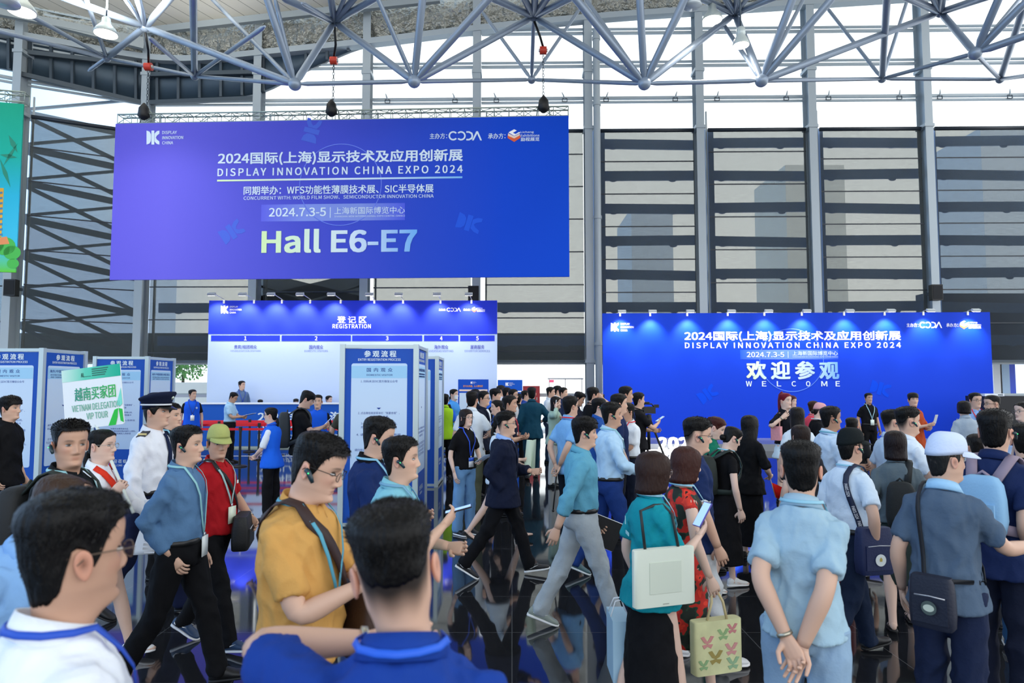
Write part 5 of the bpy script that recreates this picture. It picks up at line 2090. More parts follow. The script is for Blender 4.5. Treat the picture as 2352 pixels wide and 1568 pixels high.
# ------------------------------------------------------------------ welcome wall
wl, wr_ = at(1385, 860, 22.45), at(2280, 860, 22.05)
wf = Face((wl[0], wl[1], 0), (wr_ - wl) * [1, 1, 0])
Lw = np.linalg.norm((wr_ - wl)[:2])
zw1 = wf.hit(1830, 718)[1]
wm = wf.pt(Lw / 2, .2)
ww = MB().obox(wf.pt(Lw / 2, .2 + (zw1 - .2) / 2, -.06) - wm, wf.ex * Lw / 2, wf.n * .06, np.array([0, 0, (zw1 - .2) / 2])).build('welcome_wall', mat('#053cca', .6, spec=.2, mottle=.04, mscale=.5), smooth=False)
ww.location = wm
tag(ww, 'bright blue welcome wall with white bilingual expo title, on a grey step', 'backdrop')
logo_dic(wf, 1403, 741, 20, o_, TXT_W, ww)
logo_hosts(wf, 2082, 746, .68, o_, ww, TXT_W)
kid(wf.ptext('2024国际(上海)显示技术及应用创新展', 1572, 760, 2069, 784, bold=.016, off=o_), 'title_lettering', TXT_W, ww, smooth=False)
kid(wf.ptext('DISPLAY INNOVATION CHINA EXPO 2024', 1573, 786, 2069, 799, bold=.016, off=o_, spacing=1.15), 'title_lettering', TXT_W, ww, smooth=False)
kid(wf.prect(1700, 803, 1925, 825, .003), 'date_strip', ramp_mat([(0, '#1450e0'), (.3, '#5f86e6'), (.7, '#5f86e6'), (1, '#1450e0')], 'X'), ww, smooth=False)
kid(wf.ptext('2024.7.3-5', 1715, 808, 1801, 820, bold=.012, off=o_), 'date_lettering', TXT, ww, smooth=False)
kid(wf.prect(1809.5, 807, 1810.5, 822, o_), 'divider', TXT, ww, smooth=False)
kid(wf.ptext('上海新国际博览中心', 1820, 806, 1924, 816, off=o_), 'venue_lettering', TXT, ww, smooth=False)
kid(wf.ptext('SHANGHAI NEW INTERNATIONAL EXPO CENTRE (SNIEC)', 1820, 818, 1924, 821, off=o_), 'venue_lettering', TXT, ww, smooth=False)
kid(wf.ptext('欢 迎 参 观', 1714, 829, 1927, 871, bold=.022, off=o_), 'welcome_lettering', ramp_mat([(0, '#dff5c0'), (.2, '#cfeadf'), (.55, '#cfe2f6'), (.85, '#9cc4f2'), (1, '#6fa8ee')], 'X'), ww, smooth=False)
for k, (ch, uu) in enumerate(zip('WELCOME', (1720, 1755, 1789, 1823, 1856, 1893, 1924))):
    kid(wf.ptext(ch, uu - (7 if ch in 'WM' else 5), 875, uu + (7 if ch in 'WM' else 5), 887, bold=.014, off=o_), 'welcome_letter', TXT, ww, smooth=False)
kid(wf.pring(1818, 827, 73, 1.4, .005), 'ring', mat('#5f8cf0', .6, spec=.2), ww)
for uu, vv, rr in ((1625, 905, .6), (2022, 892, -.3)):
    kid(soft_logo(wf, uu, vv, .42, rr, .004), 'soft_logo', mat('#0a48da', .7, spec=.1), ww, smooth=False)
for k, u in enumerate((1424, 1493, 1578, 1671, 1755, 1841, 1938, 2031, 2120, 2222)):
    x = wf.hit(u, 722)[0]
    p = wf.pt(x, zw1)
    arm_light(p[0], p[1], zw1, .0, '%s arm spotlight from the left on top of the welcome wall' % ordi[k], 'arm spotlights on the welcome wall', 85, out=.42, h=.02)
# the step in front
sl, sr = at(1335, 1033, 20.15), at(2420, 1033, 19.7)
stp = MB().add([(sl[0], sl[1], 0), (sr[0], sr[1], 0), (sr[0], 22.6, 0), (sl[0], 22.6, 0), (sl[0], sl[1], .2), (sr[0], sr[1], .2), (sr[0], 22.6, .2), (sl[0], 22.6, .2)],
               [(3, 2, 1, 0), (4, 5, 6, 7), (0, 1, 5, 4), (1, 2, 6, 5), (2, 3, 7, 6), (3, 0, 4, 7)]).build('floor_step', mat('#7d828a', .25), smooth=False)
struct(stp)
# light-up letters
lp = at(1400, 1036, 19.6)
lf_ = Face((lp[0], 19.6, 0), (1, 0, 0))
lr = empty('light_up_letters', (at(1500, 1036, 19.6)[0], 19.6, 0))
tag(lr, 'row of glowing white standing letters and digits on the floor beside the tripod', 'letters')
xa = lf_.hit(1404, 1030)[0]
kid(MB().box((at(1398, 1036, 19.6)[0], 19.5, 0), (at(1612, 1036, 19.6)[0], 19.85, .06)), 'letter_base', mat('#f2f2f2', .5, emit=1.5), lr, smooth=False)
for ch, u0, u1 in (('D', 1402, 1424), ('I', 1430, 1437), ('C', 1466, 1490), ('2', 1513, 1533), ('0', 1536, 1559), ('2', 1561, 1582), ('4', 1585, 1608)):
    m = MB()
    for off in (0, .1):
        m.join(lf_.ptext(ch, u0, 1004, u1, 1033, bold=.03, off=-off))
    kid(m, 'letter', mat('#ffffff', .5, emit=1.2), lr, smooth=False)

# ------------------------------------------------------------------ info towers
KB = mat('#0d4fb4', .5, spec=.3, name='tower_print')
CARD = ramp_mat([(0, '#b8d3f2'), (.6, '#c9def5'), (1, '#c2dcf6')], 'Z', .5, 'tower_card', .3)
CARD_H = mat('#9fd0f0', .5, name='card_head', spec=.3)
def tower(xr, Y, label):
    W_, H_ = 1.0, 2.46
    xl = xr - W_
    r0 = empty('info_tower', (xl + W_ / 2, Y + W_ / 2, 0))
    tag(r0, label, 'info tower', 'square info towers of the entry process')
    for x, y in ((xl, Y), (xr, Y), (xr, Y + W_), (xl, Y + W_)):
        kid(MB().box((x - .035, y - .035, 0), (x + .035, y + .035, H_)), 'corner_post', ALU_P, r0, smooth=False)
    for z in (0.02, H_ - .05):
        for (a, b) in (((xl, Y), (xr, Y)), ((xr, Y), (xr, Y + W_)), ((xr, Y + W_), (xl, Y + W_)), ((xl, Y + W_), (xl, Y))):
            kid(MB().bar((a[0], a[1], z + .02), (b[0], b[1], z + .02), .05, .045), 'rail', ALU_P, r0, smooth=False)
    for side in (0, 1, 2):
        f = (Face((xl + .03, Y - .005, 0), (1, 0, 0)), Face((xr + .005, Y + .03, 0), (0, 1, 0)), Face((xl - .005, Y + W_ - .03, 0), (0, -1, 0)))[side]
        pn = kid(f.rect(0, .06, .94, H_ - .06, .0, .02), 'panel', KB, r0, smooth=False)
        def sub(m, name, mm):
            m.v = [q - np.array(r0.location) for q in m.v]
            m.build(name, mm, pn, smooth=False)
        sub(f.rrect(.09, .69, .85, 2.20, .03, .004), 'card', CARD)
        sub(f.rect(.09, 2.00, .85, 2.165, .0055, .001), 'card_header', CARD_H)
        t = MB()
        t.join(f.text('参 观 流 程', .26, 2.285, .70, 2.375, bold=.016))
        t.join(f.text('ENTRY REGISTRATION PROCESS', .18, 2.235, .76, 2.268, bold=.014))
        t.join(f.text('欢 迎 莅 临', .30, .43, .64, .50, bold=.008))
        t.join(f.text('—— WELCOME ——', .30, .37, .64, .405, bold=.010))
        sub(t, 'title_lettering', TXT)
        t = MB()
        if side == 0:
            t.join(f.text('国  内  观  众', .30, 2.085, .65, 2.14, bold=.006))
            t.join(f.text('DOMESTIC VISITOR', .30, 2.03, .65, 2.055, bold=.004))
            L_ = ((1.94, '1. 扫码关注DIC官方微信公众号', .22, .72), (1.51, '2. 点击微信底部菜单栏“我要参观”，', .19, .75), (1.46, '填写注册信息', .35, .60), (1.37, '3. 完整填写信息并获取确认码，', .23, .72), (1.32, '并凭确认码至现场领取胸卡', .23, .70), (1.22, '4. 请持胸卡经闸机入场参观', .17, .77), (1.06, '“如果您未携带身份证，', .30, .66), (1.015, '请扫描以下二维码获取展会临时入场码，', .15, .79), (.97, '并使用该码经闸机入场参观', .24, .70))
        else:
            t.join(f.text('海外/中国港澳台地区观众', .13, 2.09, .81, 2.14, bold=.006))
            t.join(f.text('INTERNATIONAL HONG KONG MACAO', .15, 2.05, .79, 2.072, bold=.002))
            t.join(f.text('AND TAIWAN REGIONS VISITORS', .15, 2.015, .79, 2.037, bold=.002))
            L_ = ((1.28, '请凭本人护照/港澳通行证/台胞证', .13, .80), (1.23, '前往登记区领取胸卡入场参观', .13, .78), (1.18, '谢谢您的配合', .28, .62), (1.07, 'IF YOU ARE AN OVERSEAS VISITOR', .15, .79), (1.02, 'PLEASE TAKE YOUR PASSPORT TO THE', .12, .80), (.97, 'REGISTRATION COUNTER', .2, .74), (.92, 'TO COLLECT YOUR BADGE', .18, .76))
        for z, s, a, b in L_:
            t.join(f.text(s, a, z, b, z + .034))
        t.join(MB().prism([(.44, 1.60), (.47, 1.575), (.50, 1.60)], f.pt(0, 0, .005), f.ex, f.ez, f.n * .002))
        sub(t, 'instruction_lettering', NAVY)
    return r0
tower(at(92, 950, 10.2)[0], 10.2, 'info tower cropped by the left edge, nearest on the left')
tower(at(335, 950, 13.1)[0], 13.1, 'info tower behind the delegation sign and the pilot')
tower(at(955, 950, 9.3)[0], 9.3, 'info tower in the middle, behind the man in a navy polo')
tower(at(1003, 950, 12.95)[0], 12.95, 'info tower partly hidden behind the middle one')

# ------------------------------------------------------------------ belt posts
def stanchion():
    r0 = empty('belt_post', (0, 0, 0))
    MB().lathe((0, 0, 0), [(.001, 0), (.17, 0), (.172, .012), (.15, .03), (.05, .045), (.032, .055)], 24).build('base', BLACK, r0, sharp=40)
    MB().cyl((0, 0, .04), (0, 0, .84), .030, n=14).build('post', BLACK, r0, sharp=40)
    MB().cyl((0, 0, .82), (0, 0, .93), .040, n=14).build('belt_cassette', mat('#15161a', .4), r0, sharp=40)
    MB().box((.035, -.004, .845), (1.60, .004, .90)).build('belt', mat('#e8182a', .5), r0, smooth=False)
    return r0
proto = stanchion()
first = True
RED_ROWS = ((16.2, (-8.2, 4)), (17.8, (-8.9, 5)), (18.7, (-8.4, 4)), (19.75, (-8.7, 4)))
for ri, (Y, (xs, n_)) in enumerate(RED_ROWS):
    for k in range(n_):
        x = (at((552, 595, 640, 573)[ri], 1000, Y)[0] + 1.63 * (k - (2, 3, 2, 2)[ri]))
        o = proto if first else copy_tree(proto)
        first = False
        o.location = (x, Y, 0)
        tag(o, 'belt post, %s row from the counter, %s from the left' % (('fourth', 'third', 'second', 'nearest')[ri], ordi[k]), 'belt post', 'belt posts before the registration counter')
for k, (u, Y) in enumerate(((1040, 17.4), (1034, 19.6), (1030, 18.5))):
    o = copy_tree(proto)
    o.location = (at(u, 1000, Y)[0], Y, 0)
    tag(o, 'black belt post with a red belt right of the middle info towers, %s' % ('nearest', 'farthest', 'between two others')[k], 'belt post', 'belt posts before the registration counter')

# ------------------------------------------------------------------ boards and doors at the back
def board(u0, u1, v0, Y, label, cols):
    f = Face((0, Y, 0), (1, 0, 0))
    a, b = f.hit(u0, 900)[0], f.hit(u1, 900)[0]
    z = f.hit((u0 + u1) / 2, v0)[1]
    r0 = empty('sign_board', ((a + b) / 2, Y, 0))
    tag(r0, label, 'sign')
    kid(MB().box((a, Y, .05), (b, Y + .04, z)), 'panel', mat(cols, .55, spec=.2), r0, smooth=False)
    kid(MB().box((a - .02, Y - .15, 0), (b + .02, Y + .2, .05)), 'foot_plate', STEEL_D, r0, smooth=False)
    return f, r0
f, r0 = board(1052, 1122, 871, 18.6, 'blue standing sign with orange lettering before the registration wall', '#0d4fc0')
logo_dic(f, 1081, 876, 5, .006, TXT_W, r0)
kid(f.ptext('打卡大作战，人人都有奖', 1064, 884, 1109, 889, bold=.014, off=.006), 'headline_lettering', mat('#f0a03c', .6), r0, smooth=False)
kid(f.prect(1055, 894, 1120, 898, .006), 'text_bar', PALE, r0, smooth=False)
kid(f.prect(1055, 902, 1120, 990, .006), 'card', mat('#cfe2f6', .6), r0, smooth=False)
f, r0 = board(1143, 1200, 872, 21.6, 'second blue standing sign, right of the one with orange lettering', '#0d58c4')
logo_dic(f, 1161, 878, 8, .006, TXT_W, r0)
kid(f.prect(1182, 897, 1198, 900, .006), 'text_bar', TXT_W, r0, smooth=False)
Yd = 25.6
f = Face((0, Yd, 0), (1, 0, 0))
a, b = f.hit(1201, 900)[0], f.hit(1240, 900)[0]
rd = empty('red_cabinet', ((a + b) / 2, Yd, 0))
tag(rd, 'red hydrant cabinet standing before the glass doors behind the teal suit', 'cabinet')
kid(MB().box((a, Yd, 0), (b, Yd + .3, f.hit(1220, 886)[1])), 'cabinet_body', mat('#b0252f', .45), rd, smooth=False)
kid(f.prect(1203, 889, 1238, 935, .012, .012), 'door', mat('#b82a34', .45), rd, smooth=False)
kid(f.prect(1232, 912, 1234, 919, .025, .02), 'door_handle', ALU, rd, smooth=False)
# glass doors in the bay left of the pipe
fd = Face((0, 25.95, 0), (1, 0, 0))
m = MB()
for u in (1262, 1299, 1337):
    m.join(fd.prect(u - .8, 870, u + .8, 1004, .0, .06))
m.join(fd.prect(1258, 868, 1340, 871, .0, .06))
m.join(fd.prect(1140, 905, 1345, 911, .0, .06))
dr = m.build('door_1', mat('#c9d0d4', .5), smooth=False)
struct(dr)
ex = fd.prect(1262, 872, 1272, 878, .03, .03)
tag(ex.build('exit_sign', mat('#e4557c', .5, emit=.3), smooth=False), 'small pink exit sign above the glass doors', 'sign')
m = MB()
for v in (906, ):
    m.join(fd.prect(385, v, 480, v + 6, .0, .06))
struct(m.build('trim_21', mat('#aeb5c4', .5), smooth=False))
# dark partition at the right edge with things on it
pf = Face((0, 19.2, 0), (1, 0, 0))
xa, xb = pf.hit(2284, 950)[0], pf.hit(2430, 950)[0]
dp = MB().box((xa, 19.2, 0), (xb, 20.4, pf.hit(2320, 910)[1])).build('black_partition', mat('#10131a', .6), smooth=False, loc=((xa + xb) / 2, 19.2, 0))
tag(dp, 'black partition block right of the welcome wall', 'partition')
wb = pf.hit(2320, 910)[1]
tr_ = empty('white_device', (pf.hit(2312, 905)[0], 19.8, wb))
tag(tr_, 'white flat device lying on the black partition', 'device')
MB().box((-.28, -.12, 0), (.28, .12, .07)).build('case', WHITE, tr_, smooth=False)
MB().box((.10, -.125, .02), (.24, -.12, .05)).build('device_panel', STEEL_D, tr_, smooth=False)
of = Face((0, 30.5, 0), (1, 0, 0))
for (u0, v0, u1, v1, cl, lb) in ((2283, 832, 2300, 885, '#e8e8ee', 'white notice board outside at the right edge'), (2283, 885, 2299, 905, '#c2202c', 'red panel outside at the right edge'), (2319, 832, 2331, 858, '#0d46d8', 'blue panel outside at the right edge'), (2300, 836, 2318, 905, '#a9c4e4', 'pale blue panel outside at the right edge')):
    x, z0_ = of.hit(u0, v1)
    x2, z1_ = of.hit(u1, v0)
    tag(MB().box((x, 30.5 + (.2 if v0 == 885 else 0), 0), (x2, 30.58 + (.2 if v0 == 885 else 0), z1_)).build('outdoor_panel', mat(cl, .6), smooth=False), lb, 'panel')
# ------------------------------------------------------------------ the crowd
BLK, NVY, WHT = '#0d0e12', '#16264f', '#dfe9f4'
SH_B = ('#14151a', '#0f1013')
SH_W = ('#e4e6e8', '#f2f3f4')
SH_BW = ('#15171c', '#e9ecee')
LBL = '#8fc3d8'
HB = ('short', '#070606', .018)
FD = ('fade', '#070606', .024)
HF = ('fringe', '#070606', .018)
HT = ('tied', '#070606', .010)

# nearest row
person('white_front', 'person in white shirt, glasses and blue neck cord, seen from behind at lower left', 178, 1122, 1.42, 52, ('shirt', '#eaf0f8', {'gap': 20}), ('trousers', '#20242c'), hair=('short', '#070606', .021), skin='mid', head=(4, 2, 0), glasses='#6a5a4c', lanyard='#1d4fc0')
person('royal_polo', 'person in royal blue polo seen from behind, blue lanyard, arm raised, lower middle', 905, 1150, 1.36, 94, ('polo', '#163c92', {}), ('trousers', '#20242c'), hair=('fade', '#070606', .022), skin='light', head=(4, 2, -9), L=(.27, .10, 1.37), hintL=(-.1, 1, .1), R='side', lanyard='#1f5fd8', watch='L')
person('yellow_polo', 'person in yellow polo and glasses looking down at a phone, brown bag strap', 737, 995, 2.6, -14, ('polo', '#cb9a55', {'hem': .90}), ('trousers', '#3b4048'), hair=('short', '#070606', .018), skin='light', head=(10, 20, 0), R=(.30, .06, 1.20), L=(.31, .05, 1.20), hintR=(-.5, .5, -.9), glasses='#1a1a1c', ear='R', lanyard='#4f9fb8', fat=.02)
person('pale_polo', 'person in pale blue polo seen from behind, hands clasped behind the back', 1838, 1010, 3.0, 55, ('polo', '#9cbacb', {'hem': .90, 'flare': .05}), ('trousers', '#8aa6c0'), hair=HB, skin='light', head=(14, 3, 0), R=(-.19, .03, .90), L=(-.21, .03, .93), hintR=(-.8, .45, .1), hintL=(-.8, .45, .1), curlR=.5, curlL=.9, watch='L', lanyard=LBL, fat=.012, sw=.84, palmR=(-1, 0, .1), palmL=(-1, 0, .1))
person('white_cap', 'person in white cap and slate short sleeved shirt, arm stretched to the right', 2172, 990, 3.55, 42, ('shirt', '#4d5f74', {'sleeve': 'short', 'hem': .83, 'collar': '#9cc8e8', 'flare': .045}), ('trousers', '#18233f'), hair=('short', '#1a1a1a', .007), skin='light', head=(-36, 4, 0), R=(.37, .335, 1.15), hintR=(-.2, .1, -1), L='side', cap=('ball', '#cddaf2'), curlR=.25, fat=.03, sw=.86)
person('navy_pack', 'person in navy polo with a pale blue backpack, right of the white cap', 2285, 938, 4.05, 36, ('polo', '#16264f', {}), ('trousers', '#11182c'), hair=HB, skin='light', head=(2, 2, 0), R='pocket', L='side', ear='R')
person('teal_polo', 'person in teal polo with brown bob and glasses holding up a phone', 1503, 1033, 3.85, 18, ('polo', '#12909e', {}), ('skirt', '#0e0f13', .28, .05), hair=('bob', '#2c1913', .022), skin='fair', fem=True, head=(-4, 2, 0), R=(.31, .06, 1.20), hintR=(-.3, .5, -1), L='side', glasses='#9a8c80', legs='stepR', lanyard=LBL, badge='#cfdde8', badge_z=.95, shoes=SH_W)
FLORAL = bpy.data.materials.new('floral_print')
FLORAL.use_nodes = True
_nt = FLORAL.node_tree
_tc_ = _nt.nodes.new('ShaderNodeTexCoord')
_no = _nt.nodes.new('ShaderNodeTexNoise')
_no.inputs['Scale'].default_value = 13
_no.inputs['Detail'].default_value = 1.5
_ra = _nt.nodes.new('ShaderNodeValToRGB')
_ra.color_ramp.interpolation = 'CONSTANT'
for _i, (_p, _c) in enumerate(((0, '#14221c'), (.45, '#1c3a2c'), (.50, '#c0261c'), (.62, '#e03a26'), (.70, '#1a1414'))):
    _e = _ra.color_ramp.elements[_i] if _i < 2 else _ra.color_ramp.elements.new(_p)
    _e.position = _p
    _e.color = (*rgb(_c), 1)
_nt.links.new(_tc_.outputs['Object'], _no.inputs['Vector'])
_nt.links.new(_no.outputs['Fac'], _ra.inputs[0])
_nt.links.new(_ra.outputs[0], _nt.nodes['Principled BSDF'].inputs['Base Color'])
_nt.nodes['Principled BSDF'].inputs['Roughness'].default_value = .8
person('floral', 'person in red floral dress with reddish bob, badge and butterfly tote bag', 1578, 1023, 4.3, 12, ('dress', '#c0261c', {'sleeve': 'cap'}), ('dress', FLORAL, .40, .05), hair=('bob', '#3a1c16', .018), skin='fair', fem=True, head=(0, 6, 0), R=(.05, .28, .89), L='side', lanyard=LBL, badge='#dfe6ee', badge_z=.92, legs='stepR', shoes=('#e8b8a8', '#f4f0ec'))
person('watcher', 'person in black polo with an earpiece looking towards the camera, left side', 165, 962, 3.65, -2, ('polo', '#0f1418', {}), ('trousers', '#14161c'), hair=('short', '#070606', .022), skin='mid', head=(-38, 2, 0), ear='R', lanyard='#8fc0c8', R='side')
person('thin_hair', 'stooping person with thin hair in light blue shirt, half hidden at the lower left', 150, 1095, 2.25, 5, ('shirt', '#7fabdc', {'sleeve': 'short'}), ('trousers', '#2a4a86'), hair=('bald', '#3a2a20', .004), skin='mid', head=(0, 15, 0), lean=22, R=(.02, .26, .93), hintR=(-.8, .5, -.3))
# second row
person('sign_bearer', 'person in white shirt and red scarf carrying the delegation sign', 236, 985, 4.85, 0, ('shirt', '#e6edf4', {'hem': .93}), ('skirt', '#24345c', .52, .03), hair=HT, tail='lowpony', skin='fair', fem=True, R=(.19, .13, 1.26), hintR=(-.6, .5, -1), curlR=1.15, L=(.36, .10, 1.10), curlL=.8, glasses='#a9a49c', legs='walkL', shoes=SH_W, lodmin=1)
person('pilot', 'person in white pilot uniform shirt, navy tie and peaked cap', 362, 897, 5.75, 2, ('shirt', '#e9eef6', {'tuck': True, 'tie': '#152242', 'gap': 10}), ('trousers', '#121a38'), hair=('fringe', '#070606', .016), skin='light', cap=('pilot', '#111a33'), R=(.06, .23, .86), L='side', legs='walkL', head=(-3, 0, 0))
person('blue_shirt', 'person in steel blue shirt walking with hand in pocket, left of red polo', 432, 976, 4.4, 2, ('shirt', '#54789e', {'tuck': True, 'gap': 18}), ('trousers', '#0c0d11'), hair=HB, skin='light', R='pocket', L='side', ear='R', lanyard='#8fc6cc', badge='#e4ebea', badge_z=.93, legs='walkL', fat=.012)
person('red_polo', 'person in red polo and olive cap smiling, badge on the chest', 503, 973, 5.1, -14, ('polo', '#a8141d', {'hem': .90}), ('trousers', BLK), hair=('short', '#151312', .010), skin='mid', cap=('ball', '#a8ae6a'), head=(-34, 4, 0), lanyard='#9cc0c0', badge='#dfe8d2', badge_z=1.03, R='side', L=(.16, .24, .98), legs='walkR', shoes=('#1e3a5c', '#e6e8ea', 'tick'), watch='L', fat=.02)
person('half_hidden', 'person in dark jacket and white shirt half hidden behind the pilot', 394, 925, 6.9, -5, ('suit', '#14223a', {'inner': '#dfe8f2'}), ('trousers', BLK), hair=HB, skin='light', lanyard='#7fb8d0')
person('black_youth', 'person in black polo walking before the left edge info tower', 25, 908, 7.5, 2, ('polo', '#0c0d11', {}), ('trousers', '#141a2a'), hair=('fringe', '#070606', .024), skin='light', R=(.05, .24, .90))
person('navy_tower', 'person in navy polo with an earpiece before the middle info tower', 872, 956, 4.3, 4, ('polo', '#142a5c', {'collar': '#0d0f16'}), ('trousers', '#15181f'), hair=HB, skin='light', head=(0, 12, 0), ear='R', lanyard='#7fb8d4', R=(.26, .08, 1.10), L='hold')
person('aqua_shirt', 'person in pale aqua shirt with an earpiece holding a phone, right of the navy polo', 922, 1000, 3.65, 4, ('shirt', '#80bfce', {'sleeve': 'short'}), ('trousers', '#20242c'), hair=HB, skin='light', ear='R', lanyard='#6fa4c0', R=(.27, .03, 1.24), L='hold')
person('backpacker', 'person in black tee with dark backpack looking at a phone by the belts', 707, 898, 10.5, 18, ('tee', '#0c0d10', {}), ('jeans', '#a9b2bc'), hair=HF, skin='light', head=(0, 26, 0), R=(.31, .05, 1.20), L=(.31, .05, 1.18), shoes=SH_W)
person('vest_far', 'volunteer in blue vest behind the backpack wearer at the counter', 730, 906, 12.6, -80, ('vest', '#1658d6', {'inner': '#101218'}), ('trousers', BLK), hair=HB, skin='light')
person('vest_girl', 'volunteer in blue vest over white tee with ponytail and glasses, facing left', 622, 935, 9.8, 176, ('vest', '#1d66e4', {'inner': '#e4ecf4', 'slen': .95}), ('wide', '#0c0c10'), hair=HT, tail='lowpony', skin='fair', fem=True, R='clasp', L='clasp', glasses='#2a2522', lodmin=1, badge='#d9e4ee', lanyard='#1a4fc0', badge_z=.98)
person('papers_man', 'person in pale blue polo reading papers by the belts', 537, 901, 17.0, 2, ('polo', '#a5cbe8', {'tuck': True}), ('trousers', '#0e1016'), hair=HB, skin='mid', head=(0, 24, 0), R=(.30, .06, 1.12), L=(.32, .06, 1.1), glasses='#222222')
person('vest_guard', 'volunteer in blue vest with badge standing left of the counter', 443, 894, 17.5, -58, ('vest', '#1658dc', {'inner': '#0f1116'}), ('trousers', BLK), hair=('short', '#0d0b0a', .014), skin='light', head=(35, 0, 0), lanyard='#1a3fa0', badge='#eef2f4')
person('counter_man', 'person in slate blue shirt standing behind the registration counter', 556, 874, 21.85, -50, ('shirt', '#5c7496', {}), ('trousers', BLK), hair=HB, skin='light', head=(30, 0, 0), base_z=.12, lanyard='#2a4fc0', badge='#eef2f6')
for k_, (u_, v_, st_) in enumerate(((598, 917, HF), (680, 915, HF), (756, 908, HB))):
    person('clerk%d' % k_, 'clerk seated behind the counter, %s' % ('head just showing below the standing man', 'head showing left of the backpack wearer', 'head and collar showing right of the backpack wearer')[k_], u_, v_, 22.02, (-70, -60, -20)[k_], ('polo', '#3a6ac8', {}), ('trousers', BLK), hair=st_, skin='fair', legs='sit', base_z=.12, fem=k_ < 2)
person('arm_by_tower', 'person in olive tee mostly hidden behind the middle info tower, one arm showing', 803, 903, 11.6, 92, ('tee', '#4a4c42', {}), ('trousers', '#30343c'), hair=HB, skin='light', L=(.02, .27, .86))
# centre group
person('badge_woman', 'person with dark bob in black polo and ripped jeans, blue lanyard and badge', 1071, 938, 8.85, -42, ('polo', '#0c0c10', {'hem': .90}), ('wide', '#6b98c6'), hair=('bob', '#1a100e', .012), skin='fair', fem=True, glasses='#8a8480', lanyard='#1a4fd0', badge=('#e9eef2', '#1a58d8'), badge_z=.98, R='side', L=(.20, .10, 1.03), shoes=('#1c1d22', '#eeeeee'), lodmin=1)
person('white_back', 'person in white polo and olive trousers seen from behind, left of the centre', 1085, 897, 10.3, 72, ('polo', '#dce8f2', {}), ('trousers', '#585e4c'), hair=HB, skin='light', R=(.30, .15, 1.08))
person('spectacled', 'person in navy jacket and white collar with glasses behind the white polo', 1111, 897, 11.8, -15, ('suit', '#131b2e', {'inner': '#e4ecf4'}), ('trousers', BLK), hair=HB, skin='light', glasses='#2a2a2a')
person('bun_left', 'person with tied hair facing left, dark top and blue lanyard, centre group', 1141, 918, 10.9, 192, ('tee', '#14161d', {}), ('trousers', BLK), hair=HT, tail='lowbun', skin='fair', fem=True, lanyard='#2a62d8')
person('blue_vest_back', 'person in blue vest behind the centre group, face to the right', 1138, 891, 13.2, -12, ('vest', '#2a6ad8', {'inner': '#101218'}), ('trousers', BLK), hair=HF, skin='light')
person('crew_cut', 'person with cropped hair furthest back in the centre group', 1151, 884, 17, 10, ('shirt', '#c4cce0', {}), ('trousers', '#2a2e38'), hair=('short', '#1a1614', .010), skin='light')
person('tick_tee', 'smiling person in dark navy polo with a small white tick on the chest', 1172, 907, 10.1, -4, ('polo', '#0f1830', {}), ('trousers', BLK), hair=HB, skin='mid', head=(-8, 0, 0), R=(.22, .04, 1.12), L='cross', lanyard='#c8202c')
person('teal_suit', 'person in teal suit walking away towards the glass doors', 1221, 888, 14.2, 94, ('suit', '#0e3f54', {'inner': '#0e3f54'}), ('trousers', '#0c3346'), hair=HB, skin='light', legs='stepR', R=(.18, .24, 1.08))
person('navy_suit', 'person in navy suit with an earpiece walking, hand in pocket', 1163, 943, 6.95, 0, ('suit', '#0f172e', {'inner': '#9db9ea', 'collar': '#8fb0e8'}), ('trousers', '#0b0c11'), hair=('fade', '#070606', .026), skin='light', ear='R', R='pocket', L='hold', legs='wideL', shoes=('#15171c', '#e9ecee', 'tick'), glasses='#4a4a4c')
person('skirt_walker', 'person in white top and black skirt striding behind the navy suit', 1150, 952, 8.5, 0, ('tee', '#cfdce6', {}), ('skirt', '#0e0f13', .55, .03), hair=HT, tail='lowpony', skin='fair', fem=True, legs='wideL', R=(.34, .05, 1.12), L=(.34, .1, 1.02), shoes=('#101014', '#0c0c0f', 'flat'), lodmin=1)
person('masked', 'volunteer in pale blue vest wearing a white mask by the registration wall', 1043, 893, 16, -28, ('vest', '#4a9ae8', {'inner': '#0f1014'}), ('trousers', BLK), hair=HT, tail='lowpony', skin='fair', fem=True, mask=True, R='hold', L='hold')
person('green_vest', 'person in lime green vest showing right of the far info tower', 1022, 904, 14.2, 100, ('vest', '#9ccc28', {'inner': '#2a62d0'}), ('trousers', BLK), hair=HB, skin='mid')
for k_, (u_, v_, Y_, yw_, cl_, lb_) in enumerate(((1164, 889, 16.2, 30, '#20242c', 'dark haired person behind the tick polo, head only'), (1179, 893, 14.8, -20, '#c8ccd0', 'person with glasses and high forehead behind the tick polo'), (1191, 903, 15.4, 70, '#16181e', 'dark haired person left of the teal suit, back of head'), (1207, 896, 17.2, 10, '#2a4a9a', 'person in blue showing left of the teal suit shoulder'), (1092, 893, 15, 40, '#101218', 'dark haired person behind the white polo, top of head only'))):
    person('extra%d' % k_, lb_, u_, v_, Y_, yw_, ('polo', cl_, {}), ('trousers', BLK), hair=HB, skin='light', glasses='#333333' if k_ == 1 else None)
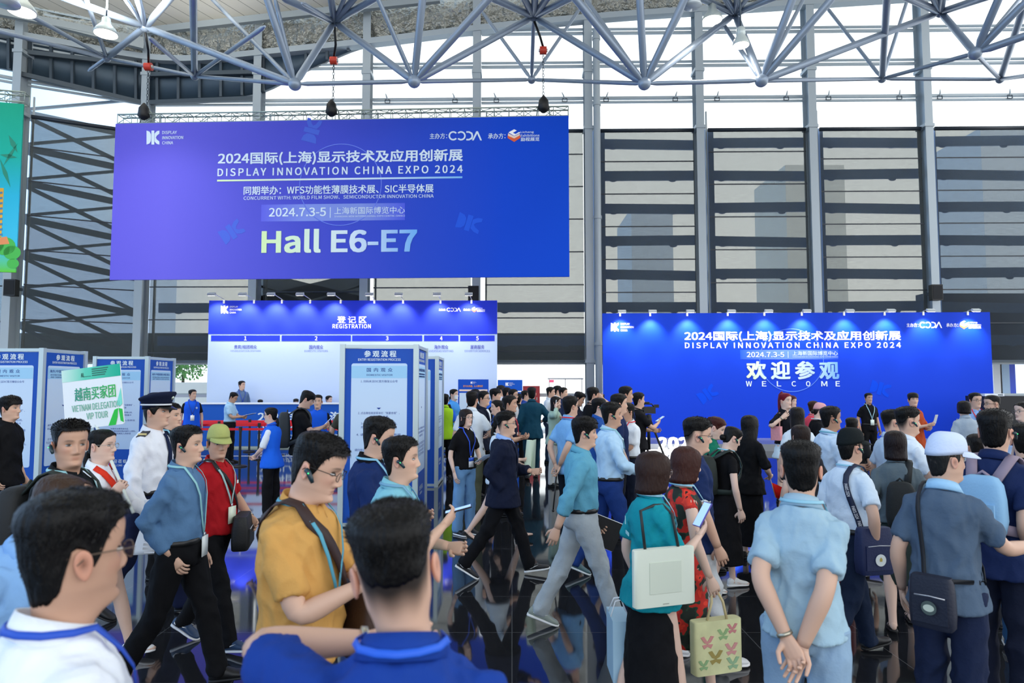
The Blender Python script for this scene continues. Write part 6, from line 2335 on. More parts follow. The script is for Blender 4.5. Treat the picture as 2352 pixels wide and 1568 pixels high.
# right of the centre
person('hands_back', 'person in sky blue polo, glasses and red lanyard, hands behind the back', 1311, 908, 8.5, 32, ('polo', '#78aee0', {}), ('trousers', '#131a26'), hair=HB, skin='light', glasses='#1c1c1e', lanyard='#d8202c', R='back', L='back', lodmin=1, palmR=(-1, 0, .1), palmL=(-1, 0, .1))
person('khaki_walker', 'person in light blue shirt and grey khakis striding with an earpiece', 1343, 955, 5.45, 0, ('shirt', '#5fa2bc', {'tuck': True, 'sleeve': 'roll', 'gap': 12}), ('trousers', '#aab4ba'), hair=('fringe', '#070606', .024), skin='light', ear='R', R=(-.22, .235, .85), L=(.14, .22, .88), legs='wideR', shoes=('#8f9a92', '#eef0f0', 'tick'), head=(2, 3, 0), belt='#0c0d10')
person('pale_walker', 'person in pale blue shirt and navy jeans with an earpiece, hands held forward', 1405, 922, 6.9, 0, ('shirt', '#b0d2ec', {'tuck': True}), ('jeans', '#1b3877'), hair=HB, skin='mid', ear='R', R=(.30, .05, 1.06), L=(.31, .05, 1.04), legs='walkR', shoes=('#4a6a70', '#dfe8ea'), lanyard='#8fc6d0')
person('navy_piped', 'person in navy polo with white piped sleeves behind the pale blue shirt', 1422, 903, 8.7, 6, ('polo', '#15254e', {'cuffs': '#e4ebf2'}), ('trousers', '#12161f'), hair=HB, skin='light', R=(.05, .25, .92))
person('bob_glasses', 'person with short dark hair and glasses in blue polo behind the khaki walker', 1376, 913, 9.6, 0, ('polo', '#2456a8', {}), ('trousers', BLK), hair=HF, skin='fair', fem=True, glasses='#2a2a2a', ear='R')
person('hand_to_face', 'person in black tee raising a hand to the face before the facade pipe', 1362, 888, 12, 18, ('tee', '#0b0c10', {}), ('trousers', BLK), hair=HF, skin='light', R=(.14, .10, 1.55), hintR=(.3, .8, -.8))
person('videographer', 'person in dark polo bending over a video camera before the glass doors', 1331, 900, 12.6, -8, ('polo', '#141a2c', {}), ('trousers', BLK), hair=HB, skin='mid', head=(0, 24, 0), L=(.25, .10, 1.42), R=(.22, .05, 1.35))
person('phone_woman', 'person with long dark hair in sage top talking on a phone', 1277, 909, 13, -28, ('shirt', '#a6c4b6', {}), ('trousers', '#cfd6d8'), hair=('long', '#0d0908', .014), skin='fair', fem=True, R='ear', L=(.12, .05, 1.25))
for k_, (u_, v_, Y_, yw_, cl_, lb_) in enumerate(((1265, 888, 17, -10, '#d4dfe8', 'person in white shirt near the glass doors, left of two others'), (1281, 885, 18, 10, '#e2e8ee', 'person in white near the glass doors, middle of three'), (1294, 889, 16.5, -20, '#1c2a4a', 'person in navy jacket near the glass doors, right of two others'))):
    person('door%d' % k_, lb_, u_, v_, Y_, yw_, ('shirt', cl_, {'tuck': k_ == 0}), ('trousers', '#24344e'), hair=HB, skin='light')
person('crossed_arms', 'person in white short sleeved shirt with red lanyard and glasses, arms crossed, facing left', 1440, 924, 9.2, 202, ('shirt', '#e2ebf4', {'sleeve': 'short', 'tuck': True}), ('trousers', '#151d30'), hair=HB, skin='mid', glasses='#77706a', lanyard='#d41f30', R=(.21, -.10, 1.14), L=(.23, -.06, 1.10))
person('tall_dark', 'tall person in dark polo, profile to the right, before the welcome wall left end', 1438, 886, 11, 0, ('polo', '#11172a', {}), ('trousers', BLK), hair=HB, skin='mid', lanyard='#2a4fa8')
person('white_stripe', 'person in black tee holding a phone, left of the tripod camera', 1467, 900, 11.6, 14, ('tee', '#131419', {}), ('trousers', BLK), hair=HB, skin='light', R=(.34, .05, 1.22), L='hold')
# right half
person('navy_glasses', 'person in navy polo, glasses and earpiece behind the red floral dress', 1602, 957, 4.85, 0, ('polo', '#172a56', {'cuffs': '#dfe6ee'}), ('trousers', '#c6ccd0'), hair=FD, skin='light', head=(-2, 6, 0), glasses='#2a2a2c', ear='R', R=(.10, .24, .86), L='side', shoes=SH_W, legs='stepR')
person('auburn', 'person with auburn tied hair and green top looking down', 1646, 958, 7.2, -12, ('polo', '#0e7058', {}), ('trousers', BLK), hair=('tied', '#3c1812', .016), tail='bun', skin='fair', fem=True, head=(-8, 22, 0))
person('black_dress', 'person in long black dress with dark backpack and earpiece looking down', 1683, 981, 6.5, 12, ('dress', '#0b0b0f', {'sleeve': 'short', 'slen': .5}), ('dress', '#0b0b0f', .30, .05), hair=HT, tail='lowbun', skin='fair', fem=True, head=(0, 22, 0), lean=5, ear='R', lanyard=LBL, R=(.06, .23, .87), shoes=('#e6e6e4', '#f0f0ee'), legs='stepL')
person('long_hair_black', 'person with long black hair all in black holding a red flag', 1722, 952, 7.6, 28, ('tee', '#0b0c10', {'slen': .95}), ('skirt', '#0c0d11', .18, .04), hair=('long', '#060505', .016), skin='fair', fem=True, R=(.24, .10, 1.0), L='side', glasses='#444444')
person('scarlet_hair', 'person with scarlet ponytail, black blouse and white skirt before the welcome wall', 1804, 902, 11.2, -62, ('shirt', '#10131c', {'sleeve': 'short', 'gap': 26, 'hem': .93}), ('skirt', '#cfe4f0', .70, .10), hair=('tied', '#6c0c20', .016), tail='highpony', skin='fair', fem=True, R=(.10, .18, 1.34), hintR=(-.3, 1, -.8), lodmin=1, watch='R')
person('behind_scarlet', 'person with reddish bob mostly hidden behind the scarlet ponytail', 1818, 907, 13, -62, ('tee', '#b8c4cc', {}), ('trousers', BLK), hair=('bob', '#4a1c1c', .012), skin='fair', fem=True)
person('long_white_tee', 'person with long dark hair and white tee seen from behind, right half', 1830, 933, 8.6, 82, ('tee', '#d6e4ee', {}), ('trousers', '#2a3a50'), hair=('long', '#120c0a', .016), skin='fair', fem=True)
person('brown_back', 'person with brown hair seen from behind, directly behind the pale blue polo', 1838, 974, 6.4, 96, ('tee', '#2a2c32', {}), ('trousers', '#22252c'), hair=('long', '#21140f', .014), skin='fair', fem=True)
person('pink_cap', 'person in pink cap and black tee with a sling strap', 1882, 924, 11, -4, ('tee', '#0e0f14', {}), ('trousers', BLK), hair=('tied', '#1a0f0c', .010), tail='lowbun', cap=('ball', '#dca4a6'), skin='fair', fem=True, head=(0, 12, 0), lanyard='#cfd8e0')
person('high_bun', 'person with high brown bun in coral top behind the pink cap', 1868, 920, 12.3, 20, ('tee', '#dc4c5e', {}), ('trousers', BLK), hair=('tied', '#32190f', .014), tail='bun', skin='fair', fem=True)
person('pale_earpiece', 'person in pale blue short sleeved shirt with earpiece, profile to the right', 1908, 932, 7.0, 0, ('shirt', '#c2d8ee', {'sleeve': 'short', 'hem': .85}), ('trousers', '#1a2a44'), hair=('short', '#070606', .018), skin='tan', ear='R', R=(.26, .04, 1.08), L='hold', lanyard='#6fb0c4', legs='walkR', shoes=SH_W)
person('dark_round', 'person with round dark hair behind the black cap, back of head', 1956, 958, 8.6, 60, ('tee', '#15161a', {}), ('trousers', BLK), hair=HB, skin='mid')
person('standing_polo', 'person in black polo with badge standing before the welcome wall', 1995, 902, 16.3, -88, ('polo', '#0c0d12', {'tuck': True}), ('trousers', '#0b0c10'), hair=HB, skin='mid', lanyard='#a6d2e2', badge='#dfeee6', lodmin=1)
person('black_cap', 'person in black cap and white polo with navy shoulder bag', 1953, 981, 4.9, 18, ('polo', '#d2e3f2', {'tuck': True}), ('trousers', '#14223a'), hair=('short', '#0d0b0a', .010), cap=('ball', '#12191b'), skin='light', ear='R', lanyard='#8fc4dc', R=(-.02, .25, .90), L='side', legs='walkL', fat=.012)
person('grey_dress', 'person with dark bob in grey blouse, dark skirt and block heel sandals', 2055, 987, 5.55, 68, ('shirt', '#5b6971', {'sleeve': 'short', 'hem': .92}), ('skirt', '#2b3735', .40, .02), hair=('bob', '#170c0d', .018), skin='fair', fem=True, sandal=True, shoes=('#0c0c0f', '#0c0c0f'), legs='stepR', R='side')
person('flag_patch', 'person in white polo with small red flag patch and earpiece', 2085, 933, 6.1, 0, ('polo', '#d6e4f2', {}), ('trousers', '#1a2030'), hair=FD, skin='light', ear='R', R=(.30, .02, 1.08), L='hold')
person('behind_patch', 'person with earpiece half hidden behind the flag patch polo', 2049, 940, 6.9, 0, ('shirt', '#b8cde2', {'sleeve': 'short'}), ('trousers', BLK), hair=FD, skin='light', ear='R')
person('orange_tee', 'person in loose rust orange tee before the welcome wall', 2097, 901, 12.5, -62, ('tee', '#b2481e', {'ease': .02, 'hem': .74, 'slen': .95}), ('trousers', '#20222a'), hair=HF, skin='light', head=(-36, 0, 0), R=(.26, .02, 1.16), L=(.25, .06, 1.1))
person('grey_suit', 'person with short dark hair in pale grey suit seen from behind', 2213, 919, 10.6, 85, ('suit', '#a6b4c0', {}), ('trousers', '#8a96a2'), hair=('bob', '#120d0e', .016, .05), skin='fair', fem=True)
person('red_lanyard', 'person in blue shirt with red lanyard and glasses facing the camera at the right', 2240, 901, 11.4, -90, ('shirt', '#88aade', {}), ('trousers', BLK), hair=HB, skin='light', glasses='#3a3032', lanyard='#d41f2c', badge=('#e9eef2', '#1a48b8'), badge_z=1.10, lodmin=1)
person('left_facing', 'person with glasses facing left beside the red lanyard at the right', 2277, 907, 9.8, 174, ('shirt', '#98b2d8', {}), ('trousers', BLK), hair=('fade', '#070606', .016), skin='light', glasses='#1c1c1e')
person('edge_woman', 'person in navy top with tied dark hair at the right edge, facing left', 2348, 922, 8.5, 188, ('tee', '#182a62', {}), ('trousers', BLK), hair=HT, tail='lowbun', skin='fair', fem=True, glasses='#555555')
person('small_head', 'shorter person with dark hair between the white cap and the navy polo', 2243, 996, 5.6, 75, ('polo', '#7fb2da', {}), ('trousers', '#22262e'), hair=('short', '#100b09', .014), skin='light')
person('edge_black', 'person in black tee and blue jeans cut by the right edge', 2350, 970, 4.75, 62, ('tee', '#0d0e12', {}), ('jeans', '#2c5680'), hair=('short', '#0a0808', .012), skin='light', legs='walkL', shoes=('#cfc9bc', '#e8e6e0'), R='side')

# ------------------------------------------------------------------ small parts of clothing
def patch(P, y, z, w, h, name, m, front=True, poly=None, off=.021):
    q, nn = P.surf(y, z, front, off)
    sd = nrm(np.cross((0, 0, 1), nn))
    up = nrm(np.cross(nn, sd))
    if poly is None:
        return MB().obox(q, nn * .002, sd * w / 2, up * h / 2).build(name, m, P.root, smooth=False)
    return MB().prism(poly, q, sd * w, up * h, nn * .003).build(name, m, P.root, smooth=False)

P_ = PEOPLE['flag_patch']
patch(P_, -.075, 1.27, .04, .026, 'flag_patch', mat('#d41f1c', .6), off=.020)
P_ = PEOPLE['tick_tee']
patch(P_, .08, 1.30, .05, .04, 'tick_mark', TXT_W, poly=[(-.5, .1), (-.2, -.3), (.6, .5), (-.2, 0)])
P_ = PEOPLE['red_polo']
patch(P_, .085, 1.29, .03, .025, 'chest_mark', TXT_W)
P_ = PEOPLE['vest_girl']
patch(P_, -.08, 1.26, .05, .05, 'vest_emblem', mat('#a9c4f0', .6), poly=[(.5 * math.cos(a), .5 * math.sin(a)) for a in np.linspace(0, 2 * PI, 14, endpoint=False)], off=.032)
P_ = PEOPLE['vest_guard']
patch(P_, .08, 1.28, .05, .05, 'vest_emblem', mat('#a9c4f0', .6), poly=[(.5 * math.cos(a), .5 * math.sin(a)) for a in np.linspace(0, 2 * PI, 14, endpoint=False)], off=.032)
P_ = PEOPLE['teal_polo']
patch(P_, .07, 1.30, .025, .05, 'back_emblem', mat('#a9dce0', .6), front=False, poly=[(-.5, -.5), (.5, -.5), (.1, .5), (-.1, .5)])
patch(P_, .06, 1.22, .09, .02, 'back_lettering', mat('#a9dce0', .6), front=False)
# epaulettes of the pilot
P_ = PEOPLE['pilot']
for s in (1, -1):
    S_ = P_.arms[s][0]
    ep = MB().obox(S_ + np.array([.0, -s * .035, .076]), (.03, 0, 0), (0, .055, -s * .022), (0, .002, .006)).build('epaulette', mat('#0f1628', .6), P_.root, smooth=False)
    MB().obox(S_ + np.array([0, -s * .012, .073]), (.031, 0, 0), (0, .006, -s * .0024), (0, .002, .007)).build('epaulette_stripe', mat('#c9b878', .4, .4), ep, smooth=False)
# red scarf of the sign bearer
P_ = PEOPLE['sign_bearer']
sc_ = MB()
pts, ns = [], []
for z, y in ((1.20, -.02), (1.27, -.012), (1.33, -.04), (1.40, -.07), (1.445, -.078)):
    q, nn = P_.surf(y, z, True, .018)
    pts.append(q)
    ns.append(nn)
sc_.ribbon(pts, ns, np.array([.13, .05, .05, .045, .04]), .008)
pts, ns = [], []
for z, y in ((1.21, .03), (1.27, .012), (1.33, .04), (1.40, .07), (1.445, .078)):
    q, nn = P_.surf(y, z, True, .018)
    pts.append(q)
    ns.append(nn)
sc_.ribbon(pts, ns, np.array([.12, .05, .05, .045, .04]), .008)
q, nn = P_.surf(0, 1.285, True, .026)
sc_.ball(q, (.022, .03, .028), 10, 6)
sc_.build('red_scarf', cloth('#e03a26'), P_.root)

# ------------------------------------------------------------------ carried things
def held(P, name, label, cat, q, group=None):
    q = np.asarray(q, float)
    w = P.w(q)
    r0 = empty(name, tuple(w), math.atan2(P.Rz[1, 0], P.Rz[0, 0]), P.sc)
    tag(r0, label, cat, group)
    r0['_q'] = tuple(q)
    def part(mb, nm, m, parent=None, **k):
        mb.v = [a - q for a in mb.v]
        return mb.build(nm, m, parent or r0, **k)
    del r0['_q']
    return r0, part

PH = mat('#16181d', .25, name='phone_case')
SCRN = mat('#8fb0e6', .3, emit=.5, name='phone_screen')
def phone(key, label, side=-1, d=(.25, 0, 1), off=(.045, 0, .035), case=PH, sc=1.0):
    P = PEOPLE[key]
    h = P.hand[side] + np.array(off) * [1, 1, 1]
    r0, part = held(P, 'phone', label, 'phone', h)
    d = nrm(d)
    n = nrm(np.cross(d, (0, 1, 0)))
    n = n if n[0] < 0 or n[2] > 0 else -n
    s = np.array([0, 1, 0])
    part(MB().obox(h, d * .078 * sc, s * .037 * sc, n * .0045), 'case', case, smooth=False)
    part(MB().obox(h + n * .005, d * .074 * sc, s * .034 * sc, n * .0006), 'screen', SCRN, smooth=False)
phone('yellow_polo', 'dark phone in the hands of the yellow polo wearer', -1, (.6, 0, .8), (.05, .04, .02))
phone('teal_polo', 'phone in a lilac case held up by the teal polo wearer', -1, (.55, 0, .85), (.03, .02, .07), mat('#5a4fa8', .4), 1.1)
phone('aqua_shirt', 'dark phone held by the pale aqua shirt wearer', -1, (.95, 0, .25), (.06, .03, .02))
phone('backpacker', 'phone with a violet back held by the backpack wearer', -1, (.7, 0, .7), (.04, .04, .04), mat('#3a3fb0', .4))
phone('pale_walker', 'black phone in the hands of the pale blue shirt walker', -1, (.8, 0, .5), (.04, .04, .03))
phone('white_stripe', 'phone held by the black tee wearer left of the tripod', -1, (.8, 0, .5), (.05, .03, .03), mat('#c9ccd4', .4))
phone('phone_woman', 'phone at the ear of the sage top wearer', -1, (.1, 0, 1), (-.02, .03, .02), WHITE)
phone('orange_tee', 'pale phone held by the rust orange tee wearer', -1, (.3, 0, 1), (.05, .04, .08), mat('#d4d8dc', .4))

def strap_path(P, s, zlow=1.0, off=.014, ylow=.165, yback=None, same=False):
    """over the shoulder on side -s down to the hip on side s, front then back"""
    pts, ns = [], []
    ys = .085 if same else -.085
    yback = ylow if yback is None else yback
    for t in np.linspace(0, 1, 9):
        y, z = s * (ylow + (ys - ylow) * t), zlow + (1.405 - zlow) * t
        q, nn = P.surf(y, z, True, off)
        pts.append(q)
        ns.append(nn)
    for x, z in ((.045, 1.462), (-.01, 1.476), (-.06, 1.458)):
        q = P.bend((x, s * ys * 1.03, z + off * .3))
        pts.append(q)
        ns.append(nrm([x * 4, s * ys * 3, 1]))
    for t in np.linspace(1, 0, 9):
        y, z = s * (yback + (ys - yback) * t), zlow + (1.405 - zlow) * t
        q, nn = P.surf(y, z, False, off)
        pts.append(q)
        ns.append(nn)
    return pts, ns

def crossbody(key, label, s, at_, size, col, strap_col, zlow=1.0, strap_w=.03, **sk):
    """pouch centred at at_ (person's own frame), size = half width, half depth, half height"""
    P = PEOPLE[key]
    at_ = np.asarray(at_, float)
    r0, part = held(P, 'shoulder_bag', label, 'bag', at_ - [0, 0, size[2]])
    hw, hd, hh = size
    d = nrm([at_[0], at_[1], 0]) if abs(at_[0]) + abs(at_[1]) > .05 else np.array([1.0, 0, 0])
    t = np.array([-d[1], d[0], 0])
    R = []
    for z, k in ((-1, .90), (-.92, .98), (-.4, 1.03), (.3, 1.0), (.85, .96), (1, .88)):
        an = np.linspace(0, 2 * PI, 20, endpoint=False)
        c, s_ = np.cos(an), np.sin(an)
        R.append(at_ + np.outer(np.sign(c) * np.abs(c) ** .35 * hw * k, t) + np.outer(np.sign(s_) * np.abs(s_) ** .35 * hd * k * (1.1 if z < .5 else .9), d) + np.array([0, 0, z * hh]))
    m = mat(col, .6, bump=.2, bscale=80)
    body = part(MB().rings(R), 'pouch', m, sharp=50)
    f = MB().obox(at_ + d * hd * 1.08 + [0, 0, -hh * .25], t * hw * .80, d * hd * .18, np.array([0, 0, hh * .52]))
    part(f, 'front_pocket', m, smooth=False)
    z = MB().tube([at_ + d * hd * 1.22 + t * hw * .7 + [0, 0, hh * .25], at_ + d * hd * 1.24 + [0, 0, hh * .28], at_ + d * hd * 1.22 - t * hw * .7 + [0, 0, hh * .25]], .004, 6)
    part(z, 'zip', mat('#b9bcc4', .4, .6))
    pts, ns = strap_path(P, s, zlow, **sk)
    pts = [at_ + t * hw * .9 + [0, 0, hh * .9]] + pts + [at_ - t * hw * .9 + [0, 0, hh * .9]]
    ns = [ns[0]] + ns + [ns[-1]]
    if sk.get('yback') is not None:
        pts.insert(1, P.bend((.02, s * (P.tr(.98)[0] + .03), .98)))
        ns.insert(1, np.array([0, s, 0.0]))
    part(MB().ribbon(pts, ns, strap_w, .005), 'strap', mat(strap_col, .65))
    return r0, part, at_, d, t
crossbody('yellow_polo', 'brown leather shoulder bag of the yellow polo wearer', 1, (.14, .20, .98), (.15, .05, .14), '#3a2418', '#2e1a18', 1.02, .045)
crossbody('red_polo', 'black satchel across the red polo wearer', 1, (.19, .10, .88), (.17, .06, .13), '#0d0e10', '#101114', 1.0, .03)
r0, part, a_, d_, t_ = crossbody('white_cap', 'navy pouch with a round emblem across the slate shirt wearer', -1, (-.235, .0, .90), (.10, .04, .13), '#131a2e', '#15181f', .98, .022, yback=-.06)
part(MB().prism([(.5 * math.cos(a), .5 * math.sin(a)) for a in np.linspace(0, 2 * PI, 18, endpoint=False)], a_ + d_ * .062 + [0, 0, -.02], t_ * .07, (0, 0, .07), d_ * .003), 'emblem', mat('#4c5a58', .5), smooth=False)
part(MB().prism([(.5 * math.cos(a), .5 * math.sin(a)) for a in np.linspace(0, 2 * PI, 18, endpoint=False)], a_ + d_ * .064 + [0, 0, -.02], t_ * .05, (0, 0, .035), d_ * .003), 'emblem_oval', mat('#c4cfc0', .5), smooth=False)
r0, part, a_, d_, t_ = crossbody('black_cap', 'navy shoulder bag with printed strap and white round emblem, on the white polo wearer', -1, (-.03, -.245, .86), (.135, .05, .165), '#14234e', '#16233f', .98, .042, same=True)
part(MB().prism([(.5 * math.cos(a), .5 * math.sin(a)) for a in np.linspace(0, 2 * PI, 20, endpoint=False)], a_ + d_ * .067 + [0, 0, -.055], t_ * .085, (0, 0, .085), d_ * .003), 'emblem', mat('#dfe6e4', .5), smooth=False)
part(MB().prism([(0, .5), (.35, .1), (.3, -.4), (-.3, -.4), (-.35, .1)], a_ + d_ * .0695 + [0, 0, -.05], t_ * .032, (0, 0, .034), d_ * .002), 'emblem_flame', mat('#b9a44c', .5), smooth=False)
# lettering running down the strap
P_ = PEOPLE['black_cap']
pts, ns = strap_path(P_, -1, .98, .016, same=True)
for i0, wd in ((13, 'PARIS 2024'), (16, 'PARIS 2024'), (18, 'PARIS 2024')):
    if i0 + 2 >= len(pts):
        continue
    A_, B_ = np.array(pts[i0]), np.array(pts[i0 + 2])
    nn = nrm(ns[i0 + 1])
    ex = nrm(B_ - A_)
    L_ = np.linalg.norm(B_ - A_) * .85
    ez = nrm(np.cross(nn, ex))
    V, fs, asp = glyphs(wd)
    mb = MB().add((A_ + B_) / 2 + np.outer((V[:, 0] - .5) * L_, ex) + np.outer((V[:, 1] - .5) * .024, ez) + nn * .006, fs)
    part(mb, 'strap_lettering', TXT_W, smooth=False)

def backpack(key, label, col, strap_col, hh=.22, hw=.15, hd=.085, z=1.16, pocket=True, straps=(1, -1)):
    P = PEOPLE[key]
    q0, n0 = P.surf(0, z, False, .03)
    back = -1.0
    c = q0 + np.array([back * hd, 0, 0])
    r0, part = held(P, 'backpack', label, 'backpack', c - [0, 0, hh])
    R = []
    an = np.linspace(0, 2 * PI, 24, endpoint=False)
    for zz, k in ((-1, .75), (-.93, .93), (-.5, 1.04), (.2, 1.0), (.7, .90), (.93, .70), (1, .45)):
        cc, ss = np.cos(an), np.sin(an)
        R.append(c + np.stack([np.sign(cc) * np.abs(cc) ** .5 * hd * k, np.sign(ss) * np.abs(ss) ** .5 * hw * k, np.full(24, zz * hh)], 1))
    m = mat(col, .75, bump=.2, bscale=60)
    part(MB().rings(R), 'main_compartment', m, sharp=60)
    if pocket:
        part(MB().obox(c + [-hd * 1.02, 0, -hh * .35], (hd * .22, 0, 0), (0, hw * .72, 0), (0, 0, hh * .42)), 'front_pocket', m, smooth=False)
    part(MB().tube([c + [hd * .5, -.03, hh * .97], c + [hd * .5, 0, hh * 1.12], c + [hd * .5, .03, hh * .97]], .009, 6), 'grab_handle', mat(strap_col, .7))
    for s in straps:
        pts, ns = [], []
        q, nn = P.surf(s * .10, 1.0, False, .02)
        for (y, z_) in ((.135, 1.12), (.12, 1.22), (.105, 1.32), (.098, 1.39)):
            q, nn = P.surf(s * y, z_, True, .022)
            pts.append(q)
            ns.append(nn)
        for x, z_ in ((.05, 1.452), (-.01, 1.470), (-.06, 1.452)):
            pts.append(P.bend((x, s * .095, z_)))
            ns.append(nrm([x * 4, s * .2, 1]))
        pts.append(c + [hd * .7, s * .06, hh * .85])
        ns.append(np.array([-1, 0, .5]))
        w0, _n = P.surf(s * .15, 1.03, True, .02)
        pts = [c + [hd * .6, s * hw * .8, -hh * .8], P.bend((0, s * (P.tr(1.03)[0] + .035), 1.04))] + pts
        ns = [np.array([0, s, -.2]), np.array([0, s, 0])] + ns
        part(MB().ribbon(pts, ns, .055, .010), 'strap', mat(strap_col, .7))
backpack('watcher', 'dark backpack worn by the black polo wearer at the left', '#15181a', '#1c2620')
backpack('backpacker', 'charcoal backpack worn by the black tee wearer at the belts', '#2b3135', '#2b3135', hh=.25, hw=.16)
backpack('black_dress', 'dark green black backpack worn over the long black dress', '#16211d', '#1c2a26', hh=.20, z=1.20)
backpack('navy_pack', 'pale blue backpack with mauve straps worn by the navy polo wearer', '#86b4d8', '#8f7f8e', hh=.16, hw=.115, z=1.21, hd=.06)
backpack('grey_dress', 'slim black bucket backpack worn by the grey blouse wearer', '#10171a', '#10171a', hh=.20, hw=.115, z=1.10, pocket=False, straps=(-1,))

def flat_bag(P, q, hw, hd, hh, ax, name, label, cat, col, strap=None, strap_col=None, matl=None, extra=None):
    q = np.asarray(q, float)
    r0, part = held(P, name, label, cat, q - [0, 0, hh])
    ax = nrm(ax)
    ay = nrm(np.cross((0, 0, 1), ax))
    R = []
    an = np.linspace(0, 2 * PI, 24, endpoint=False)
    for z, k in ((-1, .96), (-.97, 1.0), (.97, 1.0), (1, .97)):
        c, s = np.cos(an), np.sin(an)
        R.append(q + np.outer(np.sign(c) * np.abs(c) ** .2 * hw * k, ax) + np.outer(np.sign(s) * np.abs(s) ** .4 * hd, ay) + np.array([0, 0, z * hh]))
    part(MB().rings(R), 'bag_body', matl or mat(col, .6), sharp=40)
    if strap:
        for pl in strap:
            part(MB().tube(pl, .009 if len(pl) > 3 else .006, 8), 'handle', mat(strap_col or col, .6))
    return r0, part, ax, ay
P_ = PEOPLE['teal_polo']
q = np.array([-.05, -.235, 1.02])
sh_ = P_.arms[-1][0]
r0, part, ax, ay = flat_bag(P_, q, .20, .022, .165, (1, 0, 0), 'laptop_bag', 'flat off white laptop bag hanging from the teal polo wearer shoulder', 'bag', '#dfe6d6',
    [[q + [.10, 0, .165], q + [.08, .03, .35], sh_ + np.array([.03, .03, .055]), sh_ + np.array([-.03, .03, .055]), q + [-.13, .03, .38], q + [-.12, 0, .165]]], '#22282a')
part(MB().obox(q + ay * -.0235, ax * .105, ay * .0008, np.array([0, 0, .09])).obox(q + ay * -.0245, ax * .1035, ay * .0008, np.array([0, 0, .0885])), 'stitched_panel', mat('#d4dccb', .6), smooth=False)
part(MB().obox(q + ay * -.024 + [.0, 0, -.15], ax * .02, ay * .0008, np.array([0, 0, .002])), 'maker_mark', mat('#9a9c90', .5), smooth=False)
# butterfly tote
P_ = PEOPLE['floral']
h = P_.hand[-1]
q = h + np.array([.0, -.03, -.36])
TOTE = mat('#cfd0a0', .8, mottle=.25, mscale=9.0, name='tote_cloth')
r0, part, ax, ay = flat_bag(P_, q, .18, .04, .17, (1, .1, 0), 'tote_bag', 'cream tote bag printed with butterflies in the floral dress wearer hand', 'bag', '#cfd0a0',
    [[q + [-.07, -.02, .17], q + [-.03, -.01, .28], h + [-.01, 0, -.02], h + [.03, 0, -.02], q + [.05, -.01, .28], q + [.07, -.02, .17]]], '#c9b98c', TOTE)
for (x, z, s, cl) in ((-.09, .04, .05, '#c88a86'), (.03, .08, .045, '#8fae7a'), (.09, -.02, .05, '#c98f8c'), (-.03, -.06, .055, '#9a8a4c'), (-.12, -.10, .04, '#86a878'), (.10, -.11, .05, '#8fb08a'), (.10, .11, .04, '#c47f80')):
    c = q + ax * x + [0, 0, z] - ay * .041
    m = MB()
    for sg in (1, -1):
        m.prism([(0, -.2), (sg * .5, .0), (sg * 1.0, .7), (sg * .5, .8), (0, .1)][::sg], c, ax * s, (0, 0, s), -ay * .002)
        m.prism([(0, -.2), (0, -.5), (sg * .5, -.8), (sg * .8, -.3)][::-sg], c, ax * s, (0, 0, s), -ay * .002)
    part(m, 'printed_butterfly', mat(cl, .8), smooth=False)
# pink bag of the scarlet ponytail
P_ = PEOPLE['scarlet_hair']
q = np.array([.03, -.225, 1.10])
S_ = P_.arms[-1][0]
flat_bag(P_, q, .085, .04, .11, (1, .2, 0), 'handbag', 'small pink shoulder bag of the scarlet ponytail wearer', 'bag', '#d8949a',
         [[q + [-.06, 0, .10], S_ + np.array([-.03, .02, .05]), S_ + np.array([.02, .02, .055]), q + [.06, 0, .10]]], '#d8a49a', mat('#d8949a', .7, mottle=.15, mscale=30))
# papers
P_ = PEOPLE['sign_bearer']
h = P_.hand[1]
r0, part = held(P_, 'paper_sheet', 'white paper sheets in the sign bearer hand', 'paper', h)
m = MB()
for k in range(1):
    pts, ns = [], []
    for t in np.linspace(0, 1, 16):
        pts.append(h + np.array([.03 - .05 * t + .02 * math.sin(t * 5 + k), .0 + .012 * k, .10 - .42 * t]))
        ns.append(np.array([.35 + .3 * t, -1, .1]))
    m.ribbon(pts, ns, .20, .0012)
part(m, 'sheets', mat('#e4ebf4', .7))
P_ = PEOPLE['papers_man']
h = P_.hand[-1]
r0, part = held(P_, 'document_folder', 'open papers in the pale blue polo wearer hands', 'paper', h)
part(MB().obox(h + [.08, .08, .03], (.13, 0, .03), (0, .14, 0), (-.0006, 0, .003)), 'sheets', WHITE, smooth=False)
part(MB().obox(h + [.07, .08, .015], (.13, 0, .03), (0, .15, 0), (-.0006, 0, .003)), 'folder_cover', mat('#2a58a8', .5), smooth=False)
P_ = PEOPLE['skirt_walker']
h = P_.hand[-1]
r0, part = held(P_, 'rolled_paper', 'tall pale green rolled posters held by the black skirt wearer', 'paper', h - [0, 0, .2])
part(MB().tube([h + [.0, -.02, -.22], h + [.05, -.02, .24]], [.055, .06], 16), 'paper_roll', mat('#cfe0c8', .7), sharp=50)
part(MB().obox(h + [.09, -.02, .02], (.01, 0, .23), (.02, .05, 0), (.002, 0, 0)), 'loose_edge', mat('#c4d8be', .7), smooth=False)
P_ = PEOPLE['badge_woman']
h = P_.hand[1]
r0, part = held(P_, 'paper_sheet', 'white leaflet in the black polo badge wearer hand', 'paper', h)
part(MB().obox(h + [.09, 0, .04], (.12, -.02, .06), (0, .08, 0), (-.001, 0, .0015)), 'sheets', mat('#dfe8f6', .7), smooth=False)
P_ = PEOPLE['khaki_walker']
h = P_.hand[1]
r0, part = held(P_, 'document_folder', 'black folder carried by the khaki walker', 'folder', h - [0, 0, .12])
part(MB().obox(h + [.0, .02, -.05], (.15, .0, -.06), (0, .012, 0), (.05, 0, .11)), 'folder_cover', mat('#101418', .5), smooth=False)
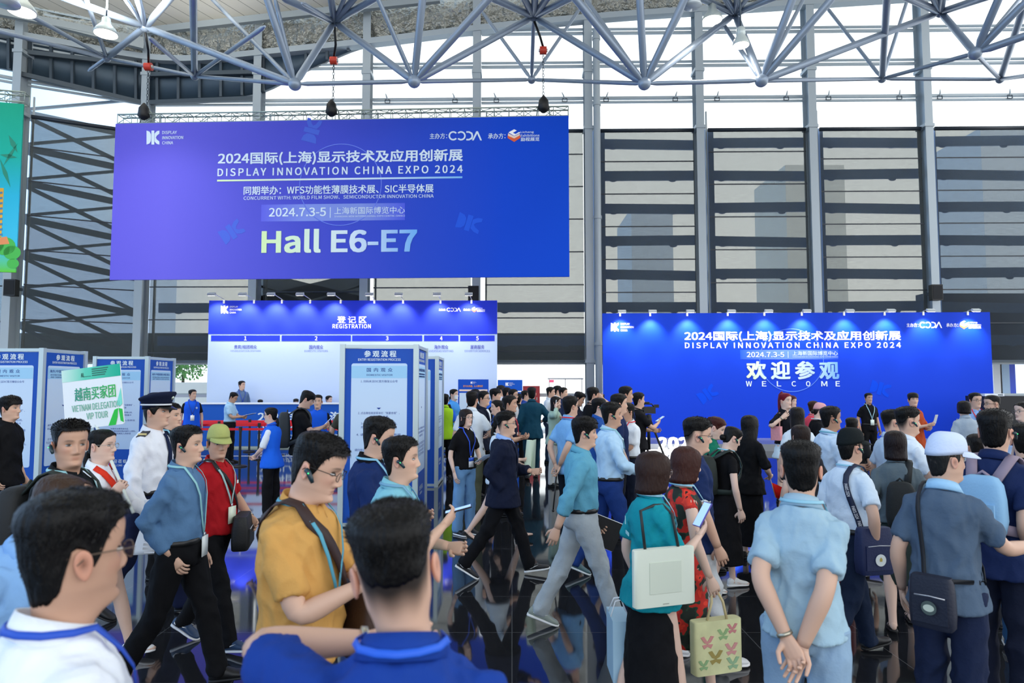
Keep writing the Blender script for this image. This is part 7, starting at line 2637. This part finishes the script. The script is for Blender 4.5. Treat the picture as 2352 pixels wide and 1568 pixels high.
part(MB().obox(h + [.0, .02, -.05], (.146, .0, -.058), (0, .009, 0), (.052, 0, .112)), 'sheets', WHITE, smooth=False)
P_ = PEOPLE['hands_back']
h = P_.hand[-1]
r0, part = held(P_, 'folding_stick', 'thin black folding stick held behind the sky blue polo', 'stick', h - [.05, 0, .5])
part(MB().tube([h + [.03, 0, .03], h + [-.10, -.1, -.44]], .009, 8), 'shaft', BLACK)
part(MB().ball(h + [-.10, -.1, -.44], .016, 8, 6), 'tip', BLACK)
# small flag
P_ = PEOPLE['long_hair_black']
h = P_.hand[-1]
r0, part = held(P_, 'hand_flag', 'small red flag with a yellow star held by the long black hair wearer', 'flag', h)
part(MB().cyl(h + [-.02, 0, .08], h + [.06, -.04, -.26], .005, n=8), 'stick', mat('#d9c9a0', .6))
R = []
ca, cb = h + np.array([.02, -.02, -.08]), h + np.array([.06, -.04, -.26])
fx = nrm(np.array([.6, -.75, -.25]))
for i, t in enumerate(np.linspace(0, 1, 9)):
    wv = np.array([.02, .02, 0]) * math.sin(t * 7)
    a, b = ca + fx * .27 * t + wv - [0, 0, .04 * t], cb + fx * .27 * t + wv - [0, 0, .05 * t]
    R.append(np.array([a, b, b + [.001, .002, 0], a + [.001, .002, 0]]))
fo = part(MB().rings(R), 'flag_cloth', cloth('#dd2018'))
c = (ca + cb) / 2 + fx * .135 + np.array([.02, .02, 0]) * math.sin(3.5) - [0, 0, .02]
nn = nrm(np.cross(fx, cb - ca))
if np.dot(nn, P_.Rz.T @ np.array([0, -1, 0])) < 0:
    nn = -nn
star = [((.055 if k % 2 == 0 else .022) * math.sin(k * PI / 5), (.055 if k % 2 == 0 else .022) * math.cos(k * PI / 5)) for k in range(10)]
m = MB().prism(star[::-1], c + nn * .012, fx, nrm(ca - cb), nn * .004)
m.v = [a - h for a in m.v]
m.build('star', mat('#f0c818', .6), fo, smooth=False)

# delegation sign
SY = 4.93
sg = Face((at(212, 920, SY)[0], SY, 0), (1, -.10, 0))
A_, B_, C_, D_ = (sg.hit(*p) for p in ((139, 855), (273, 838), (288, 963), (152, 992)))
ctr = np.array([np.mean([p[0] for p in (A_, B_, C_, D_)]), np.mean([p[1] for p in (A_, B_, C_, D_)])])
exl = np.array(B_) - np.array(A_)
ang = math.atan2(exl[1], exl[0])
ex = sg.ex * math.cos(ang) + sg.ez * math.sin(ang)
ez = -sg.ex * math.sin(ang) + sg.ez * math.cos(ang)
wS, hS = np.linalg.norm(exl), np.linalg.norm(np.array(D_) - np.array(A_))
o3 = sg.pt(ctr[0], ctr[1]) - ex * wS / 2 - ez * hS / 2
sf = Face(o3, ex, ez)
P_ = PEOPLE['sign_bearer']
hp_ = P_.w(P_.hand[-1])
ptop = sf.pt(wS * .50, .02, -.012)
pbot = ptop + (hp_ - ptop) * 1.45
ds = empty('delegation_sign', tuple(pbot))
tag(ds, 'white and green hand held sign for the Vietnam delegation VIP tour', 'sign')
kid(sf.rrect(0, 0, wS, hS, .012, .0, .008), 'board', mat('#e9eff2', .55), ds, smooth=False)
kid(sf.rect(0, hS * .80, wS, hS, .0015, .002), 'header_band', ramp_mat([(0, '#cfeee4'), (.4, '#5fd0b4'), (1, '#12b090')], 'X'), ds, smooth=False)
G1 = mat('#3fae7c', .6)
t = sf.text('越南买家团', wS * .20, hS * .46, wS * .90, hS * .68, bold=.008, off=.003)
kid(t, 'title_lettering', ramp_mat([(0, '#3f9a86'), (1, '#3fbf5a')], 'X'), ds, smooth=False)
t = sf.text('VIETNAM DELEGATION', wS * .14, hS * .29, wS * .95, hS * .40, bold=.004, off=.003)
t.join(sf.text('VIP TOUR', wS * .38, hS * .14, wS * .74, hS * .25, bold=.004, off=.003))
kid(t, 'title_lettering', mat('#6fb89c', .6), ds, smooth=False)
t = MB()
for k in range(4):
    t.join(sf.rect(wS * .52, hS * (.955 - .035 * k), wS * (.80 - .02 * k), hS * (.972 - .035 * k), .003, .001))
t.join(sf.text('AL', wS * .33, hS * .85, wS * .39, hS * .92, bold=.02, off=.003))
t.join(sf.rect(wS * .39, hS * .85, wS * .50, hS * .857, .003, .001))
kid(t, 'organiser_line', mat('#2c6a5c', .6), ds, smooth=False)
m = MB().prism([(wS * .90, hS * .33), (wS * .99, hS * .60), (wS, hS * .34), (wS * .96, hS * .30)], sf.pt(0, 0, .003), ex, ez, sf.n * .001)
kid(m, 'emblem', mat('#7fe0cc', .6), ds, smooth=False)
m = MB().prism([(wS * .74, 0), (wS * .86, hS * .25), (wS * .92, hS * .27), (wS * .90, hS * .12), (wS * .86, 0)], sf.pt(0, 0, .003), ex, ez, sf.n * .001)
m.prism([(wS * .93, hS * .27), (wS * .99, hS * .25), (wS * 1.0, hS * .03), (wS * .95, hS * .06)], sf.pt(0, 0, .003), ex, ez, sf.n * .001)
kid(m, 'emblem', mat('#1fc03c', .6), ds, smooth=False)
kid(MB().cyl(ptop + (ptop - pbot) * .12, pbot, .011, n=12), 'pole', mat('#d9e2da', .5), ds)

# suitcase
Ys = 6.6
q = at(1903, 1215, Ys)
sx = q[0]
su = empty('suitcase', (sx, Ys, 0))
tag(su, 'dark red rolling suitcase standing behind the pale blue polo wearer', 'suitcase')
m = MB()
an = np.linspace(0, 2 * PI, 24, endpoint=False)
R = []
for z, k in ((.06, .9), (.08, 1), (.56, 1), (.60, .9)):
    c, s = np.cos(an), np.sin(an)
    R.append(np.stack([np.sign(c) * np.abs(c) ** .3 * .19 * k, np.sign(s) * np.abs(s) ** .3 * .12 * k, np.full(24, z)], 1))
m.rings(R).build('shell', mat('#7c1420', .45), su, sharp=40)
for sx_ in (-.1, .1):
    MB().cyl((sx_, .06, .58), (sx_, .06, 1.02), .008, n=8).build('handle_rod', ALU, su)
MB().tube([(-.1, .06, 1.02), (-.08, .06, 1.04), (.08, .06, 1.04), (.1, .06, 1.02)], .013, 8).build('grip', BLACK, su)
for a in (-.15, .15):
    for b in (-.08, .08):
        MB().cyl((a, b - .012, .03), (a, b + .012, .03), .03, n=14).build('wheel', BLACK, su)
# paper bag beside the teal polo
q = at(1461, 1470, 4.35)
pb = empty('paper_bag', (q[0], 4.35, .34))
P_ = PEOPLE['teal_polo']
hw_ = P_.w(P_.hand[1])
pb.location = (hw_[0] - .16, hw_[1] + .02, max(.2, hw_[2] - .46))
tag(pb, 'pale blue paper carrier bag behind the teal polo wearer', 'bag')
m = MB().box((-.05, -.13, 0), (.05, .13, .34)).build('bag_body', mat('#a9cfe6', .6), pb, smooth=False)
for y in (-.05, .05):
    MB().tube([(-.05, y, .34), (-.02, y * .6, .42), (.16, -.02, .46), (.02, y * .6, .42), (.05, y, .34)], .004, 6).build('handle', WHITE, pb)

# video cameras
def tripod_camera(u, v, Y, label, zcam):
    x = at(u, v, Y)[0]
    r0 = empty('video_tripod', (x, Y, 0))
    tag(r0, label, 'camera tripod')
    z = zcam
    for k, a in enumerate((200, 330, 85)):
        d = np.array([math.cos(math.radians(a)), math.sin(math.radians(a)), 0])
        lg = MB().tube([np.array([0, 0, z - .22]) + d * .04, d * .28 + [0, 0, (z - .22) * .5], d * .50 + [0, 0, .02]], [.022, .02, .014], 8).build('tripod_leg', BLACK, r0)
        MB().ball(d * .50 + [0, 0, .015], .02, 8, 6).build('rubber_foot', BLACK, lg)
    MB().cyl((0, 0, z - .75), (0, 0, z - .1), .025, n=12).build('centre_column', BLACK, r0)
    MB().lathe((0, 0, z - .2), [(.001, -.05), (.05, -.04), (.06, .02), (.045, .08), (.055, .11), (.001, .12)], 16).build('fluid_head', BLACK, r0)
    MB().tube([(0, 0, z - .12), (-.2, -.12, z - .2), (-.3, -.18, z - .24)], .010, 8).build('pan_handle', BLACK, r0)
    c = MB().box((-.10, -.055, z - .07), (.12, .055, z + .06)).build('camera_body', mat('#121317', .45), r0, smooth=False)
    MB().tube([(-.10, 0, z), (-.15, 0, z), (-.20, 0, z), (-.205, 0, z)], [.045, .045, .055, .05], 18).build('camera_lens', BLACK, c, sharp=40)
    MB().tube([(-.10, 0, z + .06), (-.08, 0, z + .11), (.06, 0, z + .11), (.09, 0, z + .06)], .012, 8).build('carry_handle', BLACK, c)
    MB().cyl((-.16, .02, z + .135), (.02, .02, z + .135), .016, n=12).build('microphone', BLACK, c)
    MB().box((.10, -.03, z + .04), (.19, .03, z + .10)).build('viewfinder', BLACK, c, smooth=False)
tripod_camera(1490, 940, 13.0, 'black video camera on a tripod before the left end of the welcome wall', 1.44)
P_ = PEOPLE['videographer']
h = P_.hand[1] + np.array([.08, -.02, .16])
r0, part = held(P_, 'video_camera', 'black video camera held up by the bending operator', 'camera', h)
cb_ = part(MB().obox(h, (.10, 0, 0), (0, .06, 0), (0, 0, .06)), 'camera_body', BLACK, smooth=False)
part(MB().tube([h + [.10, 0, 0], h + [.2, 0, 0]], [.045, .05], 14), 'camera_lens', BLACK, sharp=40)
part(MB().obox(h + [-.02, .0, .10], (.07, 0, 0), (0, .012, 0), (0, 0, .04)), 'camera_screen', mat('#2a3440', .3), smooth=False)
bpy.data.scenes.remove(WORK)
